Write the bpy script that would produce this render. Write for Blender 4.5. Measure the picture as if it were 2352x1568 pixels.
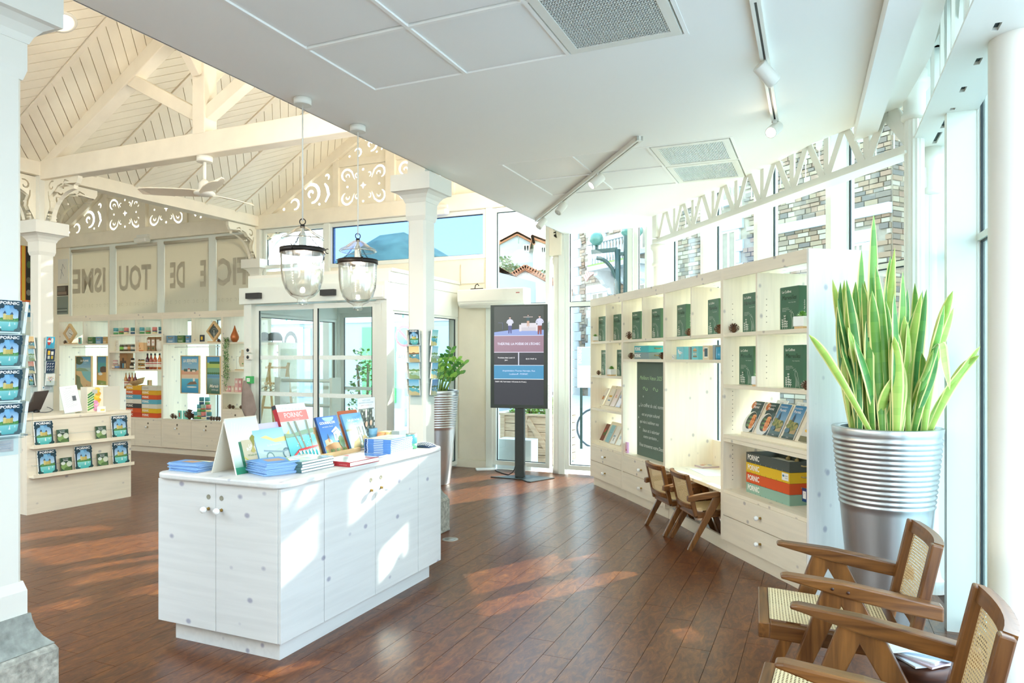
import bpy, math, random
from mathutils import Vector, Matrix
R = math.radians
PI = math.pi
S = bpy.context.scene
COL = S.collection
for o in list(bpy.data.objects):
 bpy.data.objects.remove(o)
random.seed(7)
H, FPX, CX, HY = 1.48, 1620.0, 1176.0, 820.0
cam_d = bpy.data.cameras.new('camera')
cam = bpy.data.objects.new('camera', cam_d)
COL.objects.link(cam)
cam.location = (0, 0, H)
cam.rotation_euler = (R(90), 0, 0)
cam_d.sensor_width = 36.0
cam_d.lens = 36.0 * FPX / 2352.0
cam_d.shift_y = 36.0 / 2352.0
cam_d.clip_start = 0.05
cam_d.clip_end = 500
S.camera = cam
W = bpy.data.worlds.new('sky')
S.world = W
W.use_nodes = True
nt = W.node_tree
nt.nodes.clear()
wo = nt.nodes.new('ShaderNodeOutputWorld')
bg = nt.nodes.new('ShaderNodeBackground')
tc = nt.nodes.new('ShaderNodeTexCoord')
sx = nt.nodes.new('ShaderNodeSeparateXYZ')
cr = nt.nodes.new('ShaderNodeValToRGB')
nt.links.new(tc.outputs['Generated'], sx.inputs[0])
nt.links.new(sx.outputs['Z'], cr.inputs[0])
cr.color_ramp.elements[0].position = 0.0
cr.color_ramp.elements[0].color = (0.86, 0.95, 1.0, 1)
cr.color_ramp.elements[1].position = 0.75
cr.color_ramp.elements[1].color = (0.46, 0.72, 1.0, 1)
e = cr.color_ramp.elements.new(0.2)
e.color = (0.72, 0.88, 1.0, 1)
nt.links.new(cr.outputs[0], bg.inputs['Color'])
bg.inputs['Strength'].default_value = 1.35
nt.links.new(bg.outputs[0], wo.inputs['Surface'])
SUN_AZ, SUN_EL = R(38), R(27.5)
sd = bpy.data.lights.new('sun', 'SUN')
sun = bpy.data.objects.new('sun', sd)
COL.objects.link(sun)
sd.energy = 2.7
sd.angle = R(0.6)
sd.color = (1.0, 0.94, 0.85)
_to = Vector((math.cos(SUN_AZ) * math.cos(SUN_EL), math.sin(SUN_AZ) * math.cos(SUN_EL), math.sin(SUN_EL)))
sun.rotation_euler = _to.to_track_quat('Z', 'Y').to_euler()
sun.location = _to * 30
S.view_settings.view_transform = 'Standard'
S.view_settings.look = 'None'
S.view_settings.gamma = 1.0
S.view_settings.use_curve_mapping = False
S.view_settings.exposure = 2.42
S.cycles.use_denoising = True
S.cycles.max_bounces = 10
S.cycles.diffuse_bounces = 6
S.cycles.glossy_bounces = 4
S.cycles.transmission_bounces = 6
S.cycles.transparent_max_bounces = 24
S.cycles.caustics_reflective = False
S.cycles.caustics_refractive = False
S.cycles.sample_clamp_indirect = 6.0
GA = 66.3
def hall_fill(name, loc, energy, sx_, sy_, rot, col=(1.0, 0.95, 0.87)):
 l = bpy.data.lights.new(name, 'AREA'); l.shape = 'RECTANGLE'
 l.size, l.size_y, l.energy, l.color = sx_, sy_, energy, col
 o = bpy.data.objects.new(name, l); COL.objects.link(o)
 o.location = loc; o.rotation_euler = rot
_d = Vector((-0.9157, 0.402, 0)) * math.cos(R(28)) + Vector((0, 0, math.sin(R(28))))
for a_ in (-2.6, -0.9, 0.9, 2.5):
 hall_fill('hall_fill_light', (-0.765 + a_ * 0.402 - 0.9157 * 0.12, 5.96 + a_ * 0.9157 + 0.402 * 0.12, 3.30), 6.5, 1.5, 0.10, (-_d).to_track_quat('Z', 'X').to_euler())  # added fill above the ceiling edge, brightens the boarded roof
def ray(px, py):
 return Vector(((px - CX) / FPX, 1.0, -(py - HY) / FPX))
def atY(px, py, Y):
 d = ray(px, py)
 return Vector((d.x * Y, Y, H + d.z * Y))
def atZ(px, py, z):
 d = ray(px, py)
 t = (z - H) / d.z
 return Vector((d.x * t, t, z))
class Fr:
 """a frame standing on the floor: origin and a turn about z"""
 def __init__(s, x, y, deg, z=0.0):
  s.o = Vector((x, y, z)); s.rz = R(deg)
  s.c, s.s = math.cos(s.rz), math.sin(s.rz)
 def w(s, x, y, z=0.0):
  return Vector((s.o.x + s.c * x - s.s * y, s.o.y + s.s * x + s.c * y, s.o.z + z))
 def loc(s, p):
  dx, dy = p[0] - s.o.x, p[1] - s.o.y
  return (s.c * dx + s.s * dy, -s.s * dx + s.c * dy, p[2] - s.o.z)
 def pix(s, px, py, y):
  d = ray(px, py)
  dyl = -s.s * d.x + s.c * d.y
  oyl = -s.s * (0 - s.o.x) + s.c * (0 - s.o.y)
  t = (y - oyl) / dyl
  l = s.loc((d.x * t, d.y * t, H + d.z * t))
  return l[0], l[2]
 def pixz(s, px, py, z):
  l = s.loc(atZ(px, py, z + s.o.z))
  return l[0], l[1]
GU = Vector((math.cos(R(GA)), math.sin(R(GA)), 0))
GV = Vector((-GU.y, GU.x, 0))
GO = Vector((-0.765, 5.96, 0))
def G(a, b, z=0.0):
 p = GO + GU * a + GV * b
 return Vector((p.x, p.y, z))
class MB:
 def __init__(s):
  s.v, s.f, s.m, s.s, s.c = [], [], [], [], []
 def add(s, vs, fs, mi=0, M=None, sm=False, col=None):
  b = len(s.v)
  if M is not None:
   vs = [M @ Vector(p) for p in vs]
  s.v += [tuple(p) for p in vs]
  for i, f in enumerate(fs):
   s.f.append([b + k for k in f]); s.m.append(mi); s.s.append(sm)
   s.c.append(col if not isinstance(col, list) else col[i])
  return s
 def box(s, x0, x1, y0, y1, z0, z1, mi=0, M=None, col=None):
  vs = [(x, y, z) for z in (z0, z1) for y in (y0, y1) for x in (x0, x1)]
  fs = [(0, 2, 3, 1), (4, 5, 7, 6), (0, 1, 5, 4), (2, 6, 7, 3), (0, 4, 6, 2), (1, 3, 7, 5)]
  return s.add(vs, fs, mi, M, False, col)
 def prism(s, poly, y0, y1, mi=0, M=None, col=None):
  """polygon in (x, z) pushed from y0 to y1"""
  n = len(poly)
  vs = [(p[0], y0, p[1]) for p in poly] + [(p[0], y1, p[1]) for p in poly]
  fs = [tuple(range(n)), tuple(range(2 * n - 1, n - 1, -1))]
  for i in range(n):
   j = (i + 1) % n
   fs.append((i, i + n, j + n, j))
  return s.add(vs, fs, mi, M, False, col)
 def slab(s, poly, z0, z1, mi=0, M=None, col=None):
  """polygon in (x, y) pushed from z0 to z1"""
  n = len(poly)
  vs = [(p[0], p[1], z0) for p in poly] + [(p[0], p[1], z1) for p in poly]
  fs = [tuple(range(n - 1, -1, -1)), tuple(range(n, 2 * n))]
  for i in range(n):
   j = (i + 1) % n
   fs.append((i, j, j + n, i + n))
  return s.add(vs, fs, mi, M, False, col)
 def bar(s, p, q, w, h, up=(0, 0, 1), mi=0, w2=None, h2=None, col=None):
  p, q = Vector(p), Vector(q)
  d = (q - p).normalized()
  up = Vector(up)
  sd_ = d.cross(up)
  if sd_.length < 1e-4:
   sd_ = d.cross(Vector((1, 0, 0)))
  sd_.normalize()
  u = sd_.cross(d)
  w2 = w if w2 is None else w2
  h2 = h if h2 is None else h2
  vs = []
  for c, ww, hh in ((p, w, h), (q, w2, h2)):
   for a, b in ((-1, -1), (1, -1), (1, 1), (-1, 1)):
    vs.append(c + sd_ * (a * ww / 2) + u * (b * hh / 2))
  fs = [(0, 1, 2, 3), (7, 6, 5, 4), (0, 4, 5, 1), (1, 5, 6, 2), (2, 6, 7, 3), (3, 7, 4, 0)]
  return s.add(vs, fs, mi, None, False, col)
 def tube(s, pts, r, n=8, mi=0, closed=False, M=None, col=None):
  pts = [Vector(p) for p in pts]
  m = len(pts)
  rs = r if isinstance(r, (list, tuple)) else [r] * m
  vs, fs = [], []
  nrm = None
  for i, p in enumerate(pts):
   if closed:
    t = pts[(i + 1) % m] - pts[i - 1]
   else:
    t = pts[min(i + 1, m - 1)] - pts[max(i - 1, 0)]
   if t.length < 1e-9:
    t = Vector((0, 0, 1))
   t.normalize()
   if nrm is None:
    a = Vector((0, 0, 1)) if abs(t.z) < 0.9 else Vector((1, 0, 0))
    nrm = t.cross(a).normalized()
   else:
    nrm = (nrm - t * nrm.dot(t))
    nrm = nrm.normalized() if nrm.length > 1e-6 else t.orthogonal().normalized()
   b = t.cross(nrm)
   for k in range(n):
    an = 2 * PI * k / n
    vs.append(p + (nrm * math.cos(an) + b * math.sin(an)) * rs[i])
  L = m if closed else m - 1
  for i in range(L):
   j = (i + 1) % m
   for k in range(n):
    l = (k + 1) % n
    fs.append((i * n + k, i * n + l, j * n + l, j * n + k))
  s.add(vs, fs, mi, M, True, col)
  if not closed:
   b0 = len(s.v) - len(vs)
   s.f.append([b0 + k for k in range(n - 1, -1, -1)]); s.m.append(mi); s.s.append(False); s.c.append(col)
   s.f.append([b0 + (m - 1) * n + k for k in range(n)]); s.m.append(mi); s.s.append(False); s.c.append(col)
  return s
 def lathe(s, prof, n=24, mi=0, M=None, sm=True, col=None):
  vs, fs = [], []
  m = len(prof)
  for r, z in prof:
   for k in range(n):
    a = 2 * PI * k / n
    vs.append((r * math.cos(a), r * math.sin(a), z))
  for i in range(m - 1):
   for k in range(n):
    l = (k + 1) % n
    fs.append((i * n + k, i * n + l, (i + 1) * n + l, (i + 1) * n + k))
  s.add(vs, fs, mi, M, sm, col)
  b0 = len(s.v) - len(vs)
  if prof[0][0] > 1e-4:
   s.f.append([b0 + k for k in range(n - 1, -1, -1)]); s.m.append(mi); s.s.append(False); s.c.append(col)
  if prof[-1][0] > 1e-4:
   s.f.append([b0 + (m - 1) * n + k for k in range(n)]); s.m.append(mi); s.s.append(False); s.c.append(col)
  return s
 def mesh(s, name, mats):
  me = bpy.data.meshes.new(name)
  me.from_pydata(s.v, [], s.f)
  if not isinstance(mats, (list, tuple)):
   mats = [mats]
  for m in mats:
   me.materials.append(m)
  if len(mats) > 1:
   me.polygons.foreach_set('material_index', s.m)
  me.polygons.foreach_set('use_smooth', s.s)
  if any(c is not None for c in s.c):
   at = me.color_attributes.new('Col', 'FLOAT_COLOR', 'CORNER')
   i = 0
   buf = []
   for f, c in zip(s.f, s.c):
    if c is None:
     c = (1, 1, 1)
    if c and isinstance(c[0], (tuple, list)):
     for k in range(len(f)):
      buf += [c[k][0], c[k][1], c[k][2], 1.0]
    else:
     buf += [c[0], c[1], c[2], 1.0] * len(f)
   at.data.foreach_set('color', buf)
  me.update()
  return me
def link(name, me, parent=None, loc=(0, 0, 0), rz=0.0, M=None, bevel=0.0, label=None):
 o = bpy.data.objects.new(name, me)
 COL.objects.link(o)
 if parent is not None:
  o.parent = parent
 if M is not None:
  o.matrix_local = M
 else:
  o.location = loc
  o.rotation_euler = (0, 0, rz)
 if bevel:
  md = o.modifiers.new('bevel', 'BEVEL')
  md.width = bevel; md.segments = 2; md.limit_method = 'ANGLE'; md.angle_limit = R(40)
  md.harden_normals = False
 if label:
  o['label'] = label
 return o
def part(name, mb, mats, *rest, **kw):
 """part(name, MB, materials, parent, ...) or part(name, mesh, parent, ...)"""
 if isinstance(mb, MB):
  return link(name, mb.mesh(name, mats), *rest, **kw)
 return link(name, mb, mats, *rest, **kw)
def tag(o, label, cat, group=None):
 o['label'] = label; o['category'] = cat
 if group:
  o['group'] = group
 return o
def thing(name, label, cat, loc=(0, 0, 0), rz=0.0, group=None, M=None):
 o = bpy.data.objects.new(name, None)
 o.empty_display_size = 0.1
 COL.objects.link(o)
 if M is not None:
  o.matrix_local = M
 else:
  o.location = loc; o.rotation_euler = (0, 0, rz)
 return tag(o, label, cat, group)
def solo(name, mb, mats, label, cat, loc=(0, 0, 0), rz=0.0, group=None, bevel=0.0, M=None):
 o = link(name, mb.mesh(name, mats) if isinstance(mb, MB) else mb, None, loc, rz, M, bevel)
 return tag(o, label, cat, group)
def struct(name, mb, mats, parent=None, loc=(0, 0, 0), rz=0.0, bevel=0.0):
 o = link(name, mb.mesh(name, mats), parent, loc, rz, None, bevel)
 if parent is None:
  o['kind'] = 'structure'
 return o
def sroot(name, loc=(0, 0, 0), rz=0.0):
 o = bpy.data.objects.new(name, None)
 COL.objects.link(o)
 o.location = loc; o.rotation_euler = (0, 0, rz)
 o['kind'] = 'structure'
 return o
def dup(root, loc, rz=None, label=None, M=None):
 def cp(o, par):
  c = o.copy(); COL.objects.link(c)
  if par is not None:
   c.parent = par
  for ch in list(o.children):
   cp(ch, c)
  return c
 r = cp(root, None)
 if M is not None:
  r.matrix_local = M
 else:
  r.location = loc
  if rz is not None:
   r.rotation_euler = (0, 0, rz)
 if label:
  r['label'] = label
 return r
def hx(h):
 h = h.lstrip('#')
 out = []
 for i in (0, 2, 4):
  c = int(h[i:i + 2], 16) / 255.0
  out.append(c / 12.92 if c <= 0.04045 else ((c + 0.055) / 1.055) ** 2.4)
 return tuple(out)
def new_mat(name):
 m = bpy.data.materials.new(name)
 m.use_nodes = True
 n = m.node_tree
 return m, n, n.nodes['Principled BSDF'], n.nodes['Material Output']
def plain(name, col, rough=0.5, metal=0.0, var=0.0, scale=8.0, bump=0.0, coat=0.0, stretch=(1, 1, 1)):
 m, n, b, out = new_mat(name)
 c = hx(col) if isinstance(col, str) else col
 b.inputs['Base Color'].default_value = (*c, 1)
 b.inputs['Roughness'].default_value = rough
 b.inputs['Metallic'].default_value = metal
 if coat:
  b.inputs['Coat Weight'].default_value = coat
 if var or bump:
  t = n.nodes.new('ShaderNodeTexCoord')
  mp = n.nodes.new('ShaderNodeMapping')
  mp.inputs['Scale'].default_value = stretch
  no = n.nodes.new('ShaderNodeTexNoise')
  no.inputs['Scale'].default_value = scale
  no.inputs['Detail'].default_value = 5
  n.links.new(t.outputs['Object'], mp.inputs[0])
  n.links.new(mp.outputs[0], no.inputs['Vector'])
  if var:
   r = n.nodes.new('ShaderNodeValToRGB')
   r.color_ramp.elements[0].position = 0.3
   r.color_ramp.elements[1].position = 0.7
   r.color_ramp.elements[0].color = (*[max(0, x * (1 - var)) for x in c], 1)
   r.color_ramp.elements[1].color = (*[min(1, x * (1 + var)) for x in c], 1)
   n.links.new(no.outputs['Fac'], r.inputs[0])
   n.links.new(r.outputs[0], b.inputs['Base Color'])
  if bump:
   bp = n.nodes.new('ShaderNodeBump')
   bp.inputs['Strength'].default_value = bump
   bp.inputs['Distance'].default_value = 0.01
   n.links.new(no.outputs['Fac'], bp.inputs['Height'])
   n.links.new(bp.outputs[0], b.inputs['Normal'])
 return m
def pine(name, base, knot, grain='x', kscale=9.0, rough=0.45):
 """whitewashed knotty softwood"""
 m, n, b, out = new_mat(name)
 c, k = hx(base), hx(knot)
 t = n.nodes.new('ShaderNodeTexCoord')
 mp = n.nodes.new('ShaderNodeMapping')
 sc = {'x': (0.6, 9, 9), 'z': (9, 9, 0.6), 'y': (9, 0.6, 9)}[grain]
 mp.inputs['Scale'].default_value = sc
 n.links.new(t.outputs['Object'], mp.inputs[0])
 no = n.nodes.new('ShaderNodeTexNoise')
 no.inputs['Scale'].default_value = 3.0
 no.inputs['Detail'].default_value = 6
 no.inputs['Distortion'].default_value = 0.6
 n.links.new(mp.outputs[0], no.inputs['Vector'])
 r = n.nodes.new('ShaderNodeValToRGB')
 r.color_ramp.elements[0].position = 0.35
 r.color_ramp.elements[0].color = (*[x * 0.93 for x in c], 1)
 r.color_ramp.elements[1].position = 0.6
 r.color_ramp.elements[1].color = (*c, 1)
 n.links.new(no.outputs['Fac'], r.inputs[0])
 mp2 = n.nodes.new('ShaderNodeMapping')
 mp2.inputs['Scale'].default_value = {'x': (0.75, 1, 1), 'z': (1, 1, 0.75), 'y': (1, 0.75, 1)}[grain]
 n.links.new(t.outputs['Object'], mp2.inputs[0])
 vo = n.nodes.new('ShaderNodeTexVoronoi')
 vo.inputs['Scale'].default_value = kscale
 n.links.new(mp2.outputs[0], vo.inputs['Vector'])
 kr = n.nodes.new('ShaderNodeValToRGB')
 kr.color_ramp.elements[0].position = 0.07
 kr.color_ramp.elements[0].color = (0.75, 0.75, 0.75, 1)
 kr.color_ramp.elements[1].position = 0.15
 kr.color_ramp.elements[1].color = (0, 0, 0, 1)
 n.links.new(vo.outputs['Distance'], kr.inputs[0])
 mx = n.nodes.new('ShaderNodeMix'); mx.data_type = 'RGBA'
 n.links.new(kr.outputs[0], mx.inputs['Factor'])
 n.links.new(r.outputs[0], mx.inputs['A'])
 mx.inputs['B'].default_value = (*k, 1)
 n.links.new(mx.outputs['Result'], b.inputs['Base Color'])
 b.inputs['Roughness'].default_value = rough
 return m
def wood(name, dark, light, grain='x', rough=0.35, scale=4.0):
 m, n, b, out = new_mat(name)
 t = n.nodes.new('ShaderNodeTexCoord')
 mp = n.nodes.new('ShaderNodeMapping')
 mp.inputs['Scale'].default_value = {'x': (1, 14, 14), 'z': (14, 14, 1), 'y': (14, 1, 14)}[grain]
 n.links.new(t.outputs['Object'], mp.inputs[0])
 no = n.nodes.new('ShaderNodeTexNoise')
 no.inputs['Scale'].default_value = scale
 no.inputs['Detail'].default_value = 6
 no.inputs['Distortion'].default_value = 0.8
 n.links.new(mp.outputs[0], no.inputs['Vector'])
 r = n.nodes.new('ShaderNodeValToRGB')
 r.color_ramp.elements[0].position = 0.3
 r.color_ramp.elements[0].color = (*hx(dark), 1)
 r.color_ramp.elements[1].position = 0.72
 r.color_ramp.elements[1].color = (*hx(light), 1)
 n.links.new(no.outputs['Fac'], r.inputs[0])
 n.links.new(r.outputs[0], b.inputs['Base Color'])
 b.inputs['Roughness'].default_value = rough
 return m
def glass(name, tint=(0.96, 0.99, 0.98), refl=1.0, ior=1.45):
 m, n, b, out = new_mat(name)
 n.nodes.remove(b)
 tr = n.nodes.new('ShaderNodeBsdfTransparent')
 tr.inputs[0].default_value = (*tint, 1)
 gl = n.nodes.new('ShaderNodeBsdfGlossy')
 gl.inputs['Roughness'].default_value = 0.02
 lw = n.nodes.new('ShaderNodeLayerWeight')
 lw.inputs['Blend'].default_value = 0.5
 pw = n.nodes.new('ShaderNodeMath'); pw.operation = 'POWER'
 pw.inputs[1].default_value = 5.0
 n.links.new(lw.outputs['Facing'], pw.inputs[0])
 f0 = ((ior - 1) / (ior + 1)) ** 2
 mu = n.nodes.new('ShaderNodeMath'); mu.operation = 'MULTIPLY_ADD'
 mu.inputs[1].default_value = refl * (1 - f0)
 mu.inputs[2].default_value = refl * f0
 n.links.new(pw.outputs[0], mu.inputs[0])
 mx = n.nodes.new('ShaderNodeMixShader')
 n.links.new(mu.outputs[0], mx.inputs[0])
 n.links.new(tr.outputs[0], mx.inputs[1])
 n.links.new(gl.outputs[0], mx.inputs[2])
 n.links.new(mx.outputs[0], out.inputs['Surface'])
 return m
def emit(name, col, st):
 m, n, b, out = new_mat(name)
 n.nodes.remove(b)
 em = n.nodes.new('ShaderNodeEmission')
 em.inputs[0].default_value = (*col, 1)
 em.inputs[1].default_value = st
 n.links.new(em.outputs[0], out.inputs['Surface'])
 return m
def colattr(name, rough=0.4, emis=0.0, coat=0.0, sat=1.0):
 m, n, b, out = new_mat(name)
 at = n.nodes.new('ShaderNodeAttribute')
 at.attribute_name = 'Col'
 if emis:
  n.nodes.remove(b)
  em = n.nodes.new('ShaderNodeEmission')
  em.inputs[1].default_value = emis
  n.links.new(at.outputs['Color'], em.inputs[0])
  gl = n.nodes.new('ShaderNodeBsdfGlossy')
  gl.inputs['Roughness'].default_value = 0.15
  fr = n.nodes.new('ShaderNodeFresnel')
  mx = n.nodes.new('ShaderNodeMixShader')
  n.links.new(fr.outputs[0], mx.inputs[0])
  n.links.new(em.outputs[0], mx.inputs[1])
  n.links.new(gl.outputs[0], mx.inputs[2])
  n.links.new(mx.outputs[0], out.inputs['Surface'])
 else:
  n.links.new(at.outputs['Color'], b.inputs['Base Color'])
  b.inputs['Roughness'].default_value = rough
  b.inputs['Coat Weight'].default_value = coat
 return m
def cane(name):
 m, n, b, out = new_mat(name)
 t = n.nodes.new('ShaderNodeTexCoord')
 def wave(dx, dy, sc):
  mp = n.nodes.new('ShaderNodeMapping')
  mp.inputs['Rotation'].default_value = (0, 0, math.atan2(dy, dx))
  n.links.new(t.outputs['Object'], mp.inputs[0])
  wv = n.nodes.new('ShaderNodeTexWave')
  wv.bands_direction = 'X'
  wv.inputs['Scale'].default_value = sc
  wv.inputs['Distortion'].default_value = 0.3
  wv.inputs['Detail'].default_value = 1
  wv.inputs['Detail Scale'].default_value = 3
  n.links.new(mp.outputs[0], wv.inputs['Vector'])
  return wv.outputs['Fac']
 a, c = wave(1, 0, 26), wave(0, 1, 26)
 mn = n.nodes.new('ShaderNodeMath'); mn.operation = 'MINIMUM'
 n.links.new(a, mn.inputs[0]); n.links.new(c, mn.inputs[1])
 gt = n.nodes.new('ShaderNodeMath'); gt.operation = 'GREATER_THAN'
 gt.inputs[1].default_value = 0.62
 n.links.new(mn.outputs[0], gt.inputs[0])
 mxx = n.nodes.new('ShaderNodeMath'); mxx.operation = 'MULTIPLY'
 n.links.new(a, mxx.inputs[0]); n.links.new(c, mxx.inputs[1])
 r = n.nodes.new('ShaderNodeValToRGB')
 r.color_ramp.elements[0].color = (*hx('#e6cf9f'), 1)
 r.color_ramp.elements[1].color = (*hx('#a88552'), 1)
 n.links.new(mxx.outputs[0], r.inputs[0])
 n.links.new(r.outputs[0], b.inputs['Base Color'])
 b.inputs['Roughness'].default_value = 0.5
 tr = n.nodes.new('ShaderNodeBsdfTransparent')
 mx = n.nodes.new('ShaderNodeMixShader')
 n.links.new(gt.outputs[0], mx.inputs[0])
 n.links.new(b.outputs[0], mx.inputs[1])
 n.links.new(tr.outputs[0], mx.inputs[2])
 n.links.new(mx.outputs[0], out.inputs['Surface'])
 return m
def floor_mat():
 m, n, b, out = new_mat('brown_plank')
 t = n.nodes.new('ShaderNodeTexCoord')
 mp = n.nodes.new('ShaderNodeMapping')
 mp.inputs['Rotation'].default_value = (0, 0, -R(GA))
 mp.inputs['Scale'].default_value = (1, 1, 1)
 n.links.new(t.outputs['Object'], mp.inputs[0])
 oi = n.nodes.new('ShaderNodeObjectInfo')
 ad = n.nodes.new('ShaderNodeVectorMath'); ad.operation = 'ADD'
 n.links.new(t.outputs['Object'], ad.inputs[0])
 sc = n.nodes.new('ShaderNodeVectorMath'); sc.operation = 'SCALE'
 sc.inputs[0].default_value = (37, 19, 11)
 n.links.new(oi.outputs['Random'], sc.inputs['Scale'])
 n.links.new(sc.outputs[0], ad.inputs[1])
 st = n.nodes.new('ShaderNodeVectorMath'); st.operation = 'MULTIPLY'
 st.inputs[1].default_value = (5.5, 15.0, 1)
 n.links.new(ad.outputs[0], st.inputs[0])
 no = n.nodes.new('ShaderNodeTexNoise')
 no.inputs['Scale'].default_value = 1.6
 no.inputs['Detail'].default_value = 9
 no.inputs['Roughness'].default_value = 0.72
 no.inputs['Distortion'].default_value = 1.1
 n.links.new(st.outputs[0], no.inputs['Vector'])
 r = n.nodes.new('ShaderNodeValToRGB')
 el = r.color_ramp.elements
 el[0].position = 0.28; el[0].color = (*hx('#36190f'), 1)
 el[1].position = 0.78; el[1].color = (*hx('#9a6434'), 1)
 x = el.new(0.45); x.color = (*hx('#562d19'), 1)
 x = el.new(0.6); x.color = (*hx('#744420'), 1)
 n.links.new(no.outputs['Fac'], r.inputs[0])
 n.links.new(r.outputs[0], b.inputs['Base Color'])
 b.inputs['Roughness'].default_value = 0.28
 bp = n.nodes.new('ShaderNodeBump')
 bp.inputs['Strength'].default_value = 0.12
 bp.inputs['Distance'].default_value = 0.004
 n.links.new(no.outputs['Fac'], bp.inputs['Height'])
 n.links.new(bp.outputs[0], b.inputs['Normal'])
 return m
def blind_mat(name, c0, c1):
 m, n, b, out = new_mat(name)
 d = n.nodes.new('ShaderNodeBsdfDiffuse'); d.inputs[0].default_value = (*hx(c0), 1)
 tl = n.nodes.new('ShaderNodeBsdfTranslucent'); tl.inputs[0].default_value = (*hx(c1), 1)
 mx = n.nodes.new('ShaderNodeMixShader'); mx.inputs[0].default_value = 0.35
 n.links.new(d.outputs[0], mx.inputs[1]); n.links.new(tl.outputs[0], mx.inputs[2])
 n.links.new(mx.outputs[0], out.inputs['Surface'])
 n.nodes.remove(b)
 return m
def steel_mat():
 m, n, b, out = new_mat('galvanised_steel')
 t = n.nodes.new('ShaderNodeTexCoord')
 mp = n.nodes.new('ShaderNodeMapping'); mp.inputs['Scale'].default_value = (3, 3, 0.4)
 no = n.nodes.new('ShaderNodeTexNoise'); no.inputs['Scale'].default_value = 5; no.inputs['Detail'].default_value = 6
 n.links.new(t.outputs['Object'], mp.inputs[0]); n.links.new(mp.outputs[0], no.inputs['Vector'])
 r = n.nodes.new('ShaderNodeValToRGB')
 r.color_ramp.elements[0].color = (0.42, 0.43, 0.44, 1); r.color_ramp.elements[1].color = (0.66, 0.68, 0.69, 1)
 n.links.new(no.outputs['Fac'], r.inputs[0]); n.links.new(r.outputs[0], b.inputs['Base Color'])
 b.inputs['Metallic'].default_value = 0.9
 b.inputs['Roughness'].default_value = 0.33
 return m
m_white = plain('white_paint', '#e6e4da', 0.45, var=0.02, scale=3)
m_cream = plain('cream_paint', '#f0e8d4', 0.5, var=0.03, scale=4, bump=0.05)
m_beam = plain('painted_beam', '#efe6d3', 0.5, var=0.04, scale=5, bump=0.15, stretch=(1, 1, 1))
m_ceil = plain('ceiling_paint', '#f6f5f0', 0.7)
m_tile = plain('ceiling_tile', '#f2f2ee', 0.8)
m_frame = plain('window_frame_paint', '#e2e6de', 0.35)
m_pine = pine('pale_pine', '#efe4cf', '#a39a98', 'x')
m_pinez = pine('pale_pine_upright', '#efe4cf', '#a39a98', 'z')
m_isl = pine('white_pine', '#d8d8d5', '#85839a', 'x', 9.0)
m_islz = pine('white_pine_upright', '#d8d8d5', '#85839a', 'z', 9.0)
m_side = pine('pale_side_panel', '#efeeea', '#a5a3b2', 'z', 8.0)
m_isly = pine('white_pine_end', '#d8d8d5', '#85839a', 'y', 9.0)
m_floor = floor_mat()
m_joint = plain('floor_joint', '#4a2d1f', 0.6)
m_glass = glass('window_glass')
m_film = glass('filmed_glass', (0.34, 0.43, 0.62), 0.8)
m_greenglass = glass('greenish_glass', (0.91, 0.965, 0.945), 1.0)
m_lampglass = glass('lamp_glass', (0.97, 0.98, 0.97), 2.6, 1.5)
m_acryl = glass('clear_acrylic', (0.93, 0.97, 0.98), 1.3)
m_black = plain('black_gasket', '#16262a', 0.5)
m_dark = plain('dark_metal', '#3b4240', 0.45, 0.3)
m_iron = plain('black_iron', '#2a2522', 0.45, 0.6)
m_steel = steel_mat()
m_alu = plain('aluminium', '#b9bdbc', 0.35, 0.8)
m_stone = plain('granite', '#a9a79b', 0.85, var=0.35, scale=38, bump=0.8)
m_stone2 = plain('smooth_granite', '#8f938c', 0.8, var=0.25, scale=30, bump=0.3)
m_teak = wood('teak', '#4f2c12', '#8a5a2c', 'x', 0.32, 2.2)
m_teaky = wood('teak_lengthwise', '#4f2c12', '#8a5a2c', 'y', 0.32, 2.2)
m_teakz = wood('teak_upright', '#4f2c12', '#8a5a2c', 'z', 0.32, 2.2)
m_cane = cane('woven_cane')
m_walnut = wood('dark_walnut', '#2c160e', '#55301d', 'x', 0.35, 2)
m_print = colattr('printed_paper', 0.35)
m_gloss = colattr('glossy_print', 0.22, coat=0.3)
m_leaf = colattr('leaf', 0.35)
m_screen = colattr('lit_screen', emis=0.22)
m_paper = plain('white_paper', '#f4f4f0', 0.6)
m_brass = plain('brass', '#b08d4a', 0.3, 0.9)
m_porc = plain('white_porcelain', '#f2f4f2', 0.2, coat=0.4)
m_rope = plain('rope', '#b09b6c', 0.8, var=0.2, scale=60)
m_cone = plain('pine_cone', '#6b4a33', 0.7, var=0.3, scale=30)
m_soil = plain('soil', '#4b3524', 0.9, var=0.4, scale=40)
m_blind = blind_mat('blind_fabric', '#e0d8c6', '#bdb5a3')
m_blind2 = blind_mat('darker_blind', '#d0c8b6', '#aca492')  # darker blind tone for the sign's silhouette and the scrolls
m_bulb = emit('filament', (1.0, 0.55, 0.2), 14.0)
m_led = emit('lamp_led', (1.0, 0.82, 0.6), 9.0)
m_board = plain('chalkboard', '#5b6d5f', 0.6, var=0.06, scale=5)
m_grid = plain('grille_metal', '#dfe3df', 0.4, 0.2)
m_void = plain('duct_slot_dark', '#3c4a4a', 0.8)
m_cork = plain('light_wood', '#d9b684', 0.5, var=0.1, scale=20, stretch=(1, 8, 8))
m_kraft = plain('kraft_card', '#9b6f42', 0.7, var=0.05, scale=20)
m_basket = plain('straw', '#b8986a', 0.8, var=0.2, scale=50, bump=0.4)
m_ledge = pine('pale_pine_ledge', '#f1e6cf', '#b5a99d', 'x', 10.0)
_pm = {}
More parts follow.
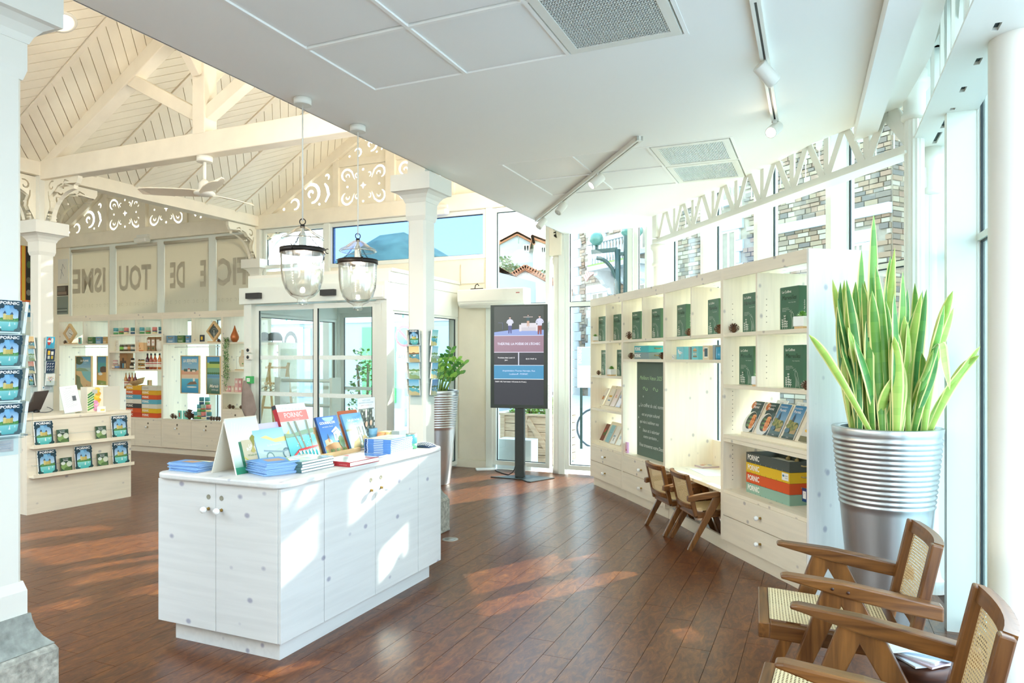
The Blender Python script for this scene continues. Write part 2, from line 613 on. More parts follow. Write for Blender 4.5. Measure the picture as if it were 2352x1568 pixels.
def cmat(h, rough=0.45, coat=0.0):
 k = (h, rough, coat)
 if k not in _pm:
  _pm[k] = plain('card_' + h.strip('#'), h, rough, coat=coat)
 return _pm[k]
_tg = {}
def text_geo(s, bold=0.0, shear=0.0):
 k = (s, bold, shear)
 if k in _tg:
  return _tg[k]
 cu = bpy.data.curves.new('lettering', 'FONT')
 cu.body = s; cu.size = 1.0; cu.resolution_u = 2; cu.offset = bold; cu.shear = shear
 cu.fill_mode = 'FRONT'
 ob = bpy.data.objects.new('lettering', cu)
 COL.objects.link(ob)
 dg = bpy.context.evaluated_depsgraph_get()
 me = bpy.data.meshes.new_from_object(ob.evaluated_get(dg), depsgraph=dg)
 vs = [(v.co.x, v.co.y) for v in me.vertices]
 fs = [tuple(p.vertices) for p in me.polygons]
 bpy.data.objects.remove(ob); bpy.data.curves.remove(cu); bpy.data.meshes.remove(me)
 if vs:
  x0 = min(p[0] for p in vs); x1 = max(p[0] for p in vs)
  y0 = min(p[1] for p in vs); y1 = max(p[1] for p in vs)
 else:
  x0 = x1 = y0 = y1 = 0
 _tg[k] = (vs, fs, x0, x1, y0, y1)
 return _tg[k]
EPS = 0.0002
class Art:
 """flat print in (x right, y up), facing -y once built"""
 def __init__(s):
  s.mb = MB(); s.k = 1
 def poly(s, pts, col):
  col = hx(col) if isinstance(col, str) else col
  y = -s.k * EPS; s.k += 1
  s.mb.add([(p[0], y, p[1]) for p in pts], [tuple(range(len(pts)))], 0, None, False, col)
  return s
 def many(s, polys, col):
  col = hx(col) if isinstance(col, str) else col
  y = -s.k * EPS; s.k += 1
  for pts in polys:
   s.mb.add([(p[0], y, p[1]) for p in pts], [tuple(range(len(pts)))], 0, None, False, col)
  return s
 def rect(s, x0, y0, x1, y1, col):
  return s.poly([(x0, y0), (x1, y0), (x1, y1), (x0, y1)], col)
 def grad(s, x0, y0, x1, y1, c0, c1):
  c0, c1 = hx(c0), hx(c1)
  y = -s.k * EPS; s.k += 1
  s.mb.add([(x0, y, y0), (x1, y, y0), (x1, y, y1), (x0, y, y1)], [(0, 1, 2, 3)], 0, None, False, [[c0, c0, c1, c1]])
  return s
 def ell(s, cx, cy, rx, ry, col, n=14, a0=0.0, a1=360.0):
  pts = [(cx + rx * math.cos(R(a0 + (a1 - a0) * i / n)), cy + ry * math.sin(R(a0 + (a1 - a0) * i / n))) for i in range(n + (a1 - a0 < 360))]
  return s.poly(pts, col)
 def line(s, pts, w, col):
  ps = []
  for (x0, y0), (x1, y1) in zip(pts[:-1], pts[1:]):
   d = math.hypot(x1 - x0, y1 - y0) or 1
   nx, ny = -(y1 - y0) / d * w / 2, (x1 - x0) / d * w / 2
   ps.append([(x0 - nx, y0 - ny), (x1 - nx, y1 - ny), (x1 + nx, y1 + ny), (x0 + nx, y0 + ny)])
  return s.many(ps, col)
 def text(s, t, x, y, h, col, align='C', sx=1.0, bold=0.0, shear=0.0, wmax=None, rot=0.0):
  """h: cap height of the line, y: baseline"""
  vs, fs, x0, x1, y0, y1 = text_geo(t, bold, shear)
  if not vs:
   return s
  k = h / 0.70
  kx = k * sx
  if wmax and (x1 - x0) * kx > wmax:
   kx = wmax / (x1 - x0)
  off = {'C': -(x0 + x1) / 2, 'L': -x0, 'R': -x1}[align]
  col = hx(col) if isinstance(col, str) else col
  yy = -s.k * EPS; s.k += 1
  ca, sa = math.cos(R(rot)), math.sin(R(rot))
  out = []
  for vx, vy in vs:
   lx, ly = (vx + off) * kx, vy * k
   out.append((x + ca * lx - sa * ly, yy, y + sa * lx + ca * ly))
  s.mb.add(out, fs, 0, None, False, col)
  return s
 def mesh(s, name='print', mat=None):
  return s.mb.mesh(name, mat or m_print)
def T(x, y, z):
 return Matrix.Translation((x, y, z))
def RZ(d):
 return Matrix.Rotation(R(d), 4, 'Z')
def RX(d):
 return Matrix.Rotation(R(d), 4, 'X')
def RY(d):
 return Matrix.Rotation(R(d), 4, 'Y')
def curve_mesh(splines, thick, name, mat):
 """flat plate with holes: closed outlines in (x, z), thickness along y"""
 cu = bpy.data.curves.new(name, 'CURVE')
 cu.dimensions = '2D'; cu.fill_mode = 'BOTH'; cu.extrude = thick / 2
 for pts in splines:
  sp = cu.splines.new('POLY')
  sp.points.add(len(pts) - 1)
  for i, p in enumerate(pts):
   sp.points[i].co = (p[0], p[1], 0, 1)
  sp.use_cyclic_u = True
 ob = bpy.data.objects.new(name, cu)
 COL.objects.link(ob)
 dg = bpy.context.evaluated_depsgraph_get()
 me = bpy.data.meshes.new_from_object(ob.evaluated_get(dg), depsgraph=dg)
 bpy.data.objects.remove(ob); bpy.data.curves.remove(cu)
 me.transform(RX(90))
 me.name = name
 me.materials.clear(); me.materials.append(mat)
 for p in me.polygons:
  p.use_smooth = False
 return me
def stroke(path, w):
 """closed outline around an open path, w a number or list"""
 n = len(path)
 ws = w if isinstance(w, (list, tuple)) else [w * (0.35 + 0.65 * math.sin(PI * (0.08 + 0.84 * i / (n - 1)))) for i in range(n)]
 l, r = [], []
 for i, (x, y) in enumerate(path):
  x0, y0 = path[max(0, i - 1)]; x1, y1 = path[min(n - 1, i + 1)]
  d = math.hypot(x1 - x0, y1 - y0) or 1
  nx, ny = -(y1 - y0) / d, (x1 - x0) / d
  l.append((x + nx * ws[i] / 2, y + ny * ws[i] / 2))
  r.append((x - nx * ws[i] / 2, y - ny * ws[i] / 2))
 return l + r[::-1]
def circ(x, y, r, n=10):
 return [(x + r * math.cos(2 * PI * i / n), y + r * math.sin(2 * PI * i / n)) for i in range(n)]
def spiral(cx, cy, r0, r1, a0, a1, n=12):
 return [(cx + (r0 + (r1 - r0) * i / n) * math.cos(R(a0 + (a1 - a0) * i / n)), cy + (r0 + (r1 - r0) * i / n) * math.sin(R(a0 + (a1 - a0) * i / n))) for i in range(n + 1)]
# ================================================================ SETTING
ROOM = [G(-4.6, 9.9), G(3.35, 9.9), Vector((1.77, 8.5, 0)), Vector((2.76, 4.41, 0)), Vector((2.52, 3.78, 0)), Vector((2.15, 2.80, 0)), Vector((1.65, 1.4, 0)), Vector((1.05, -0.4, 0)), Vector((-0.8, -1.6, 0)), Vector((-6.0, -1.0, 0))]
ROOMX = [(p.x, p.y) for p in ROOM]
def inside(x, y, poly=ROOMX):
 r = False
 n = len(poly)
 for i in range(n):
  (x0, y0), (x1, y1) = poly[i], poly[i - 1]
  if (y0 > y) != (y1 > y) and x < (x1 - x0) * (y - y0) / (y1 - y0) + x0:
   r = not r
 return r
GF = Fr(GO.x, GO.y, GA)              # x along the column rows, y across the halls
def gl(p):
 l = GF.loc((p[0], p[1], 0)); return (l[0], l[1])
fl = struct('floor', MB().slab([gl(p) for p in ROOM][::-1], -0.05, -0.004), m_joint, None, GO, GF.rz)
PW, PL = 0.152, 0.94
pm = MB()
c0, g0 = 0.0012, 0.0008
vs = [(g0, g0, -0.004), (PL - g0, g0, -0.004), (PL - g0, PW - g0, -0.004), (g0, PW - g0, -0.004),
  (g0, g0, -0.0015), (PL - g0, g0, -0.0015), (PL - g0, PW - g0, -0.0015), (g0, PW - g0, -0.0015),
  (c0, c0, 0), (PL - c0, c0, 0), (PL - c0, PW - c0, 0), (c0, PW - c0, 0)]
fs = [(8, 9, 10, 11)]
for i in range(4):
 j = (i + 1) % 4
 fs += [(i, j, j + 4, i + 4), (i + 4, j + 4, j + 8, i + 8)]
pm.add(vs, fs)
plank_me = pm.mesh('floor_plank', m_floor)
cells = []
roomg = [gl(p) for p in ROOM][::-1]
def clip(poly, fn):
 out = []
 n = len(poly)
 for i in range(n):
  p, q = poly[i], poly[(i + 1) % n]
  fp, fq = fn(p), fn(q)
  if fp >= 0:
   out.append(p)
  if (fp >= 0) != (fq >= 0):
   t = fp / (fp - fq)
   out.append((p[0] + (q[0] - p[0]) * t, p[1] + (q[1] - p[1]) * t))
 return out
def room_clip(poly):
 for i in range(len(roomg)):
  (x0, y0), (x1, y1) = roomg[i], roomg[(i + 1) % len(roomg)]
  poly = clip(poly, lambda p: (x1 - x0) * (p[1] - y0) - (y1 - y0) * (p[0] - x0))
  if len(poly) < 3:
   return []
 return poly
for r in range(-26, 66):
 off = (r * 0.377) % PL + (0.21 if r % 3 else 0.0)
 for k in range(-8, 6):
  a, b = k * PL + off, r * PW
  c = G(a + PL / 2, b + PW / 2)
  whole = [(a + g0, b + g0), (a + PL - g0, b + g0), (a + PL - g0, b + PW - g0), (a + g0, b + PW - g0)]
  pg = room_clip(whole)
  if len(pg) < 3:
   continue
  ar = abs(sum(pg[i][0] * pg[i - 1][1] - pg[i - 1][0] * pg[i][1] for i in range(len(pg)))) / 2
  if ar < 0.002:
   continue
  full = ar > (PL - 0.002) * (PW - 0.002) * 0.998
  px = CX + FPX * c.x / c.y if c.y > 0.8 else 9999
  vis = c.y > 1.9 and -150 < px < 2450
  cells.append((0 if vis else 1, c.length, a, b, None if full else pg))
cells.sort(key=lambda t: t[:4])
rest = MB()
for i, (v, d, a, b, pg) in enumerate(cells):
 if i < 300:
  if pg is None:
   link('plank', plank_me, fl, (a, b, 0))
  else:
   part('plank', MB().slab([(x - a, y - b) for x, y in pg], -0.004, 0), m_floor, fl, (a, b, 0))
 elif pg is None:
  rest.add([(x + a, y + b, z) for x, y, z in vs], fs)
 else:
  rest.slab(pg, -0.004, 0)
o = part('plank_field', rest, m_floor, fl)
o['kind'] = 'stuff'
CE = [G(-4.6, -0.10), G(3.37, -0.10), Vector((1.68, 8.4, 0)), Vector((2.2, 5.14, 0)), Vector((2.44, 4.42, 0)), Vector((2.17, 3.65, 0)), Vector((1.89, 3.07, 0)), Vector((1.35, 1.9, 0)), Vector((0.6, 0.3, 0)), Vector((-0.6, -1.6, 0))]
CZ = 3.04
ceil = sroot('ceiling', GO, GF.rz)
A0, A1 = (-2.9, -2.5), (-1.69, -0.70)     # field A: a from -2.9 to -1.69, b -2.5..-0.70
B0, B1 = (0.05, -2.51), (1.25, -0.71)
cep = [gl(p) for p in CE]
cb = MB()
def band(lo, hi, cuts):
 base = clip(clip(cep, lambda p: p[0] - lo), lambda p: hi - p[0])
 if not base:
  return
 if cuts is None:
  cb.slab(base[::-1], CZ, CZ + 0.10)
 else:
  b0, b1 = cuts
  for pl in (clip(base, lambda p: b0 - p[1]), clip(base, lambda p: p[1] - b1)):
   if len(pl) > 2:
    cb.slab(pl[::-1], CZ, CZ + 0.10)
band(-9, A0[0], None); band(A0[0], A1[0], (A0[1], A1[1])); band(A1[0], B0[0], None)
band(B0[0], B1[0], (B0[1], B1[1])); band(B1[0], 9, None)
part('plasterboard', cb, m_ceil, ceil)
part('soffit_edge', MB().box(-5.6, 3.37, -0.105, -0.095, CZ, CZ + 0.6), m_ceil, ceil)
part('fill_light_channel', MB().box(-3.4, 3.3, 0.02, 0.10, 3.22, 3.26).box(-3.4, 3.3, 0.02, 0.04, 3.26, 3.36), m_white, ceil)  # made-up fitting under the added fill lights, out of view
def tbars(aa, bb):
 m = MB()
 for a in aa:
  m.box(a - 0.010, a + 0.010, bb[0] - 0.012, bb[-1] + 0.012, CZ - 0.002, CZ + 0.03)
 for b in bb:
  m.box(aa[0], aa[-1], b - 0.010, b + 0.010, CZ - 0.0025, CZ + 0.03)
 part('ceiling_grid', m, m_ceil, ceil)
aaA, bbA = [-2.9, -2.29, -1.69], [-2.5, -1.9, -1.3, -0.70]
aaB, bbB = [0.05, 0.65, 1.25], [-2.51, -1.91, -1.31, -0.71]
tbars(aaA, bbA); tbars(aaB, bbB)
tile_me = MB().box(0, 0.574, 0, 0.574, 0.007, 0.03).mesh('ceiling_tile', m_tile)
for aa, bb, skip in ((aaA, bbA, {(0, 0), (1, 0)}), (aaB, bbB, {(0, 0), (1, 0)})):
 for i in range(2):
  for j in range(3):
   if (i, j) not in skip:
    link('ceiling_tile', tile_me, ceil, (aa[i] + 0.013, bb[j] + 0.013, CZ))
def grille(a0, a1, b0, b1, na, nb):
 g = thing('air_grille', '', 'vent', G(a0, b0, CZ), GF.rz)
 da, db = a1 - a0, b1 - b0
 f = MB()
 t = 0.045
 for x0, x1, y0, y1 in ((0, da, 0, t), (0, da, db - t, db), (0, t, t, db - t), (da - t, da, t, db - t)):
  f.box(x0, x1, y0, y1, -0.006, 0.03)
 part('frame', f, m_white, g)
 l = MB()
 for i in range(na):
  a = t + (da - 2 * t) * (i + 0.5) / na
  l.box(a - 0.0035, a + 0.0035, t, db - t, -0.002, 0.012)
 for i in range(nb):
  b = t + (db - 2 * t) * (i + 0.5) / nb
  l.box(t, da - t, b - 0.0035, b + 0.0035, -0.002, 0.012)
 o = part('lattice', l, m_grid, g); o['kind'] = 'stuff'
 part('duct', MB().box(t, da - t, t, db - t, 0.03, 0.04), m_void, g)
 return g
g = grille(-2.80, -1.71, -2.48, -1.92, 40, 34); g['label'] = 'large egg-crate air grille in ceiling near the top edge of the photo'
g = grille(0.07, 0.64, -2.49, -1.93, 1, 42); g['label'] = 'louvred ceiling grille nearer the camera of the pair by the lattice girder'
g = grille(0.66, 1.23, -2.49, -1.93, 1, 42); g['label'] = 'louvred ceiling grille farther from the camera of the pair by the lattice girder'
p, q = atZ(2072, 0, 3.0), atZ(1985, 305, 3.0)
p2 = p + (p - q) * 0.8
struct('trim_1', MB().bar((p2.x, p2.y, 2.985), (q.x, q.y, 2.985), 0.13, 0.09), m_ceil)
def oct_prism(m, h, z0, z1, ch):
 pts = [(-h + ch, -h), (h - ch, -h), (h, -h + ch), (h, h - ch), (h - ch, h), (-h + ch, h), (-h, h - ch), (-h, -h + ch)]
 m.slab(pts, z0, z1)
def sq_loft(m, prof):
 vs, fs = [], []
 for h, z in prof:
  vs += [(-h, -h, z), (h, -h, z), (h, h, z), (-h, h, z)]
 n = len(prof)
 for i in range(n - 1):
  for k in range(4):
   l = (k + 1) % 4
   fs.append((i * 4 + k, i * 4 + l, (i + 1) * 4 + l, (i + 1) * 4 + k))
 fs.append((3, 2, 1, 0)); b = (n - 1) * 4
 fs.append((b, b + 1, b + 2, b + 3))
 m.add(vs, fs)
def S_scroll(x0, z0, x1, z1, r, flip=1):
 """an S shaped cut: two curls joined by a swell"""
 p = spiral(x0, z0, r * 0.25, r, 200 * flip, -90 * flip, 9)
 q = spiral(x1, z1, r, r * 0.25, 90 * flip, -200 * flip, 9)
 return p + [((p[-1][0] + q[0][0]) / 2, (p[-1][1] + q[0][1]) / 2)] + q
br_out = [(0, 0), (0, 0.5), (0.56, 0.5), (0.56, 0.44), (0.53, 0.39), (0.49, 0.37), (0.49, 0.33)] + \
 [(0.49 + 0.38 * math.cos(R(t)), -0.05 + 0.38 * math.sin(R(t))) for t in range(92, 173, 10)] + [(0.11, 0.0)]
br_holes = [stroke(spiral(0.12, 0.39, 0.015, 0.06, 360, 60, 9), 0.022), stroke([(0.06, 0.34), (0.065, 0.28), (0.085, 0.22), (0.09, 0.16), (0.07, 0.12)], 0.022),
   stroke([(0.17, 0.33), (0.22, 0.38), (0.29, 0.40), (0.34, 0.44), (0.40, 0.42)], 0.022), stroke(spiral(0.33, 0.42, 0.012, 0.035, 100, 300, 6), 0.014),
   circ(0.06, 0.08, 0.011, 8), circ(0.06, 0.045, 0.009, 8), circ(0.20, 0.27, 0.012, 8)]
bracket_me = curve_mesh([br_out] + br_holes, 0.05, 'bracket', m_cream)
def column(a, b, mat, brackets=(), base=True):
 c = sroot('column', G(a, b), GF.rz)
 if base:
  m = MB(); sq_loft(m, [(0.185, 0.0), (0.178, 0.02), (0.178, 0.265), (0.165, 0.29)])
  part('stone_base', m, m_stone, c, bevel=0.012)
  m = MB(); sq_loft(m, [(0.165, 0.29), (0.155, 0.30), (0.135, 0.325), (0.118, 0.36), (0.108, 0.40), (0.105, 0.425)])
  part('base_moulding', m, m_stone2, c)
 m = MB()
 sq_loft(m, [(0.096, 0.42), (0.096, 0.52), (0.085, 0.56)])
 oct_prism(m, 0.085, 0.56, 2.62, 0.018)
 sq_loft(m, [(0.085, 2.62), (0.096, 2.66), (0.096, 2.80)])
 part('shaft', m, mat, c)
 m = MB()
 sq_loft(m, [(0.10, 2.77), (0.112, 2.80), (0.135, 2.83), (0.165, 2.85), (0.187, 2.855), (0.187, 2.99), (0.12, 3.0)])
 part('capital', m, mat, c)
 part('upper_post', MB().box(-0.085, 0.085, -0.085, 0.085, 2.99, 3.56), mat, c)
 for ang in brackets:
  part('bracket', bracket_me, c, M=RZ(ang) @ T(0.085, 0, 2.99))
 return c
m_colw = m_white
column(-3.385, 0, m_colw)
column(0, 0, m_colw, ())
column(0, 4.95, m_colw, (0, 90, 180, 270))
column(3.35, 4.95, m_colw, (90, 180, 270))
cc = sroot('column', G(3.35, 0), GF.rz)
part('shaft', MB().lathe([(0.062, 0.0), (0.062, 0.06), (0.056, 0.08), (0.054, 2.66), (0.066, 2.68), (0.066, 2.74), (0.054, 2.77)], 20), m_white, cc)
part('timber_post', MB().box(-0.085, 0.085, -0.085, 0.085, 2.77, 3.5), m_cream, cc, bevel=0.012)
part('bracket', bracket_me, cc, M=RZ(180) @ T(0.085, 0, 2.99))
PZ = 3.62
RZH = 5.10
def beam(mb, a0, b0, z0, a1, b1, z1, w, h):
 p, q = Vector((a0, b0, z0)), Vector((a1, b1, z1))
 mb.bar(p, q, w, h)
def truss(a, name='roof_truss'):
 t = sroot(name, GO, GF.rz)
 m = MB(); beam(m, a, 0.0, 3.565, a, 4.95, 3.565, 0.15, 0.22); part('tie_beam', m, m_beam, t, bevel=0.01)
 for s in (0, 1):
  m = MB(); b0, b1 = (4.95, 2.475) if s else (0.0, 2.475)
  beam(m, a, b0, 3.60, a, b1, 5.00, 0.14, 0.20); part('principal_rafter', m, m_beam, t, bevel=0.01)
  m = MB(); beam(m, a, 2.475 + (0.06 if s else -0.06), 3.86, a, 2.475 + (1.0 if s else -1.0), 4.36, 0.11, 0.13)
  part('strut', m, m_beam, t, bevel=0.008)
  m = MB(); beam(m, a + (0.06 if s else -0.06), 2.475, 4.25, a + (0.62 if s else -0.62), 2.475, 4.92, 0.10, 0.12)
  part('ridge_brace', m, m_beam, t, bevel=0.008)
 part('king_post', MB().box(a - 0.08, a + 0.08, 2.395, 2.555, 3.66, 5.0), m_beam, t, bevel=0.008)
truss(0.0); truss(-3.35)
for a_ in ():
 pass
pl = sroot('valley_plate', GO, GF.rz)
part('beam', MB().box(-4.6, 3.35, 4.86, 5.04, 3.50, 3.66), m_beam, pl)
pl2 = sroot('ridge_beam', GO, GF.rz)
part('beam', MB().box(-4.6, 3.35, 2.40, 2.55, 4.94, 5.06), m_beam, pl2)
SL = math.hypot(2.475, RZH - PZ)
TH = math.atan2(RZH - PZ, 2.475)
def slope_frame(b_eave):
 X = GU.copy(); Y = -GV * math.cos(TH) + Vector((0, 0, math.sin(TH))); Z = X.cross(Y)
 M = Matrix(((X.x, Y.x, Z.x, 0), (X.y, Y.y, Z.y, 0), (X.z, Y.z, Z.z, 0), (0, 0, 0, 1)))
 o = G(0, b_eave, PZ)
 M.translation = o
 return M
def boarded_slope(name, b_eave, a0, a1, nb):
 root = part(name, MB().box(-4.6, 3.35, -0.15, SL, -0.06, 0.0), m_cream, None, M=slope_frame(b_eave))
 root['kind'] = 'structure'
 step = (a1 - a0) / nb
 w = 0.105
 for i in range(nb):
  s0 = a0 + i * step
  sgn = -1 if i % 2 else 1
  rect = [(s0 + 0.03, 0.02), (s0 + step - 0.03, 0.02), (s0 + step - 0.03, SL - 0.03), (s0 + 0.03, SL - 0.03)]
  k0 = -30
  for k in range(-30, 60):
   c0_ = k * w * 1.4142; c1_ = c0_ + (w - 0.007) * 1.4142
   f = lambda p: (p[1] - sgn * (p[0] - s0))
   pg = clip(clip(rect, lambda p: f(p) - c0_), lambda p: c1_ - f(p))
   if len(pg) > 2:
    part('plank', MB().slab(pg, 0.0, 0.02), m_cream, root)
  part('rafter', MB().box(s0 - 0.024, s0 + 0.024, 0.0, SL, 0.0, 0.036), m_beam, root)
 return root
roof1 = boarded_slope('ceiling_boards', 4.95, -2.232, 3.35, 10)
roof2 = boarded_slope('ceiling_boards', 9.9, 0.0, 3.35, 6)
def plain_slope(b0, z0, b1, z1):
 m = MB(); y0, y1 = b0, b1
 m.add([(-4.6, b0, z0), (3.35, b0, z0), (3.35, b1, z1), (-4.6, b1, z1), (-4.6, b0, z0 + 0.06), (3.35, b0, z0 + 0.06), (3.35, b1, z1 + 0.06), (-4.6, b1, z1 + 0.06)],
   [(0, 1, 2, 3), (7, 6, 5, 4), (0, 4, 5, 1), (1, 5, 6, 2), (2, 6, 7, 3), (3, 7, 4, 0)])
 struct('roof', m, m_cream, None, GO, GF.rz)
plain_slope(-0.12, PZ - 0.05, 2.475, RZH + 0.03)
plain_slope(4.95, PZ, 7.425, RZH)
FA = Fr(*G(3.35, 0)[:2], GA - 90)
FRZ = FA.rz
def fret_rect(w, h):
 out = [[(0, 0), (w, 0), (w, h), (0, h)]]
 cx, cz = w / 2, h / 2
 for sx_ in (-1, 1):
  for sz in (-1, 1):
   def mp(pts):
    return [(cx + sx_ * x, cz + sz * z) for x, z in pts]
   big = spiral(0.27, 0.155, 0.025, 0.075, -60, 190, 9)
   out.append(mp(stroke(spiral(w / 2 - 0.13, h / 2 - 0.12, 0.085, 0.085, -70, 120, 10) + [(w / 2 - 0.22, h / 2 - 0.08), (0.15, 0.10)], [0.012, 0.02, 0.026, 0.03, 0.03, 0.03, 0.03, 0.03, 0.03, 0.03, 0.028, 0.024, 0.012])))
   out.append(mp(stroke(spiral(w / 2 - 0.14, h / 2 - 0.14, 0.04, 0.018, 200, -30, 7), 0.022)))
   out.append(mp(stroke(spiral(0.10, 0.16, 0.045, 0.015, -80, 130, 7), 0.02)))
  out.append(circ(cx + sx_ * (w / 2 - 0.14), cz, 0.018))
 out.append(circ(cx, cz + h / 2 - 0.06, 0.02)); out.append(circ(cx, cz - h / 2 + 0.06, 0.02))
 st = []
 for i in range(16):
  rr = (0.055, 0.03, 0.02, 0.03)[i % 4]
  st.append((cx + rr * math.cos(PI * i / 8), cz + rr * math.sin(PI * i / 8)))
 out.append(st)
 return out
def fret_tri(w, h, n=2):
 """right triangle rising to the right"""
 out = [[(0, 0), (w, 0), (w, h)]]
 out.append(stroke(spiral(w * 0.66, h * 0.36, h * 0.20, h * 0.20, 150, -90, 10), h * 0.075))
 out.append(stroke(spiral(w * 0.66, h * 0.36, h * 0.09, h * 0.04, 250, 0, 7), h * 0.06))
 out.append(stroke(spiral(w * 0.40, h * 0.17, h * 0.11, h * 0.11, 160, -100, 8), h * 0.055))
 out.append(stroke([(w * 0.87, h * 0.15), (w * 0.92, h * 0.3), (w * 0.90, h * 0.45), (w * 0.86, h * 0.55)], h * 0.07))
 out.append(stroke(spiral(w * 0.89, h * 0.68, h * 0.07, h * 0.03, -60, 160, 7), h * 0.05))
 out.append(circ(w * 0.23, h * 0.09, h * 0.035, 8)); out.append(circ(w * 0.78, h * 0.12, h * 0.03, 8))
 return out
def gable(xc, name):
 """gable centred on facade x = xc"""
 gb = sroot(name, FA.w(xc, -0.02), FRZ)
 m = MB().box(-2.475, 2.475, -0.09, 0.09, 3.455, 3.675); part('tie_beam', m, m_beam, gb, bevel=0.01)
 for s in (-1, 1):
  m = MB().bar((s * 2.475, 0, 3.60), (0, 0, 5.02), 0.15, 0.2); part('rafter', m, m_beam, gb)
  part('queen_post', MB().box(s * 0.96 - 0.05, s * 0.96 + 0.05, -0.05, 0.05, 3.67, 4.42), m_beam, gb)
 part('king_post', MB().box(-0.075, 0.075, -0.075, 0.075, 3.67, 5.0), m_beam, gb)
 part('rail', MB().box(-1.0, 1.0, -0.045, 0.045, 4.26, 4.36), m_beam, gb)
 pr = curve_mesh(fret_rect(0.83, 0.58), 0.03, 'fret_panel', m_cream)
 part('fret_panel', pr, gb, M=T(0.08, 0, 3.675)); part('fret_panel', pr, gb, M=T(-0.91, 0, 3.675))
 pt = curve_mesh(fret_tri(1.22, 0.70), 0.03, 'fret_corner', m_cream)
 part('fret_corner', pt, gb, M=T(-2.23, 0, 3.675)); part('fret_corner', pt, gb, M=T(2.23, 0, 3.675) @ RZ(180))
 pu = curve_mesh(fret_tri(0.86, 0.52), 0.03, 'fret_top', m_cream)
 part('fret_top', pu, gb, M=T(-0.93, 0, 4.36)); part('fret_top', pu, gb, M=T(0.93, 0, 4.36) @ RZ(180))
gable(-2.475, 'gable'); gable(-7.425, 'gable')
WN = [0]
def window(fr, x0, x1, panes, y=0.0, fw=0.055, fd=0.10, gasket=True, frame_mat=None):
 """panes: list of (z0, z1, material or None)"""
 WN[0] += 1
 w = sroot('window_%d' % WN[0], fr.w(x0, y), fr.rz)
 L = x1 - x0
 zs0, zs1 = panes[0][0], panes[-1][1]
 m = MB()
 m.box(0, fw, -fd / 2, fd / 2, zs0, zs1); m.box(L - fw, L, -fd / 2, fd / 2, zs0, zs1)
 for i, (a, b, mt) in enumerate(panes):
  m.box(fw, L - fw, -fd / 2, fd / 2, a, a + fw)
  if i == len(panes) - 1:
   m.box(fw, L - fw, -fd / 2, fd / 2, b - fw, b)
 part('frame', m, frame_mat or m_frame, w)
 gk = MB()
 for i, (a, b, mt) in enumerate(panes):
  if mt is None:
   continue
  top = b - (fw if i == len(panes) - 1 else 0)
  xa, xb, za, zb = fw, L - fw, a + fw, top
  part('pane', MB().box(xa, xb, -0.004, 0.004, za, zb), mt, w)
  t = 0.009
  for bx in ((xa, xa + t, za, zb), (xb - t, xb, za, zb), (xa + t, xb - t, za, za + t), (xa + t, xb - t, zb - t, zb)):
   gk.box(bx[0], bx[1], -0.016, -0.005, bx[2], bx[3])
 if gasket and gk.v:
  part('gasket', gk, m_black, w)
 return w
bx_ = [9.37, 8.21, 7.04, 5.88, 4.83]
for i in range(4):
 window(FA, -bx_[i], -bx_[i + 1], [(0.02, 2.08, m_glass), (2.08, 3.45, m_glass)], 0.0, 0.075)
 mm = MB().box(0, bx_[i] - bx_[i + 1] - 0.16, -0.004, 0.004, 2.16, 3.36).box(0, bx_[i] - bx_[i + 1] - 0.16, -0.012, 0.012, 2.15, 2.17).lathe([(0.03, 0.0), (0.03, bx_[i] - bx_[i + 1] - 0.16)], 10, 0, T(0, 0.0, 3.39) @ RY(90))
 rb = solo('roller_blind', mm, m_blind, '', 'blind', FA.w(-bx_[i] + 0.08, -0.03), FRZ, 'roller blinds over the far shelving')
 rb['label'] = ['leftmost cream roller blind, beside the brown-framed posters', 'cream roller blind second from the left above the far shelves',
     'cream roller blind third from the left above the far shelves', 'rightmost warm-lit roller blind beside the entrance porch'][i]
 art = Art()
 Lb = bx_[i] - bx_[i + 1] - 0.16
 word = [('ISME', 0.10, 0.86), ('TOU', 0.06, 0.78), ('DE', 0.42, 0.5), ('FFIC', 0.0, 0.88)][i]
 mir = MB()
 vs_, fs_, tx0, tx1, ty0, ty1 = text_geo(word[0], 0.03)
 kx = Lb * word[2] / (tx1 - tx0) if i != 2 else Lb * 0.34 / (tx1 - tx0)
 kz = 0.42 / 0.72
 xo = [0.02, 0.06, 0.12, 0.03][i]
 mir.add([((tx1 - p[0]) * kx + xo, 0, p[1] * kz) for p in vs_], fs_)
 if i == 2:
  v2, f2, e0, e1, _, _ = text_geo('E', 0.03)
  part('sign_silhouette', MB().add([((e1 - p[0]) * kx + Lb * 0.80, 0, p[1] * kz) for p in v2], f2), m_blind2, rb, (0.0, -0.006, 2.64))
 part('sign_silhouette', mir, m_blind2, rb, (0.0, -0.006, 2.64))  # outside sign showing through, its shadow laid on the blind as colour
 sc = MB()
 for k in range(5):
  for mrr in (1, -1):
   pts = stroke([(Lb * (0.1 + 0.2 * k) + mrr * x, z) for x, z in spiral(0.045, 0.0, 0.012, 0.032, 0, 300, 8)] , 0.008)
   sc.add([(x, 0, z) for x, z in pts], [tuple(range(len(pts)))])
 part('scroll_border', sc, m_blind2, rb, (0.0, -0.006, 2.40))
struct('wall_far', MB().box(-9.95, -9.34, -0.06, 0.06, 0, 3.5), m_cream, None, FA.w(0, 0), FRZ)
struct('wall_left', MB().box(-4.6, 3.35, 9.86, 9.98, 0, 3.75), m_cream, None, GO, GF.rz)
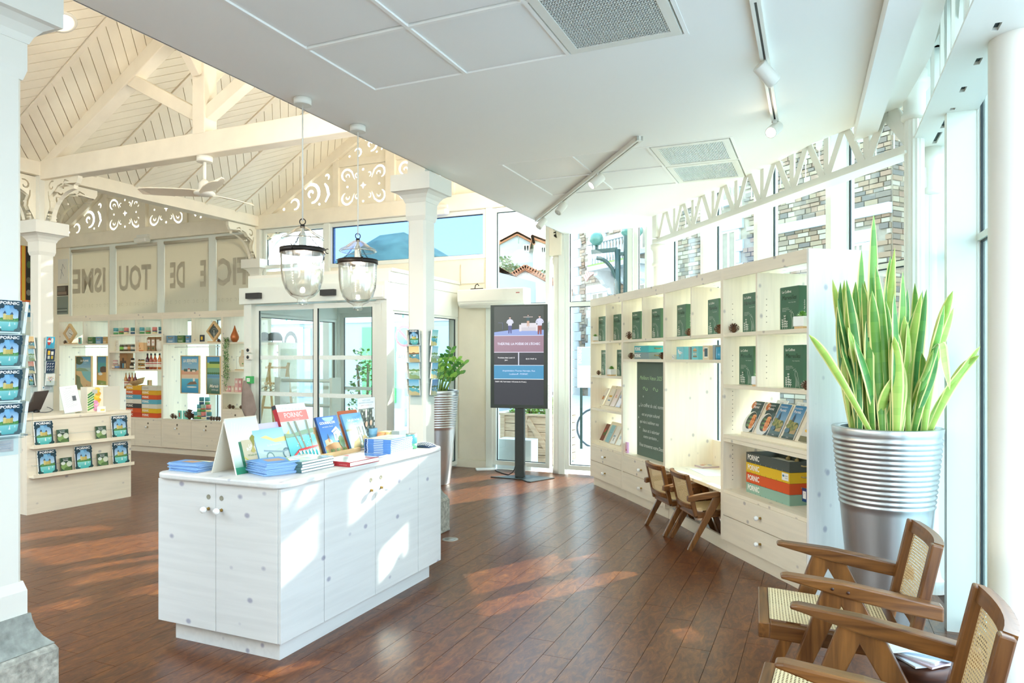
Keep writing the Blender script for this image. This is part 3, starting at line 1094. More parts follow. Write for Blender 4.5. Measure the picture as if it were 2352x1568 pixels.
for i, (p, q) in enumerate(((ROOM[9], ROOM[0]), (ROOM[8], ROOM[9]), (ROOM[7], ROOM[8]))):
 f_ = Fr(q.x, q.y, math.degrees(math.atan2((p - q).y, (p - q).x)))
 struct('wall_back', MB().box(0, (p - q).length, -0.12, 0.0, 0, 5.2 if i < 2 else 3.7), m_white, None, f_.w(0, 0), f_.rz)
struct('trim_2', MB().box(-4.6, 3.35, 9.80, 9.86, 3.45, 3.62), m_beam, None, GO, GF.rz)
window(FA, -4.82, -3.62, [(0.02, 2.45, m_glass), (2.84, 3.45, m_glass)])
window(FA, -3.58, -0.98, [(2.80, 3.45, m_film)])
struct('wall_over_porch', MB().box(-4.8, -0.93, -0.03, 0.05, 2.42, 2.80).box(-1.45, -0.93, -0.03, 0.05, 0.0, 2.42).box(-1.40, -0.98, -0.045, -0.03, 0.12, 2.40).box(-1.36, -1.02, -0.06, -0.03, 2.47, 2.74), m_cream, None, FA.w(0, 0), FRZ)
window(FA, -0.90, -0.09, [(0.06, 2.12, m_glass), (2.12, 3.45, m_glass)])
window(FA, 0.12, 0.98, [(0.06, 2.12, m_glass), (2.12, 3.45, m_glass)])
window(FA, 1.0, 1.30, [(0.06, 2.12, m_glass), (2.12, 3.45, m_glass)])
for i, (x, w_) in enumerate(((-0.94, 0.09), (-3.60, 0.10), (0.08, 0.08))):
 struct('trim_%d' % (3 + i), MB().box(x - w_ / 2, x + w_ / 2, -0.07, 0.07, 0, 3.46), m_frame, None, FA.w(0, 0), FRZ)
struct('baseboard_far', MB().box(-1.44, -0.93, -0.055, -0.03, 0, 0.10), m_cream, None, FA.w(0, 0), FRZ)
RM = [Vector((1.77, 8.5, 0)), Vector((1.865, 8.12, 0)), Vector((2.09, 7.19, 0)), Vector((2.314, 6.26, 0)), Vector((2.538, 5.33, 0)), Vector((2.76, 4.41, 0)), Vector((2.52, 3.78, 0)), Vector((2.17, 2.85, 0))]
decal = MB()
for k in range(5):
 x = 0.10 + k * 0.17
 r_ = 0.045 if k % 2 else 0.036
 decal.add([(p[0], 0, p[1]) for p in circ(x, 0.10 + 0.03 * (k % 2), r_, 14)], [tuple(range(14))])
 decal.box(x - 0.006, x + 0.006, -0.0005, 0.0005, -0.10 - 0.03 * (k % 3), 0.10)
decal_me = decal.mesh('frosted_decal', plain('frosted_film', '#f4fbf8', 0.8))
for i in range(len(RM) - 1):
 d = RM[i + 1] - RM[i]
 fr = Fr(RM[i].x, RM[i].y, math.degrees(math.atan2(d.y, d.x)))
 L = d.length
 w = window(fr, 0.0, L, [(0.04, 2.10, m_greenglass), (2.10, 3.42, m_greenglass)], 0.0, 0.035, 0.06)
 part('fin', MB().box(-0.03, 0.03, -0.17, 0.03, 0.0, 3.42), m_frame, w)
 if 0 < i < 5:
  part('frosted_decal', decal_me, w, (0.03, -0.010, 3.05))
 struct('trim_%d' % (6 + i), MB().box(0, L, -0.12, 0.08, 3.42, 3.62), m_white, None, fr.w(0, 0), fr.rz)
ov = [G(3.55, 0.0), Vector((2.05, 8.95, 0)), Vector((3.55, 4.42, 0)), Vector((3.2, 3.5, 0)), Vector((2.2, 0.9, 0)), Vector((1.5, -0.8, 0)), Vector((-0.6, -1.9, 0)), G(-4.6, -0.12)]
struct('roof', MB().slab([(p.x, p.y) for p in ov][::-1], 3.62, 3.74), m_ceil)
def iron_column(x, y, ztop, cap, label_=None, fl=True):
 c = sroot('iron_column', (x, y, 0))
 m = MB()
 pr = [(0.085, 0.0), (0.085, 0.08), (0.07, 0.10), (0.062, 0.16), (0.058, 0.5), (0.054, ztop - 0.30)]
 n = 28
 vs_, fs_ = [], []
 for r_, z in pr:
  for k in range(n):
   an = 2 * PI * k / n
   rr = r_ * (0.93 if (k % 2 and fl and z > 0.3) else 1)
   vs_.append((rr * math.cos(an), rr * math.sin(an), z))
 for i in range(len(pr) - 1):
  for k in range(n):
   l = (k + 1) % n
   fs_.append((i * n + k, i * n + l, (i + 1) * n + l, (i + 1) * n + k))
 m.add(vs_, fs_)
 part('shaft', m, m_white, c)
 z = ztop
 part('capital', MB().lathe([(0.054, z - 0.30), (0.072, z - 0.29), (0.072, z - 0.265), (0.06, z - 0.25), (0.062, z - 0.13), (0.085, z - 0.10), (0.088, z - 0.06), (0.07, z - 0.05), (0.068, z)], 24), m_white, c)
 return c
c1, c2, c3 = atY(2100, 900, 4.30), atY(2139, 900, 4.47), atY(1512, 900, 7.80)
iron_column(c1.x, c1.y, 3.22, True)
iron_column(c2.x, c2.y, 2.80, True, fl=False)
iron_column(c3.x, c3.y, 2.78, True, fl=False)
struct('column_post', MB().box(-0.05, 0.05, -0.05, 0.05, 2.80, 3.4), m_white, None, (c3.x, c3.y, 0), R(14))
struct('column_post', MB().box(-0.05, 0.05, -0.05, 0.05, 2.80, 3.4), m_white, None, (c2.x + 0.03, c2.y + 0.08, 0), R(24))
def lattice(p, q, zb, zt, n, plate, name):
 d = (q - p); L = d.length
 root = sroot(name, (p.x, p.y, 0), math.atan2(d.y, d.x))
 part('lower_chord', MB().box(0, L, -plate / 2, plate / 2, zb, zb + 0.018).box(0, L, -0.02, 0.02, zb + 0.018, zb + 0.07), m_white, root)
 part('upper_chord', MB().box(0, L, -0.05, 0.05, zt - 0.02, zt), m_white, root)
 st = L / n
 for k in range(n + 1):
  part('upright', MB().box(k * st - 0.026, k * st + 0.026, -0.008, 0.008, zb + 0.06, zt - 0.02), m_white, root)
  if k < n:
   for s in (0, 1):
    x0, x1 = (k * st + 0.03, (k + 0.5) * st - 0.01) if s == 0 else ((k + 1) * st - 0.03, (k + 0.5) * st + 0.01)
    part('diagonal', MB().bar((x0, -0.012, zb + 0.06), (x1, -0.012, zt - 0.03), 0.008, 0.058), m_white, root)
 return root
lattice(Vector((c3.x, c3.y, 0)), Vector((c1.x, c1.y, 0)), 2.72, 3.10, 9, 0.14, 'lattice_girder')
d2 = Vector((-0.40, -0.917, 0))
q2 = Vector((c2.x, c2.y, 0)) + d2 * 2.9
g2 = sroot('slotted_girder', (c2.x, c2.y, 0), math.atan2(d2.y, d2.x))
m = MB()
for y0, y1 in ((-0.125, -0.012), (0.012, 0.125)):
 m.box(-0.05, 2.9, y0, y1, 2.80, 2.815)
xs = [-0.05, 0.12, 0.36, 0.44, 0.68, 0.76, 0.80, 1.04, 1.12, 1.40, 1.48, 1.76, 1.84, 2.9]
for k in range(0, len(xs) - 1, 2):
 m.box(xs[k], xs[k + 1], -0.012, 0.012, 2.80, 2.815)
part('slotted_plate', m, m_white, g2)
part('slot_dark_strip', MB().box(-0.03, 2.88, -0.02, 0.02, 2.816, 2.82), m_void, g2)  # dark strip added over the slots so they look shaded against the sky
for k in range(8):
 x = 0.12 + k * 0.34
 part('upright', MB().box(x - 0.016, x + 0.016, -0.06, -0.044, 2.815, 3.5), m_white, g2)
 part('diagonal', MB().bar((x, 0.05, 2.83), (x + 0.34, 0.05, 3.45), 0.03, 0.012), m_white, g2)
 part('diagonal', MB().bar((x + 0.34, 0.07, 2.83), (x, 0.07, 3.45), 0.03, 0.012), m_white, g2)
 part('rosette', MB().lathe([(0.0, 0), (0.035, 0.004), (0.035, 0.016), (0.0, 0.02)], 12, 0, T(x + 0.17, 0.04, 3.14) @ RX(90)), m_white, g2)
bz = sroot('column_brace', (c1.x, c1.y, 0), math.atan2(c3.y - c1.y, c3.x - c1.x))
part('curved_bar', MB().tube([(0.05 + 0.30 * (1 - math.cos(R(t))), 0, 2.78 + 0.36 * math.sin(R(t))) for t in range(0, 91, 10)], 0.018, 8), m_white, bz)
part('cross_bar', MB().bar((0.05, 0, 2.80), (0.42, 0, 3.26), 0.012, 0.05).bar((0.05, 0, 3.26), (0.42, 0, 2.80), 0.012, 0.05), m_white, bz)
rc = sroot('round_column', (2.105, 2.92, 0))
part('shaft', MB().lathe([(0.14, 0), (0.14, 0.10), (0.115, 0.13), (0.112, 3.05), (0.14, 3.09)], 32), m_white, rc)
pipe = MB().tube([(2.06, 2.62, 3.04), (2.07, 2.63, 2.93), (2.12, 2.66, 2.85), (2.24, 2.74, 2.74)], 0.022, 10)
struct('drain_pipe', pipe, m_white)
X0, X1, YP = -3.47, -1.43, -1.70
pv = sroot('door_1', FA.w(0, 0), FRZ)
part('header', MB().box(X0 - 0.10, X1 + 0.02, YP - 0.10, YP + 0.06, 2.14, 2.34).box(X0 - 0.02, X1 + 0.03, YP - 0.03, 0.0, 2.34, 2.46), m_frame, pv)
part('side_header', MB().box(X1 - 0.05, X1 + 0.02, YP, -0.05, 2.02, 2.34).box(X0, X0 + 0.05, YP, -0.05, 2.02, 2.34), m_frame, pv)
part('door_post', MB().box(X1 - 0.05, X1 + 0.02, YP - 0.06, YP + 0.06, 0, 2.14).box(X0 - 0.06, X0 + 0.06, YP - 0.06, YP + 0.06, 0, 2.14).box(X1 - 0.13, X1 - 0.05, YP - 0.05, YP + 0.0, 0, 2.14), m_frame, pv)
def leaf(x0, x1, y, par, z1=2.12, gl_=m_glass):
 f = 0.06
 l = part('door_leaf', MB().box(x0, x0 + f, y - 0.02, y + 0.02, 0.02, z1).box(x1 - f, x1, y - 0.02, y + 0.02, 0.02, z1).box(x0 + f, x1 - f, y - 0.02, y + 0.02, 0.02, 0.12).box(x0 + f, x1 - f, y - 0.02, y + 0.02, z1 - 0.06, z1), m_frame, par)
 part('pane', MB().box(x0 + f, x1 - f, y - 0.004, y + 0.004, 0.12, z1 - 0.06), gl_, l)
 g_ = MB()
 for a, b in ((x0 + f, x0 + f + 0.008), (x1 - f - 0.008, x1 - f)):
  g_.box(a, b, y - 0.022, y - 0.006, 0.12, z1 - 0.06)
 part('gasket', g_, m_black, l)
 s_ = MB()
 for zz in (1.45, 1.0):
  s_.box(x0 + f, x1 - f, y - 0.007, y - 0.005, zz, zz + 0.05)
  for k in range(5):
   xx = x0 + f + 0.12 + k * 0.13
   for sg in (1, -1):
    s_.bar((xx, y - 0.008, zz + 0.025), (xx + 0.03, y - 0.008, zz + 0.025 + sg * 0.022), 0.003, 0.008)
 part('frosted_stripe', s_, plain('frosted_stripe', '#e9f2ee', 0.8), l)
 return l
leaf(X0 + 0.06, -2.44, YP + 0.03, pv); leaf(-2.46, X1 - 0.13, YP - 0.02, pv)
part('door_sensor', MB().box(-3.42, -3.20, YP - 0.15, YP - 0.10, 2.20, 2.27).box(-2.28, -2.08, YP - 0.15, YP - 0.10, 2.20, 2.27), cmat('#2c2c2c'), pv)
part('notice_plate', MB().box(-1.60, -1.43, YP - 0.115, YP - 0.10, 2.16, 2.29), m_paper, pv)
part('porch_roof', MB().slab([(X0 - 0.05, YP), (X1 + 0.05, YP), (X1 + 0.05, 0.0), (X0 - 0.05, 0.0)], 2.46, 2.50), m_white, pv)
for i, (xx, nm) in enumerate(((X1 - 0.02, 'right'), (X0 + 0.02, 'left'))):
 fr = Fr(*FA.w(xx, YP + 0.06)[:2], GA)
 window(fr, 0.0, 1.60, [(0.03, 2.04, m_glass)], 0.0, 0.05, 0.06)
pd = sroot('door_2', FA.w(0, 0), FRZ)
part('outer_frame', MB().box(X0, X0 + 0.08, -0.05, 0.05, 0, 2.4).box(X1 - 0.08, X1, -0.05, 0.05, 0, 2.4).box(X0, X1, -0.05, 0.05, 2.12, 2.42), m_frame, pd)
leaf(X0 + 0.08, -2.75, 0.02, pd); leaf(-2.2, X1 - 0.08, 0.02, pd)
part('push_bar', MB().tube([(X0 + 0.12, YP + 0.40, 1.18), (-2.50, YP + 0.40, 1.18)], 0.022, 8).tube([(X0 + 0.12, YP + 0.5, 0.86), (-2.50, YP + 0.5, 0.86)], 0.022, 8).box(X0 + 0.05, X0 + 0.14, YP + 0.36, YP + 0.54, 0, 1.22).box(-2.54, -2.50, YP + 0.36, YP + 0.54, 0, 1.22), m_frame, pv)
# ================================================================ FURNITURE
knob_mb = MB().lathe([(0.009, 0.0), (0.007, 0.006), (0.007, 0.02), (0.010, 0.022)], 10, 0).lathe([(0.006, 0.02), (0.0135, 0.024), (0.017, 0.032), (0.016, 0.041), (0.010, 0.048), (0.0, 0.050)], 14, 1)
knob_me = knob_mb.mesh('knob', [m_brass, m_porc])
KM = RX(90)                                   # sticks out towards -y
BP = [(0.911, 8.20), (1.151, 7.37), (1.392, 6.45), (1.592, 5.35), (1.822, 4.33)]
BH, BD, TT = 2.15, 0.48, 0.02
UF, UW = [], []
for k in range(4):
 dx, dy = BP[k + 1][0] - BP[k][0], BP[k + 1][1] - BP[k][1]
 UF.append(Fr(BP[k][0], BP[k][1], math.degrees(math.atan2(dy, dx)))); UW.append(math.hypot(dx, dy))
ZS = [0.485, 0.90, 1.275, 1.66]
def unit(k, label, shelves, dividers, drawers, backs, extra=None):
 fr, w = UF[k], UW[k]
 u = thing('bookcase_unit', label, 'bookcase', fr.w(0, 0), fr.rz)
 part('side_panel', MB().box(0, TT, 0, BD, 0.1, BH - 0.001), m_pinez, u)
 part('side_panel', MB().box(w - TT, w, 0, BD, 0.1 if k < 3 else 0.0, BH - 0.001), m_pinez if k < 3 else m_side, u)
 part('top_board', MB().box(TT, w - TT, 0.02, BD, BH - 0.03, BH), m_pine, u)
 part('fascia', MB().box(TT, w - TT, 0.0, 0.02, BH - 0.085, BH), m_pine, u)
 part('plinth', MB().box(0.0, w - 0.002, 0.045, 0.065, 0, 0.10), m_pine, u)
 for z in shelves:
  part('shelf', MB().box(TT, w - TT, 0.004, BD - 0.012, z - 0.026, z), m_ledge, u)
 for x, z0, z1 in dividers:
  part('divider', MB().box(x - 0.01, x + 0.01, 0.006, BD - 0.012, z0, z1), m_pinez, u)
 for z0, z1, two in drawers:
  xs_ = [TT, w - TT]
  d = part('drawer', MB().box(xs_[0] + 0.002, xs_[1] - 0.002, -0.001, 0.3, z0 + 0.002, z1 - 0.002), m_pine, u)
  part('knob', knob_me, d, M=T((xs_[0] + xs_[1]) / 2, -0.001, (z0 + z1) / 2) @ KM)
 for x0, x1, z0, z1 in backs:
  part('back_panel', MB().box(x0, x1, BD - 0.012, BD, z0, z1), m_pinez, u)
 return u
DR = [(0.292, 0.459, 0), (0.104, 0.290, 0)]
w = UW[0]
u1 = unit(0, 'farthest bookcase unit, four rows of shelves over two drawers beside the glass corner', ZS, [(w * 0.5, 1.275, 1.634), (w * 0.5, 1.66, BH - 0.085)], DR, [(TT, w - TT, 0.10, 0.46)])
w = UW[1]
u2 = unit(1, 'bookcase unit holding the chalkboard above its two drawers', [ZS[0], 1.46, ZS[3]], [(w * 0.5, 1.66, BH - 0.085)], DR, [(TT, w - TT, 0.10, 0.46)])
w = UW[2]
u3 = unit(2, 'bookcase unit with a low open desk where the small chairs stand', [1.46, ZS[3]], [(w * 0.5, 1.66, BH - 0.085)], [],
   [(TT, w - TT, 0.02, 0.72)])
part('desk_top', MB().box(TT, w - TT, -0.005, BD - 0.012, 0.452, 0.478), m_ledge, u3)
w = UW[3]
u4 = unit(3, 'nearest bookcase unit, with the stacked wooden trays above two drawers', ZS, [(w * 0.44, 1.275, 1.634), (w * 0.44, 1.66, BH - 0.085)], DR,
   [(TT, w - TT, 0.10, 0.80)])
part('double_shelf', MB().box(TT, w - TT, 0.006, 0.40, 0.846, 0.872), m_ledge, u4)
for xx in (0.0705, 0.0,):
 pass
ph = MB()
for z in [0.55 + 0.032 * i for i in range(9)] + [0.93 + 0.032 * i for i in range(10)] + [1.33 + 0.04 * i for i in range(5)] + [1.72 + 0.04 * i for i in range(5)]:
 ph.box(TT, TT + 0.001, 0.075, 0.081, z, z + 0.006)
for z in [1.33 + 0.04 * i for i in range(5)] + [1.72 + 0.04 * i for i in range(5)]:
 ph.box(w * 0.44 + 0.01, w * 0.44 + 0.011, 0.075, 0.081, z, z + 0.006)
o = part('peg_holes', ph, cmat('#6b6256'), u4); o['kind'] = 'stuff'
fr = UF[1]; w = UW[1]
xa = 0.17
cbd = thing('chalkboard', 'dark green chalkboard with chalk writing set in the bookcase', 'chalkboard', fr.w(xa, 0.09), fr.rz)
CW, CH = w - xa - 0.03, 0.945
part('board', MB().box(0, CW, 0, 0.012, 0.487, 1.432), m_board, cbd)
art = Art()
gcol, wcol = '#b6dba6', '#dfe6df'
art.text('Meilleurs V\u0153ux 2025', CW * 0.42, 1.255, 0.040, gcol, shear=0.35, wmax=CW * 0.70)
for xx in (0.26, 0.56):
 art.many([[(CW * xx + x * 1.6, 1.165 + z) for x, z in stroke(spiral(-0.02, 0.0, 0.004, 0.018, 300, 60, 8) + spiral(0.02, 0.0, 0.018, 0.004, 240, 480, 8), 0.006)]], gcol)
for xx, zz in ((0.20, 1.085), (0.86, 1.065), (0.08, 0.985), (0.06, 0.87), (0.95, 0.88), (0.10, 0.77), (0.96, 0.76)):
 for a_ in (0, 60, 120):
  art.line([(CW * xx - 0.012 * math.cos(R(a_)), zz - 0.012 * math.sin(R(a_))), (CW * xx + 0.012 * math.cos(R(a_)), zz + 0.012 * math.sin(R(a_)))], 0.003, wcol)
for t_, xx, zz, hh, ww in (('Le coffret du ciel, nomme', 0.13, 0.985, 0.036, 0.80), ("est un projet culturel", 0.17, 0.895, 0.032, 0.70), ('qui vise \u00e0 sublimer nos', 0.11, 0.82, 0.032, 0.82),
       ('lieux et \u00e0 valoriser', 0.20, 0.735, 0.034, 0.68), ('notre territoire ...', 0.22, 0.675, 0.032, 0.60), ('Vous trouverez votre Destination', 0.10, 0.585, 0.036, 0.86)):
 art.text(t_, CW * xx, zz, hh, wcol, 'L', shear=0.3, wmax=CW * ww, bold=0.004)
part('chalk_writing', art.mesh('chalk_writing', colattr('chalk', 0.9)), cbd)['kind'] = 'stuff'
def tilt_board(u, fr, w, z, x0, x1, depth=0.13, h=0.25, y0=0.07):
 b = MB().bar((x0, y0 + 0.012, z + 0.02), (x1, y0 + 0.012, z + 0.02), 0.018, 0.05)
 part('display_ledge', MB().box(x0, x1, y0 - 0.005, y0 + 0.012, z, z + 0.032).box(x0, x1, y0 + 0.012, y0 + 0.05, z, z + 0.015), m_ledge, u)
 m = MB().add([(x0, y0 + 0.04, z + 0.015), (x1, y0 + 0.04, z + 0.015), (x1, y0 + 0.16, z + h), (x0, y0 + 0.16, z + h),
     (x0, y0 + 0.052, z + 0.015), (x1, y0 + 0.052, z + 0.015), (x1, y0 + 0.172, z + h), (x0, y0 + 0.172, z + h)],
     [(0, 1, 2, 3), (7, 6, 5, 4), (0, 4, 5, 1), (1, 5, 6, 2), (2, 6, 7, 3), (3, 7, 4, 0)])
 part('sloped_board', m, m_pine, u)
tilt_board(u4, UF[3], UW[3], 0.90, 0.16, UW[3] - 0.03)
tilt_board(u1, UF[0], UW[0], 0.90, 0.10, UW[0] - 0.03)
tilt_board(u1, UF[0], UW[0], 0.485, 0.10, UW[0] - 0.03)
IF = Fr(-1.109, 3.379, GA)
IL, IWD, IZ = 1.553, 0.82, 0.848
isl = thing('display_island', 'large white knotty-wood counter unit with doors in the middle of the floor', 'counter', IF.w(0, 0), IF.rz)
part('carcass', MB().box(0.016, IL - 0.002, 0.016, IWD - 0.002, 0.10, IZ), m_islz, isl)
part('plinth', MB().box(0.05, IL - 0.07, 0.05, IWD - 0.07, 0, 0.10), m_isl, isl)
rr = 0.07
pts = []
for cx_, cy_, a0_ in ((IL + 0.012 - rr, IWD + 0.012 - rr, 0), (-0.022 + rr, IWD + 0.012 - rr, 90), (-0.022 + rr, -0.022 + rr, 180), (IL + 0.012 - rr, -0.022 + rr, 270)):
 pts += [(cx_ + rr * math.cos(R(a0_ + t * 15)), cy_ + rr * math.sin(R(a0_ + t * 15))) for t in range(7)]
part('worktop', MB().slab(pts, IZ, 0.878), m_isl, isl, bevel=0.008)
xs_ = [0.0] + [IF.pix(px, 1200, 0)[0] for px in (744.5, 862, 960)] + [IL]
hole_me = MB().lathe([(0.0, 0.0), (0.0095, 0.0005), (0.0125, 0.002), (0.0125, 0.0)], 14).mesh('finger_hole', cmat('#8e8a78'))
for i in range(4):
 isdoor = i in (1, 2)
 d = part('door' if isdoor else 'front_panel', MB().box(xs_[i] + 0.0015, xs_[i + 1] - 0.0015, -0.001, 0.016, 0.102, IZ - 0.002), m_isl, isl, bevel=0.0012)
 if isdoor:
  kx = xs_[i + 1] - 0.045 if i == 1 else xs_[i] + 0.055
  part('knob', knob_me, d, M=T(kx, -0.001, 0.715) @ KM)
  part('finger_hole', hole_me, d, M=T(kx, -0.0012, 0.775) @ KM)
for i in range(2):
 y0, y1 = (0.016, 0.415) if i == 0 else (0.415, IWD)
 d = part('door', MB().box(-0.001, 0.016, y0 + 0.0015, y1 - 0.0015, 0.102, IZ - 0.002), m_isly, isl, bevel=0.0012)
 ky = 0.375 if i == 0 else 0.462
 part('knob', knob_me, d, M=T(-0.001, ky, 0.715) @ RY(-90))
 part('finger_hole', hole_me, d, M=T(-0.0012, ky, 0.775) @ RY(-90))
DF = Fr(-4.54, 6.60, 61.2)
DL, DDp = 1.02, 0.60
dk = thing('reception_desk', 'pale wooden reception desk with two brochure ledges at the left', 'desk', DF.w(0, 0), DF.rz)
part('front_panel', MB().box(0, DL, 0, 0.022, 0.0, 0.885), m_pine, dk)
part('side_panel', MB().box(0, 0.022, 0.022, DDp, 0, 0.885), m_pinez, dk)
part('side_panel', MB().box(DL - 0.022, DL, 0.022, DDp, 0, 0.885), m_pinez, dk)
pts = [(-0.02, DDp + 0.02), (-0.02, -0.015)] + [(DL + 0.02 - 0.06 + 0.06 * math.sin(R(t * 15)), -0.015 + 0.06 - 0.06 * math.cos(R(t * 15))) for t in range(7)] + [(DL + 0.02, DDp + 0.02)]
part('desk_top', MB().slab(pts, 0.885, 0.915), m_pine, dk, bevel=0.006)
for z in (0.345, 0.622):
 part('brochure_ledge', MB().box(0.02, DL - 0.01, -0.075, 0.0, z, z + 0.016).box(0.02, DL - 0.01, -0.075, -0.063, z + 0.016, z + 0.034), m_ledge, dk)
 part('retaining_rod', MB().tube([(0.04, -0.06, z + 0.115), (DL - 0.05, -0.06, z + 0.115)], 0.004, 8).tube([(0.04, -0.06, z + 0.115), (0.04, 0.0, z + 0.115)], 0.004, 6).tube([(DL - 0.05, -0.06, z + 0.115), (DL - 0.05, 0.0, z + 0.115)], 0.004, 6), m_acryl, dk)
SF = Fr(*FA.w(-8.62, -0.713)[:2], GA - 90)
SH_, SD = 2.145, 0.46
sxs = [SF.pix(px, 760, 0)[0] for px in (134.5, 190.5, 249.5, 310.5, 372.5, 440, 509.5, 571)]
groups = [(0, 2, 'leftmost bay of the back shelving, with the pale rhombus clock', [1.70], [(1, 1.70)], [], 0.535),
   (2, 4, 'back shelving bay full of jars, bottles and stacked trays', [1.29, 1.575, 1.845], [(3, 1.29)], [], 0.535),
   (4, 6, 'back shelving bay with the dark rhombus clock over hanging posters', [1.70], [(5, 1.70)], [], 0.535),
   (6, 7, 'narrow right-hand bay of the back shelving, with a trailing plant', [0.97, 1.29, 1.70], [], [], 0.72)]
for g0_, g1_, lab, shelves, divs, backs, zc in groups:
 xa, xb = sxs[g0_], sxs[g1_]
 L = xb - xa
 s_ = thing('shelving_unit', lab, 'shelving', SF.w(xa, 0), SF.rz)
 part('side_panel', MB().box(0, 0.02, 0, SD, 0.09, SH_ - 0.001), m_pinez, s_)
 part('side_panel', MB().box(L - 0.018, L - 0.001, 0, SD, 0.09, SH_ - 0.001), m_pinez, s_)
 part('top_board', MB().box(0.0, L - 0.001, -0.002, SD, SH_ - 0.002, SH_ + 0.022), m_pine, s_)
 part('fascia', MB().box(0.02, L - 0.018, 0, 0.018, SH_ - 0.075, SH_ - 0.002), m_pine, s_)
 part('plinth', MB().box(0, L - 0.001, 0.03, 0.05, 0, 0.09), m_pine, s_)
 part('counter', MB().box(0.02, L - 0.018, -0.004, SD, zc - 0.025, zc), m_ledge, s_)
 for z in shelves:
  part('shelf', MB().box(0.02, L - 0.018, 0.003, SD - 0.01, z - 0.024, z), m_ledge, s_)
 for gi, z0 in divs:
  x = sxs[gi] - xa
  part('divider', MB().box(x - 0.009, x + 0.009, 0.003, SD - 0.01, z0, SH_ - 0.075), m_pinez, s_)
 for f0, f1, z0, z1 in backs:
  part('back_panel', MB().box(max(0.02, L * f0), min(L - 0.018, L * f1), SD - 0.01, SD, z0, z1), m_pinez, s_)
 part('bottom_board', MB().box(0.02, L - 0.018, 0.02, SD, 0.09, 0.11), m_pine, s_)
 nd = 2 if g1_ - g0_ == 2 else 1
 for i in range(nd):
  a_, b_ = 0.02 + (L - 0.038) * i / nd, 0.02 + (L - 0.038) * (i + 1) / nd
  d = part('door', MB().box(a_ + 0.002, b_ - 0.002, -0.003, 0.014, 0.092, zc - 0.027), m_pine, s_)
  part('knob', knob_me, d, M=T((a_ + b_) / 2, -0.003, zc - 0.14) @ KM)
  part('finger_hole', MB().lathe([(0.0, 0.0), (0.012, 0.0006), (0.015, 0.002), (0.015, 0.0)], 12).mesh('finger_hole', cmat('#6e6350')), d, M=T((a_ + b_) / 2 + 0.006, -0.0035, zc - 0.085) @ KM)
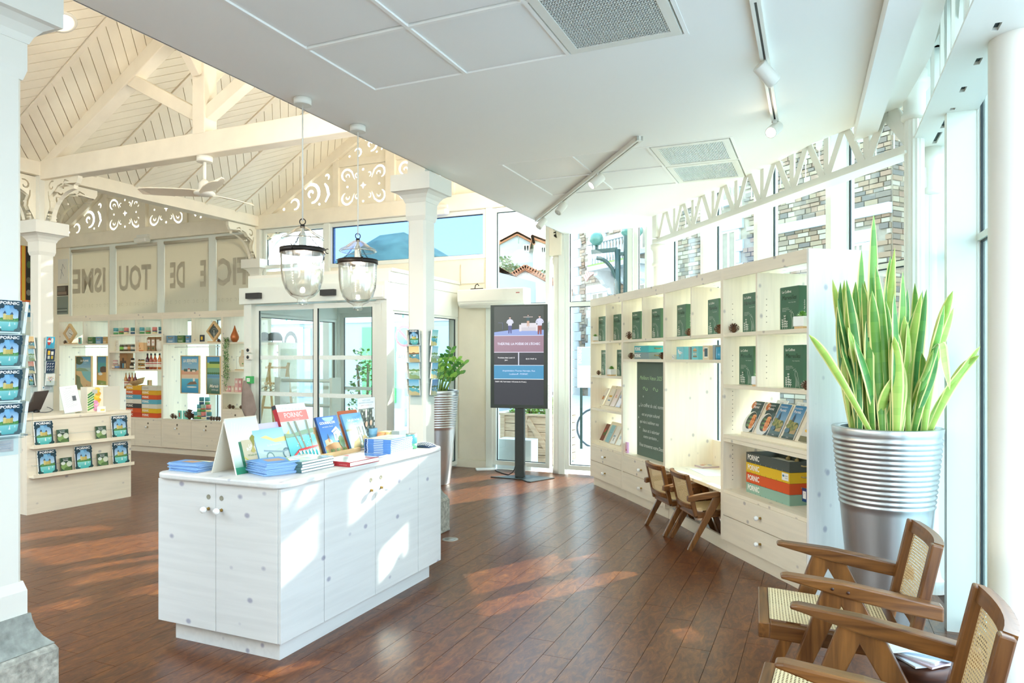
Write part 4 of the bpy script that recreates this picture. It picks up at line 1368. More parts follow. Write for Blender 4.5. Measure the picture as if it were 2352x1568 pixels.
def chair(name, label, loc, rz, group=None):
 t = thing(name, label, 'chair', loc, rz, group)
 zf, zb = 0.405, 0.375          # seat rail heights front and back
 hw = 0.235
 def rail(p, q, w_, h_, nm='seat_rail'):
  part(nm, MB().bar(p, q, w_, h_), m_teak if abs(p[0] - q[0]) > abs(p[1] - q[1]) else m_teaky, t, bevel=0.005)
 rail((-hw, -0.345, zf - 0.02), (hw, -0.345, zf - 0.02), 0.045, 0.062)
 rail((-hw + 0.02, 0.155, zb - 0.02), (hw - 0.02, 0.155, zb - 0.02), 0.045, 0.062)
 for s in (-1, 1):
  rail((s * (hw - 0.018), -0.325, zf - 0.02), (s * (hw - 0.018), 0.165, zb - 0.02), 0.038, 0.062)
 c = MB()
 n = 6
 vs_, fs_ = [], []
 for i in range(n + 1):
  for j in range(n + 1):
   x = -hw + 0.03 + (2 * hw - 0.06) * i / n; y = -0.325 + 0.46 * j / n
   vs_.append((x, y, 0.006 - 0.012 * math.sin(PI * i / n) * math.sin(PI * j / n)))
 for i in range(n):
  for j in range(n):
   a_ = i * (n + 1) + j
   fs_.append((a_, a_ + n + 1, a_ + n + 2, a_ + 1))
 c.add(vs_, fs_, 0, None, True)
 part('cane_seat', c, m_cane, t, M=T(0, 0, (zf + zb) / 2 + 0.008) @ RX(-3.6))
 bm = T(0, 0.175, 0.345) @ RX(-12)
 HB = 0.44
 bow = lambda x: -0.035 * (1 - (x / hw) ** 2) * -1
 for s in (-1, 1):
  m_ = MB().bar((s * (hw - 0.02), 0, 0.0), (s * (hw - 0.02), 0, HB), 0.042, 0.040, (0, 1, 0))
  part('back_post', m_, m_teakz, t, M=bm, bevel=0.006)
 for z, hh, nm in ((HB - 0.022, 0.05, 'top_rail'), (0.10, 0.05, 'lower_rail')):
  m_ = MB()
  xs2 = [-hw + 0.03 + (2 * hw - 0.06) * i / 8 for i in range(9)]
  for i in range(8):
   m_.bar((xs2[i], bow(xs2[i]), z), (xs2[i + 1], bow(xs2[i + 1]), z), 0.034, hh)
  part(nm, m_, m_teak, t, M=bm)
 c = MB()
 vs_, fs_ = [], []
 for i in range(n + 1):
  for j in range(n + 1):
   x = -hw + 0.035 + (2 * hw - 0.07) * i / n
   vs_.append((x, 0.115 + (HB - 0.155) * j / n, -bow(x)))
 for i in range(n):
  for j in range(n):
   a_ = i * (n + 1) + j
   fs_.append((a_, a_ + n + 1, a_ + n + 2, a_ + 1))
 c.add(vs_, fs_, 0, None, True)
 part('cane_back', c, m_cane, t, M=bm @ RX(90))
 for s in (-1, 1):
  x = s * (hw + 0.022)
  for nm, y_ap, y_ft in (('front_leg', -0.09, -0.315), ('rear_leg', -0.05, 0.26)):
   m_ = MB().bar((x, y_ap, 0.575), (x, y_ft, 0.0), 0.036, 0.082, (0, 1, 0), 0, 0.032, 0.044)
   part(nm, m_, m_teakz, t, bevel=0.005)
  m_ = MB()
  pr = [(-0.285, 0.612, 0.026), (-0.26, 0.612, 0.034), (-0.06, 0.588, 0.056), (0.10, 0.562, 0.060), (0.275, 0.535, 0.056)]
  vs_, fs_ = [], []
  for y, z, h_ in pr:
   for dx, dz in ((-0.029, -h_ / 2), (0.029, -h_ / 2), (0.029, h_ / 2), (-0.029, h_ / 2)):
    vs_.append((x + dx * (0.9 if y < -0.27 else 1), y, z + dz + (0.012 if dz < 0 and y < -0.25 else 0)))
  for i in range(len(pr) - 1):
   for k_ in range(4):
    l_ = (k_ + 1) % 4
    fs_.append((i * 4 + k_, i * 4 + l_, (i + 1) * 4 + l_, (i + 1) * 4 + k_))
  fs_ += [(3, 2, 1, 0), tuple(len(vs_) - 4 + q for q in range(4))]
  m_.add(vs_, fs_)
  part('armrest', m_, m_teaky, t, bevel=0.009)
  part('peg', MB().lathe([(0.006, 0), (0.006, 0.003), (0, 0.0032)], 8, 0, T(x + 0.029 * s, -0.10, 0.592) @ RY(90 * s)).lathe([(0.006, 0), (0.006, 0.003), (0, 0.0032)], 8, 0, T(x + 0.029 * s, -0.045, 0.583) @ RY(90 * s)), m_walnut, t)
 return t
ch1 = chair('cane_armchair', 'teak cane armchair right in front of the ribbed planter', (1.415, 2.94, 0), R(251))
ch2 = dup(ch1, (1.112, 2.10, 0), R(244), 'nearest teak cane armchair, cut off by the bottom edge of the photo')
k1 = dup(ch1, (1.53, 5.615, 0), R(97), 'small cane chair at the low desk, the one nearer the camera')
k1.scale = (0.78, 0.78, 0.74)
k2 = dup(k1, (1.42, 6.06, 0), R(101), 'small cane chair at the low desk, partly behind its twin')
k2.name = 'child_chair'; k1.name = 'child_chair'
ribs = [(0.17, 0.0), (0.172, 0.01)]
for i in range(7):
 z = 0.62 * i / 6
 ribs.append((0.172 + (0.233 - 0.172) * (z / 0.62) ** 0.9, z + 0.012))
z = 0.66
for i in range(14):
 r0 = 0.236 + 0.036 * (i / 14)
 ribs += [(r0, z), (r0 + 0.006, z + 0.008), (r0 + 0.006, z + 0.016), (r0, z + 0.023)]
 z += 0.0275
ribs += [(0.276, z + 0.01), (0.280, z + 0.045), (0.276, z + 0.05), (0.235, z + 0.048), (0.232, z + 0.0)]
PH_ = z + 0.05
pot_me = MB().lathe(ribs, 48).mesh('ribbed_pot', m_steel)
def planter(label, loc):
 t = thing('ribbed_planter', label, 'planter', loc)
 part('ribbed_pot', pot_me, t)
 part('liner', MB().lathe([(0.238, PH_ - 0.03), (0.238, PH_ - 0.005), (0.222, PH_ - 0.003), (0.220, PH_ - 0.03)], 40), cmat('#1d3b33'), t)
 part('soil', MB().lathe([(0.0, PH_ - 0.035), (0.12, PH_ - 0.03), (0.236, PH_ - 0.04)], 24), m_soil, t)
 return t
PP = (2.085, 3.93)
planter('tall ribbed steel planter standing between the bookcase and the armchairs', (PP[0], PP[1], 0))
PQ = (-0.90, 8.28)
planter('tall ribbed steel planter behind the middle column, by the glass wall', (PQ[0], PQ[1], 0))
sp_ = thing('snake_plant', 'tall variegated snake plant with yellow-edged leaves in the near planter', 'plant', (PP[0], PP[1], PH_ - 0.035))
def blade(base, tip, wid, droop=0.0, face=0.0, tone=0, bend=0.0):
 """a strap leaf from base to tip (local), with yellow margins"""
 b, t_ = Vector(base), Vector(tip)
 d = t_ - b
 L = d.length
 n = 14
 dark, mid = [('#4f8f3c', '#86b84e'), ('#3f7f45', '#6aa850'), ('#97c253', '#c0d86c')][tone]
 gC, gM, yl = hx(dark), hx(mid), hx('#efe89a')
 up = Vector((0, 0, 1))
 sidev = Vector((math.cos(face), math.sin(face), 0))
 sidev = (sidev - d.normalized() * sidev.dot(d.normalized())).normalized()
 nor = d.normalized().cross(sidev)
 vs_, fs_, cs = [], [], []
 for i in range(n + 1):
  f = i / n
  c_ = b + d * f + up * (droop * 4 * f * (1 - f)) + nor * (0.02 * math.sin(f * 5 + face * 3)) + sidev * bend * math.sin(PI * f)
  wv = 1.3 * wid * (0.55 + 0.9 * f if f < 0.5 else 1.0) * (1.0 if f < 0.66 else max(0.03, math.cos((f - 0.66) / 0.34 * PI / 2) ** 0.62))
  for u_ in (-0.5, -0.36, 0.0, 0.36, 0.5):
   vs_.append(c_ + sidev * (wv * u_) + nor * (abs(u_) * wv * 0.45))
 for i in range(n):
  for k_ in range(4):
   a_ = i * 5 + k_
   fs_.append((a_, a_ + 1, a_ + 6, a_ + 5))
   if k_ in (0, 3):
    cs.append([yl] * 4)
   else:
    q_ = 0.5 + 0.2 * math.sin(i * 2.1 + face * 9)
    g_ = tuple(gC[c] * q_ + gM[c] * (1 - q_) for c in range(3))
    cs.append([g_] * 4)
 return MB().add(vs_, fs_, 0, None, True, cs)
tips = [(2003, 493, 0.050, 0), (1912, 641, .040, 2), (1858, 767, .034, 2), (1926, 748, .034, 1), (1944, 752, .042, 2), (1978, 574, .056, 0), (2009, 609, .040, 0), (2041, 589, .052, 0),
  (2055, 570, .036, 2), (2051, 605, .050, 0), (2071, 624, .044, 0), (2080, 665, .042, 1), (2011, 653, .048, 2), (2187, 667, .046, 2), (2187, 705, .040, 2), (2165, 699, .040, 0),
  (2250, 794, .040, 2), (2248, 815, .038, 2), (2152, 812, .036, 1), (2090, 769, .038, 2), (2077, 725, .048, 2), (2048, 723, .046, 1), (2049, 744, .058, 0),
  (2026, 740, .044, 2), (1964, 779, .048, 1), (1951, 786, .046, 2), (1991, 798, .044, 2), (2018, 700, .042, 0), (1988, 725, .044, 1), (1968, 700, .040, 0), (2034, 690, .044, 0), (2100, 712, .03, 1)]
for i, (px, py, wd, tone) in enumerate(tips):
 yy = PP[1] - 0.10 + 0.2 * random.random() + (0.06 if i % 2 else -0.06)
 if px > 2140:
  yy = 3.62
 tp = atY(px, py, yy)
 f = (px - 2033) / 110.0
 bx = max(-0.16, min(0.16, 0.085 * f + random.uniform(-0.03, 0.03)))
 by = max(-0.12, min(0.15, (yy - PP[1]) * 0.9))
 lt = (tp.x - PP[0], tp.y - PP[1], tp.z - (PH_ - 0.035))
 dr = 0.07 if abs(f) > 1.2 else 0.0
 part('leaf', blade((bx, by, 0.0), lt, wd, dr, random.uniform(-0.5, 0.5), tone, random.uniform(-0.03, 0.03)), m_leaf, sp_)
p_ = blade((0.10, -0.05, 0.0), tuple(atY(2140, 800, 3.66) - Vector((PP[0], PP[1], PH_ - 0.035))), 0.03, 0.02, 0.2, 2)
part('leaf', p_, m_leaf, sp_)
part('leaf', blade(tuple(atY(2140, 802, 3.66) - Vector((PP[0], PP[1], PH_ - 0.035))), tuple(atY(2186, 893, 3.60) - Vector((PP[0], PP[1], PH_ - 0.035))), 0.042, 0.10, 0.2, 2), m_leaf, sp_)
for i in range(52):
 a_ = random.uniform(0, 2 * PI); rr = 0.19 * math.sqrt(random.random())
 hgt = random.uniform(0.32, 0.86)
 part('leaf', blade((rr * math.cos(a_), rr * math.sin(a_), 0), (rr * 1.35 * math.cos(a_) + random.uniform(-.05, .05), rr * 1.2 * math.sin(a_), hgt), random.uniform(0.034, 0.05), 0, random.uniform(-0.8, 0.8), random.choice((0, 1, 1, 2, 2)), random.uniform(-0.03, 0.03)), m_leaf, sp_)
zz = thing('zz_plant', 'green leafy plant with arching stems in the far planter', 'plant', (PQ[0], PQ[1], PH_ - 0.035))
for i, (px, py) in enumerate([(1037, 803), (1066, 834), (1050, 826), (1022, 820), (1012, 842), (1058, 858), (1004, 830), (1028, 850), (1042, 862), (990, 815), (975, 840), (960, 850)]):
 tp = atY(px, py, PQ[1] + random.uniform(-0.1, 0.1)) - Vector((PQ[0], PQ[1], PH_ - 0.035))
 b0 = Vector((tp.x * 0.35, tp.y * 0.5, 0))
 pts = []
 for k_ in range(9):
  f = k_ / 8
  pts.append(b0 + (tp - b0) * f + Vector((0, 0, 0.06 * math.sin(PI * f))))
 part('stem', MB().tube(pts, [0.011 - 0.008 * k_ / 8 for k_ in range(9)], 6), cmat('#6f8f3e'), zz)
 lf = MB()
 for k_ in range(3, 9):
  for s in (-1, 1):
   c_ = pts[k_]; dirx = Vector((s * 0.8, 0.35 * random.uniform(-1, 1), 0.55)).normalized()
   L = 0.075
   sd_ = dirx.cross(Vector((0.2, 1, 0.1))).normalized()
   vs_ = [c_, c_ + dirx * L * 0.35 + sd_ * 0.019, c_ + dirx * L * 0.75 + sd_ * 0.017, c_ + dirx * L, c_ + dirx * L * 0.75 - sd_ * 0.017, c_ + dirx * L * 0.35 - sd_ * 0.019]
   g_ = hx(random.choice(('#4f8f36', '#6faa40', '#3f7d34', '#86bb4c')))
   lf.add(vs_, [(0, 1, 2, 3, 4, 5)], 0, None, True, g_)
 o = part('leaflets', lf, m_leaf, zz); o['kind'] = 'stuff'
tf = Fr(0.090, 8.62, -15)
tt = thing('display_screen', 'portrait information screen on a dark stand by the glass wall', 'screen', tf.w(0, 0), tf.rz)
part('base_plate', MB().slab([(-0.36, -0.03), (0.05, -0.10), (0.16, -0.24), (0.20, -0.25), (0.42, 0.10), (0.0, 0.22)], 0.0, 0.012), m_dark, tt, bevel=0.003)
part('stand_post', MB().box(-0.058, 0.058, 0.0, 0.07, 0.012, 0.95), m_dark, tt, bevel=0.004)
part('side_casing', MB().box(-0.362, 0.362, -0.015, 0.075, 0.855, 2.122), m_white, tt, bevel=0.006)
part('bezel', MB().box(-0.36, 0.36, -0.03, -0.015, 0.857, 2.12), plain('screen_bezel', '#37413c', 0.35), tt, bevel=0.004)
vt = MB()
for z0 in (0.95, 1.72):
 for k_ in range(11):
  vt.box(0.362, 0.364, -0.005, 0.045, z0 + k_ * 0.018, z0 + k_ * 0.018 + 0.008)
part('vent_slots', vt, cmat('#222826'), tt)
art = Art()
SW, SHH = 0.312, 1.20
z0 = 0.90; P = lambda f: z0 + (1 - f) * SHH
art.rect(-SW, P(1), SW, P(0), '#45464b')
art.rect(-SW, P(0.298), SW, P(0), '#3c4441')
art.poly([(-SW, P(0.298)), (SW, P(0.298)), (SW, P(0.242)), (-0.02, P(0.232)), (-SW, P(0.262))], '#8fa3d8')
def sofa(cx, cz, s):
 art.rect(cx - 0.115 * s, cz - 0.045 * s, cx + 0.115 * s, cz + 0.0, '#c9c4cc')
 art.rect(cx - 0.10 * s, cz, cx + 0.10 * s, cz + 0.055 * s, '#d8d4da')
 art.rect(cx - 0.125 * s, cz - 0.05 * s, cx - 0.095 * s, cz + 0.035 * s, '#dcd8dd'); art.rect(cx + 0.095 * s, cz - 0.05 * s, cx + 0.125 * s, cz + 0.035 * s, '#dcd8dd')
 art.line([(cx, cz + 0.05 * s), (cx, cz - 0.005)], 0.004, '#9a96a3')
sofa(0.125, P(0.215), 0.95)
def actor(cx, foot, s, top, legs, arms=None):
 art.poly([(cx - 0.022 * s, foot + 0.10 * s), (cx + 0.022 * s, foot + 0.10 * s), (cx + 0.020 * s, foot), (cx + 0.006 * s, foot), (cx, foot + 0.06 * s), (cx - 0.008 * s, foot), (cx - 0.022 * s, foot)], legs)
 art.poly([(cx - 0.024 * s, foot + 0.095 * s), (cx + 0.024 * s, foot + 0.095 * s), (cx + 0.030 * s, foot + 0.165 * s), (cx, foot + 0.178 * s), (cx - 0.030 * s, foot + 0.165 * s)], top)
 if arms == 'wide':
  art.line([(cx - 0.085 * s, foot + 0.162 * s), (cx + 0.085 * s, foot + 0.162 * s)], 0.009 * s, '#dcc6c0')
 else:
  art.line([(cx - 0.028 * s, foot + 0.16 * s), (cx - 0.042 * s, foot + 0.13 * s), (cx - 0.005 * s, foot + 0.12 * s)], 0.012 * s, top)
  art.line([(cx + 0.028 * s, foot + 0.16 * s), (cx + 0.042 * s, foot + 0.13 * s), (cx + 0.005 * s, foot + 0.12 * s)], 0.012 * s, top)
 art.ell(cx, foot + 0.193 * s, 0.011 * s, 0.015 * s, '#d9b7aa'); art.ell(cx, foot + 0.203 * s, 0.012 * s, 0.008 * s, '#2c2422')
actor(-0.11, P(0.275), 1.0, '#d4d6e4', '#4c4f86')
actor(0.118, P(0.205), 0.70, '#31545c', '#c8a48e', 'wide')
actor(0.262, P(0.287), 1.12, '#cfd2ea', '#8a3c34')
art.line([(-0.26, P(0.165)), (-0.20, P(0.168)), (-0.20, P(0.235))], 0.007, '#54607c')
art.rect(-SW, P(0.465), SW, P(0.298), '#a08292')
art.rect(-SW, P(0.300), SW, P(0.296), '#dfe2f2')
art.rect(-SW, P(0.470), SW, P(0.464), '#e4e2f2')
art.text("TH\u00c9\u00c2TRE: LA PO\u00c9SIE DE L'\u00c9CHEC", 0, P(0.392), 0.026, '#e8ecff', bold=0.02, wmax=SW * 1.72)
art.rect(-SW, P(0.602), SW, P(0.596), '#cfe2f2'); art.rect(-0.006, P(0.60), 0.006, P(0.466), '#dfe3f2')
art.text('Prochaine date: Lundi 13', -SW / 2, P(0.528), 0.015, '#ffffff', bold=0.02, wmax=SW * 0.76); art.text('Janv.', -SW / 2, P(0.552), 0.015, '#ffffff', bold=0.02)
art.text('02 51 74 07 16', SW / 2, P(0.54), 0.015, '#ffffff', bold=0.02, wmax=SW * 0.45)
art.rect(-SW, P(0.735), SW, P(0.602), '#5398bf'); art.rect(-SW, P(0.742), SW, P(0.735), '#dcebf4')
art.text('Amphith\u00e9\u00e2tre Thomas Narcejac, Rue', 0, P(0.662), 0.019, '#cfe0ff', bold=0.012, wmax=SW * 1.5); art.text('Loukianoff - PORNIC', 0, P(0.695), 0.019, '#cfe0ff', bold=0.012)
art.text('TARIF: 15\u20ac, Tarif r\u00e9duit: 11\u20ac (moins de 15 ans ).', -SW + 0.012, P(0.772), 0.014, '#ffffff', 'L', bold=0.02, wmax=SW * 1.42)
part('lit_screen', art.mesh('lit_screen', m_screen), tt, (0, -0.0302, 0))
xa = FA.pix(1052, 690, -0.30)[0]; xb = FA.pix(1203, 690, -0.30)[0]
ac = thing('air_curtain', 'long white air-conditioning unit high on the wall beside the screen', 'air conditioner', FA.w(xa, -0.07), FRZ)
prof = [(0.0, 2.13), (-0.16, 2.13), (-0.22, 2.16), (-0.245, 2.21), (-0.25, 2.35), (-0.22, 2.365), (0.0, 2.365)]
m = MB().prism([(-y, z) for y, z in prof], 0, -(xb - xa), 0, RZ(-90) @ Matrix.Scale(1, 4)) if False else MB()
n_ = len(prof)
m.add([(0, y, z) for y, z in prof] + [(xb - xa, y, z) for y, z in prof], [tuple(range(n_ - 1, -1, -1)), tuple(range(n_, 2 * n_))] + [(i, (i + 1) % n_, (i + 1) % n_ + n_, i + n_) for i in range(n_)])
part('casing', m, m_white, ac)
part('louvre', MB().box(0.03, xb - xa - 0.03, -0.235, -0.215, 2.178, 2.190), cmat('#dfe0d4'), ac)
art = Art().rect(0, 0, 0.05, 0.012, '#b45f58')
part('badge', art.mesh('badge'), ac, (xb - xa - 0.10, -0.25, 2.29))
ah = MB().tube([(0.0, 0, 0), (0.03, 0, 0.0), (0.18, 0, 0.0)], 0.010, 6).tube([(0.06, 0, 0.0), (0.07, 0, 0.05), (0.10, 0, 0.065), (0.12, 0, 0.04)], 0.006, 6)
solo('coat_hanger', ah, m_iron, 'dark hanger lying on top of the white air-conditioning unit', 'hanger', FA.w(xb - 0.80, -0.2, 2.376), FRZ)
fn = thing('ceiling_fan', 'white three-bladed ceiling fan under the roof truss', 'fan', G(0, 2.475, 0))
part('canopy', MB().lathe([(0.075, 3.40), (0.075, 3.455), (0.0, 3.456)], 20), m_white, fn)
part('rod', MB().lathe([(0.016, 3.20), (0.016, 3.41)], 12), m_white, fn)
part('motor', MB().lathe([(0.0, 3.065), (0.06, 3.07), (0.10, 3.085), (0.10, 3.10), (0.055, 3.13), (0.055, 3.19), (0.03, 3.22), (0.016, 3.23)], 24), m_white, fn)
bl = MB()
vs_, fs_ = [], []
pr = [(0.05, 0.05, 0), (0.12, 0.075, 0.004), (0.35, 0.085, 0.008), (0.52, 0.07, 0.01), (0.60, 0.045, 0.01), (0.63, 0.015, 0.01)]
for x, wv, z in pr:
 for y, zz_ in ((-wv, -0.018), (wv, 0.018)):
  for tz in (-0.004, 0.004):
   vs_.append((x, y, z + zz_ + tz))
for i in range(len(pr) - 1):
 a_ = i * 4
 fs_ += [(a_, a_ + 4, a_ + 6, a_ + 2), (a_ + 1, a_ + 3, a_ + 7, a_ + 5), (a_, a_ + 1, a_ + 5, a_ + 4), (a_ + 2, a_ + 6, a_ + 7, a_ + 3)]
fs_ += [(0, 2, 3, 1), (len(vs_) - 4, len(vs_) - 3, len(vs_) - 1, len(vs_) - 2)]
bl.add(vs_, fs_)
bl_me = bl.mesh('blade', plain('fan_blade', '#e8dcc6', 0.5))
for ang in (185, 305, 65):
 part('blade', bl_me, fn, M=RZ(ang) @ T(0, 0, 3.095))
def lantern(label, x, y, group=None):
 t = thing('glass_lantern', label, 'lamp', (x, y, 0))
 part('ceiling_rose', MB().lathe([(0.052, 2.995), (0.052, 3.035), (0.0, 3.04)], 24), m_white, t)
 part('cord', MB().tube([(0, 0, 2.30), (0, 0, 2.995)], 0.0045, 8), m_white, t)
 part('ring', MB().tube([(0.018 * math.cos(R(a_)), 0, 2.295 + 0.018 * math.sin(R(a_))) for a_ in range(0, 360, 30)], 0.003, 6, 0, True).lathe([(0.012, 2.262), (0.014, 2.275), (0.006, 2.28)], 12), m_iron, t)
 part('glass_lid', MB().lathe([(0.012, 2.266), (0.03, 2.262), (0.055, 2.245), (0.085, 2.222), (0.118, 2.205), (0.126, 2.192), (0.120, 2.188), (0.112, 2.197), (0.08, 2.215), (0.05, 2.238), (0.028, 2.256), (0.012, 2.26)], 40), m_lampglass, t)
 part('glass_bell', MB().lathe([(0.128, 2.135), (0.131, 2.12), (0.127, 2.07), (0.126, 2.00), (0.119, 1.94), (0.100, 1.885), (0.070, 1.848), (0.034, 1.83), (0.030, 1.822), (0.033, 1.812), (0.026, 1.796), (0.0, 1.792)], 40), m_lampglass, t)
 part('inner_wall', MB().lathe([(0.126, 2.13), (0.124, 2.07), (0.122, 2.00), (0.115, 1.945), (0.096, 1.89), (0.066, 1.855), (0.0, 1.84)], 40), m_lampglass, t)
 part('iron_band', MB().lathe([(0.1335, 2.105), (0.1335, 2.135), (0.1300, 2.135), (0.1300, 2.105), (0.1335, 2.105)], 40), m_iron, t)
 part('lamp_socket', MB().lathe([(0.02, 2.135), (0.022, 2.15), (0.022, 2.21), (0.010, 2.24), (0.005, 2.265)], 16), m_white, t)
 part('bulb', MB().lathe([(0.0, 2.045), (0.010, 2.05), (0.017, 2.07), (0.016, 2.10), (0.012, 2.135)], 14), m_lampglass, t)
 part('filament', MB().tube([(0.006 * math.cos(k_), 0.006 * math.sin(k_), 2.06 + 0.0028 * k_) for k_ in range(24)], 0.0014, 5), m_bulb, t)
 for k_ in range(3):
  an = R(20 + 120 * k_)
  chn = MB()
  p0 = Vector((0.03 * math.cos(an), 0.03 * math.sin(an), 2.225)); p1 = Vector((0.133 * math.cos(an), 0.133 * math.sin(an), 2.125))
  nl = 12
  for j in range(nl):
   c_ = p0 + (p1 - p0) * ((j + 0.5) / nl) - Vector((0, 0, 0.012 * math.sin(PI * (j + .5) / nl)))
   dd = (p1 - p0).normalized()
   ax = dd.cross(Vector((0, 0, 1))).normalized() if j % 2 else dd.cross(dd.cross(Vector((0, 0, 1)))).normalized()
   chn.tube([c_ + dd * 0.0075 * math.cos(R(a_)) + ax * 0.0045 * math.sin(R(a_)) for a_ in range(0, 360, 60)], 0.0013, 4, 0, True)
  o = part('chain', chn, m_iron, t); o['kind'] = 'stuff'
  part('hook', MB().tube([p1 + Vector((0.012 * math.cos(an) * (1 - math.cos(R(a_))), 0.012 * math.sin(an) * (1 - math.cos(R(a_))), 0.014 * math.sin(R(a_)))) for a_ in range(-120, 121, 40)], 0.003, 6), m_iron, t)
 et = MB()
 for k_ in range(6):
  an = R(15 + 60 * k_)
  for j in range(9):
   z = 1.93 + j * 0.016; rr = 0.1285 - 0.0095 * max(0, (1.99 - z) / 0.05)
   for s in (-1, 1):
    a1 = an + s * 0.05
    et.add([(rr * math.cos(an), rr * math.sin(an), z), (rr * math.cos(a1), rr * math.sin(a1), z + 0.012), (rr * math.cos(an), rr * math.sin(an), z + 0.004)], [(0, 1, 2)])
 o = part('etched_fern', et, plain('etched_glass', '#f3f6f4', 0.8), t); o['kind'] = 'stuff'
 pl_ = bpy.data.lights.new('bulb_light', 'POINT'); pl_.energy = 5.0; pl_.color = (1.0, 0.80, 0.58); pl_.shadow_soft_size = 0.03
 po_ = bpy.data.objects.new('bulb_light', pl_); COL.objects.link(po_); po_.parent = t; po_.location = (0, 0, 2.09)
 return t
la = atZ(695, 225, CZ); lb = atZ(822, 288, CZ)
l1 = lantern('glass bell lantern, the left and lower-hung of the two hanging from the ceiling edge', la.x, la.y)
l1['label'] = 'clear glass bell lantern with iron band, left one of the hanging pair'
dup(l1, (lb.x, lb.y, 0), 0.6, 'clear glass bell lantern with iron band, right one of the hanging pair')
def spot_at(tr, x, zang, tilt, lit, r_=0.038, L=0.12):
 h = part('spot', MB().lathe([(r_ * 0.96, 0), (r_, 0.004), (r_, L), (r_ * 0.9, L + 0.004), (0.0, L + 0.004)], 24), m_white, tr, M=T(x, 0, -0.085) @ RZ(zang) @ RX(180 - tilt) @ T(0, 0, -L * 0.4))
 part('arm', MB().box(-0.012, 0.012, -0.012, 0.012, -0.02, 0.005), m_white, tr, (x, 0, -0.03))
 part('bracket_arm', MB().box(-0.010, 0.010, -0.006, 0.006, -0.075, -0.02), m_white, tr, (x, 0, -0.022))
 part('lens', MB().lathe([(r_ * 0.8, L + 0.006), (0.0, L + 0.007)], 20), m_led if lit else cmat('#d8d8d0'), h)
 return h
def track(label, p, q, spots):
 d = q - p
 tr = thing('track_light', label, 'track light', (p.x, p.y, CZ), math.atan2(d.y, d.x))
 L = d.length
 part('rail', MB().box(0, L, -0.022, -0.006, -0.032, 0).box(0, L, 0.006, 0.022, -0.032, 0).box(0, 0.03, -0.022, 0.022, -0.034, 0).box(L - 0.03, L, -0.022, 0.022, -0.034, 0), m_white, tr)
 part('rail_slot', MB().box(0.03, L - 0.03, -0.006, 0.006, -0.018, -0.008), cmat('#3a4444'), tr)
 for x, za, ti, lit in spots:
  spot_at(tr, x, za, ti, lit)
 return tr
p, q = atZ(1470, 312, CZ), atZ(1233, 503, CZ)
L = (q - p).length
track('white track with cylindrical spots over the screen end of the ceiling', p, q, [(L * 0.30, 180, 50, True), (L * 0.66, 200, 40, False), (L * 0.92, 200, 40, False)])
p, q = atZ(1733, -20, CZ), atZ(1781, 272, CZ)
L = (q - p).length
track('white track with two spots near the right-hand glazing', p, q, [(L * 0.40, 40, 50, False), (L * 0.97, 250, 60, True)])
dl_ = thing('recessed_downlight', 'round lit downlight in the boarded roof at top left', 'lamp', M=None)
ddir = ray(142, 46); M0 = slope_frame(4.95); nrm = M0.to_3x3() @ Vector((0, 0, 1)); o0 = M0.translation
t_ = (o0 - Vector((0, 0, H))).dot(nrm) / ddir.dot(nrm)
pt = Vector((0, 0, H)) + ddir * t_
Mx = M0.copy(); Mx.translation = pt + nrm * 0.012
dl_.matrix_local = Mx
part('trim_ring', MB().lathe([(0.075, 0.0), (0.12, 0.0), (0.12, 0.022), (0.095, 0.025), (0.075, 0.0)], 32), m_white, dl_)
part('lamp_lens', MB().lathe([(0.08, 0.012), (0.0, 0.012)], 24), m_led, dl_)
for i, (fx, lab) in enumerate(((-7.36, 'small emergency light box on the beam over the blinds'), (-1.66, 'small emergency light box on the beam over the filmed glass'))):
 el_ = thing('emergency_light', lab, 'lamp', FA.w(fx, -0.15), FRZ)
 part('mount', MB().box(-0.13, 0.13, 0.0, 0.06, 3.49, 3.54), m_white, el_)
 part('housing', MB().box(-0.15, 0.15, -0.05, 0.06, 3.40, 3.49), m_white, el_, bevel=0.03)
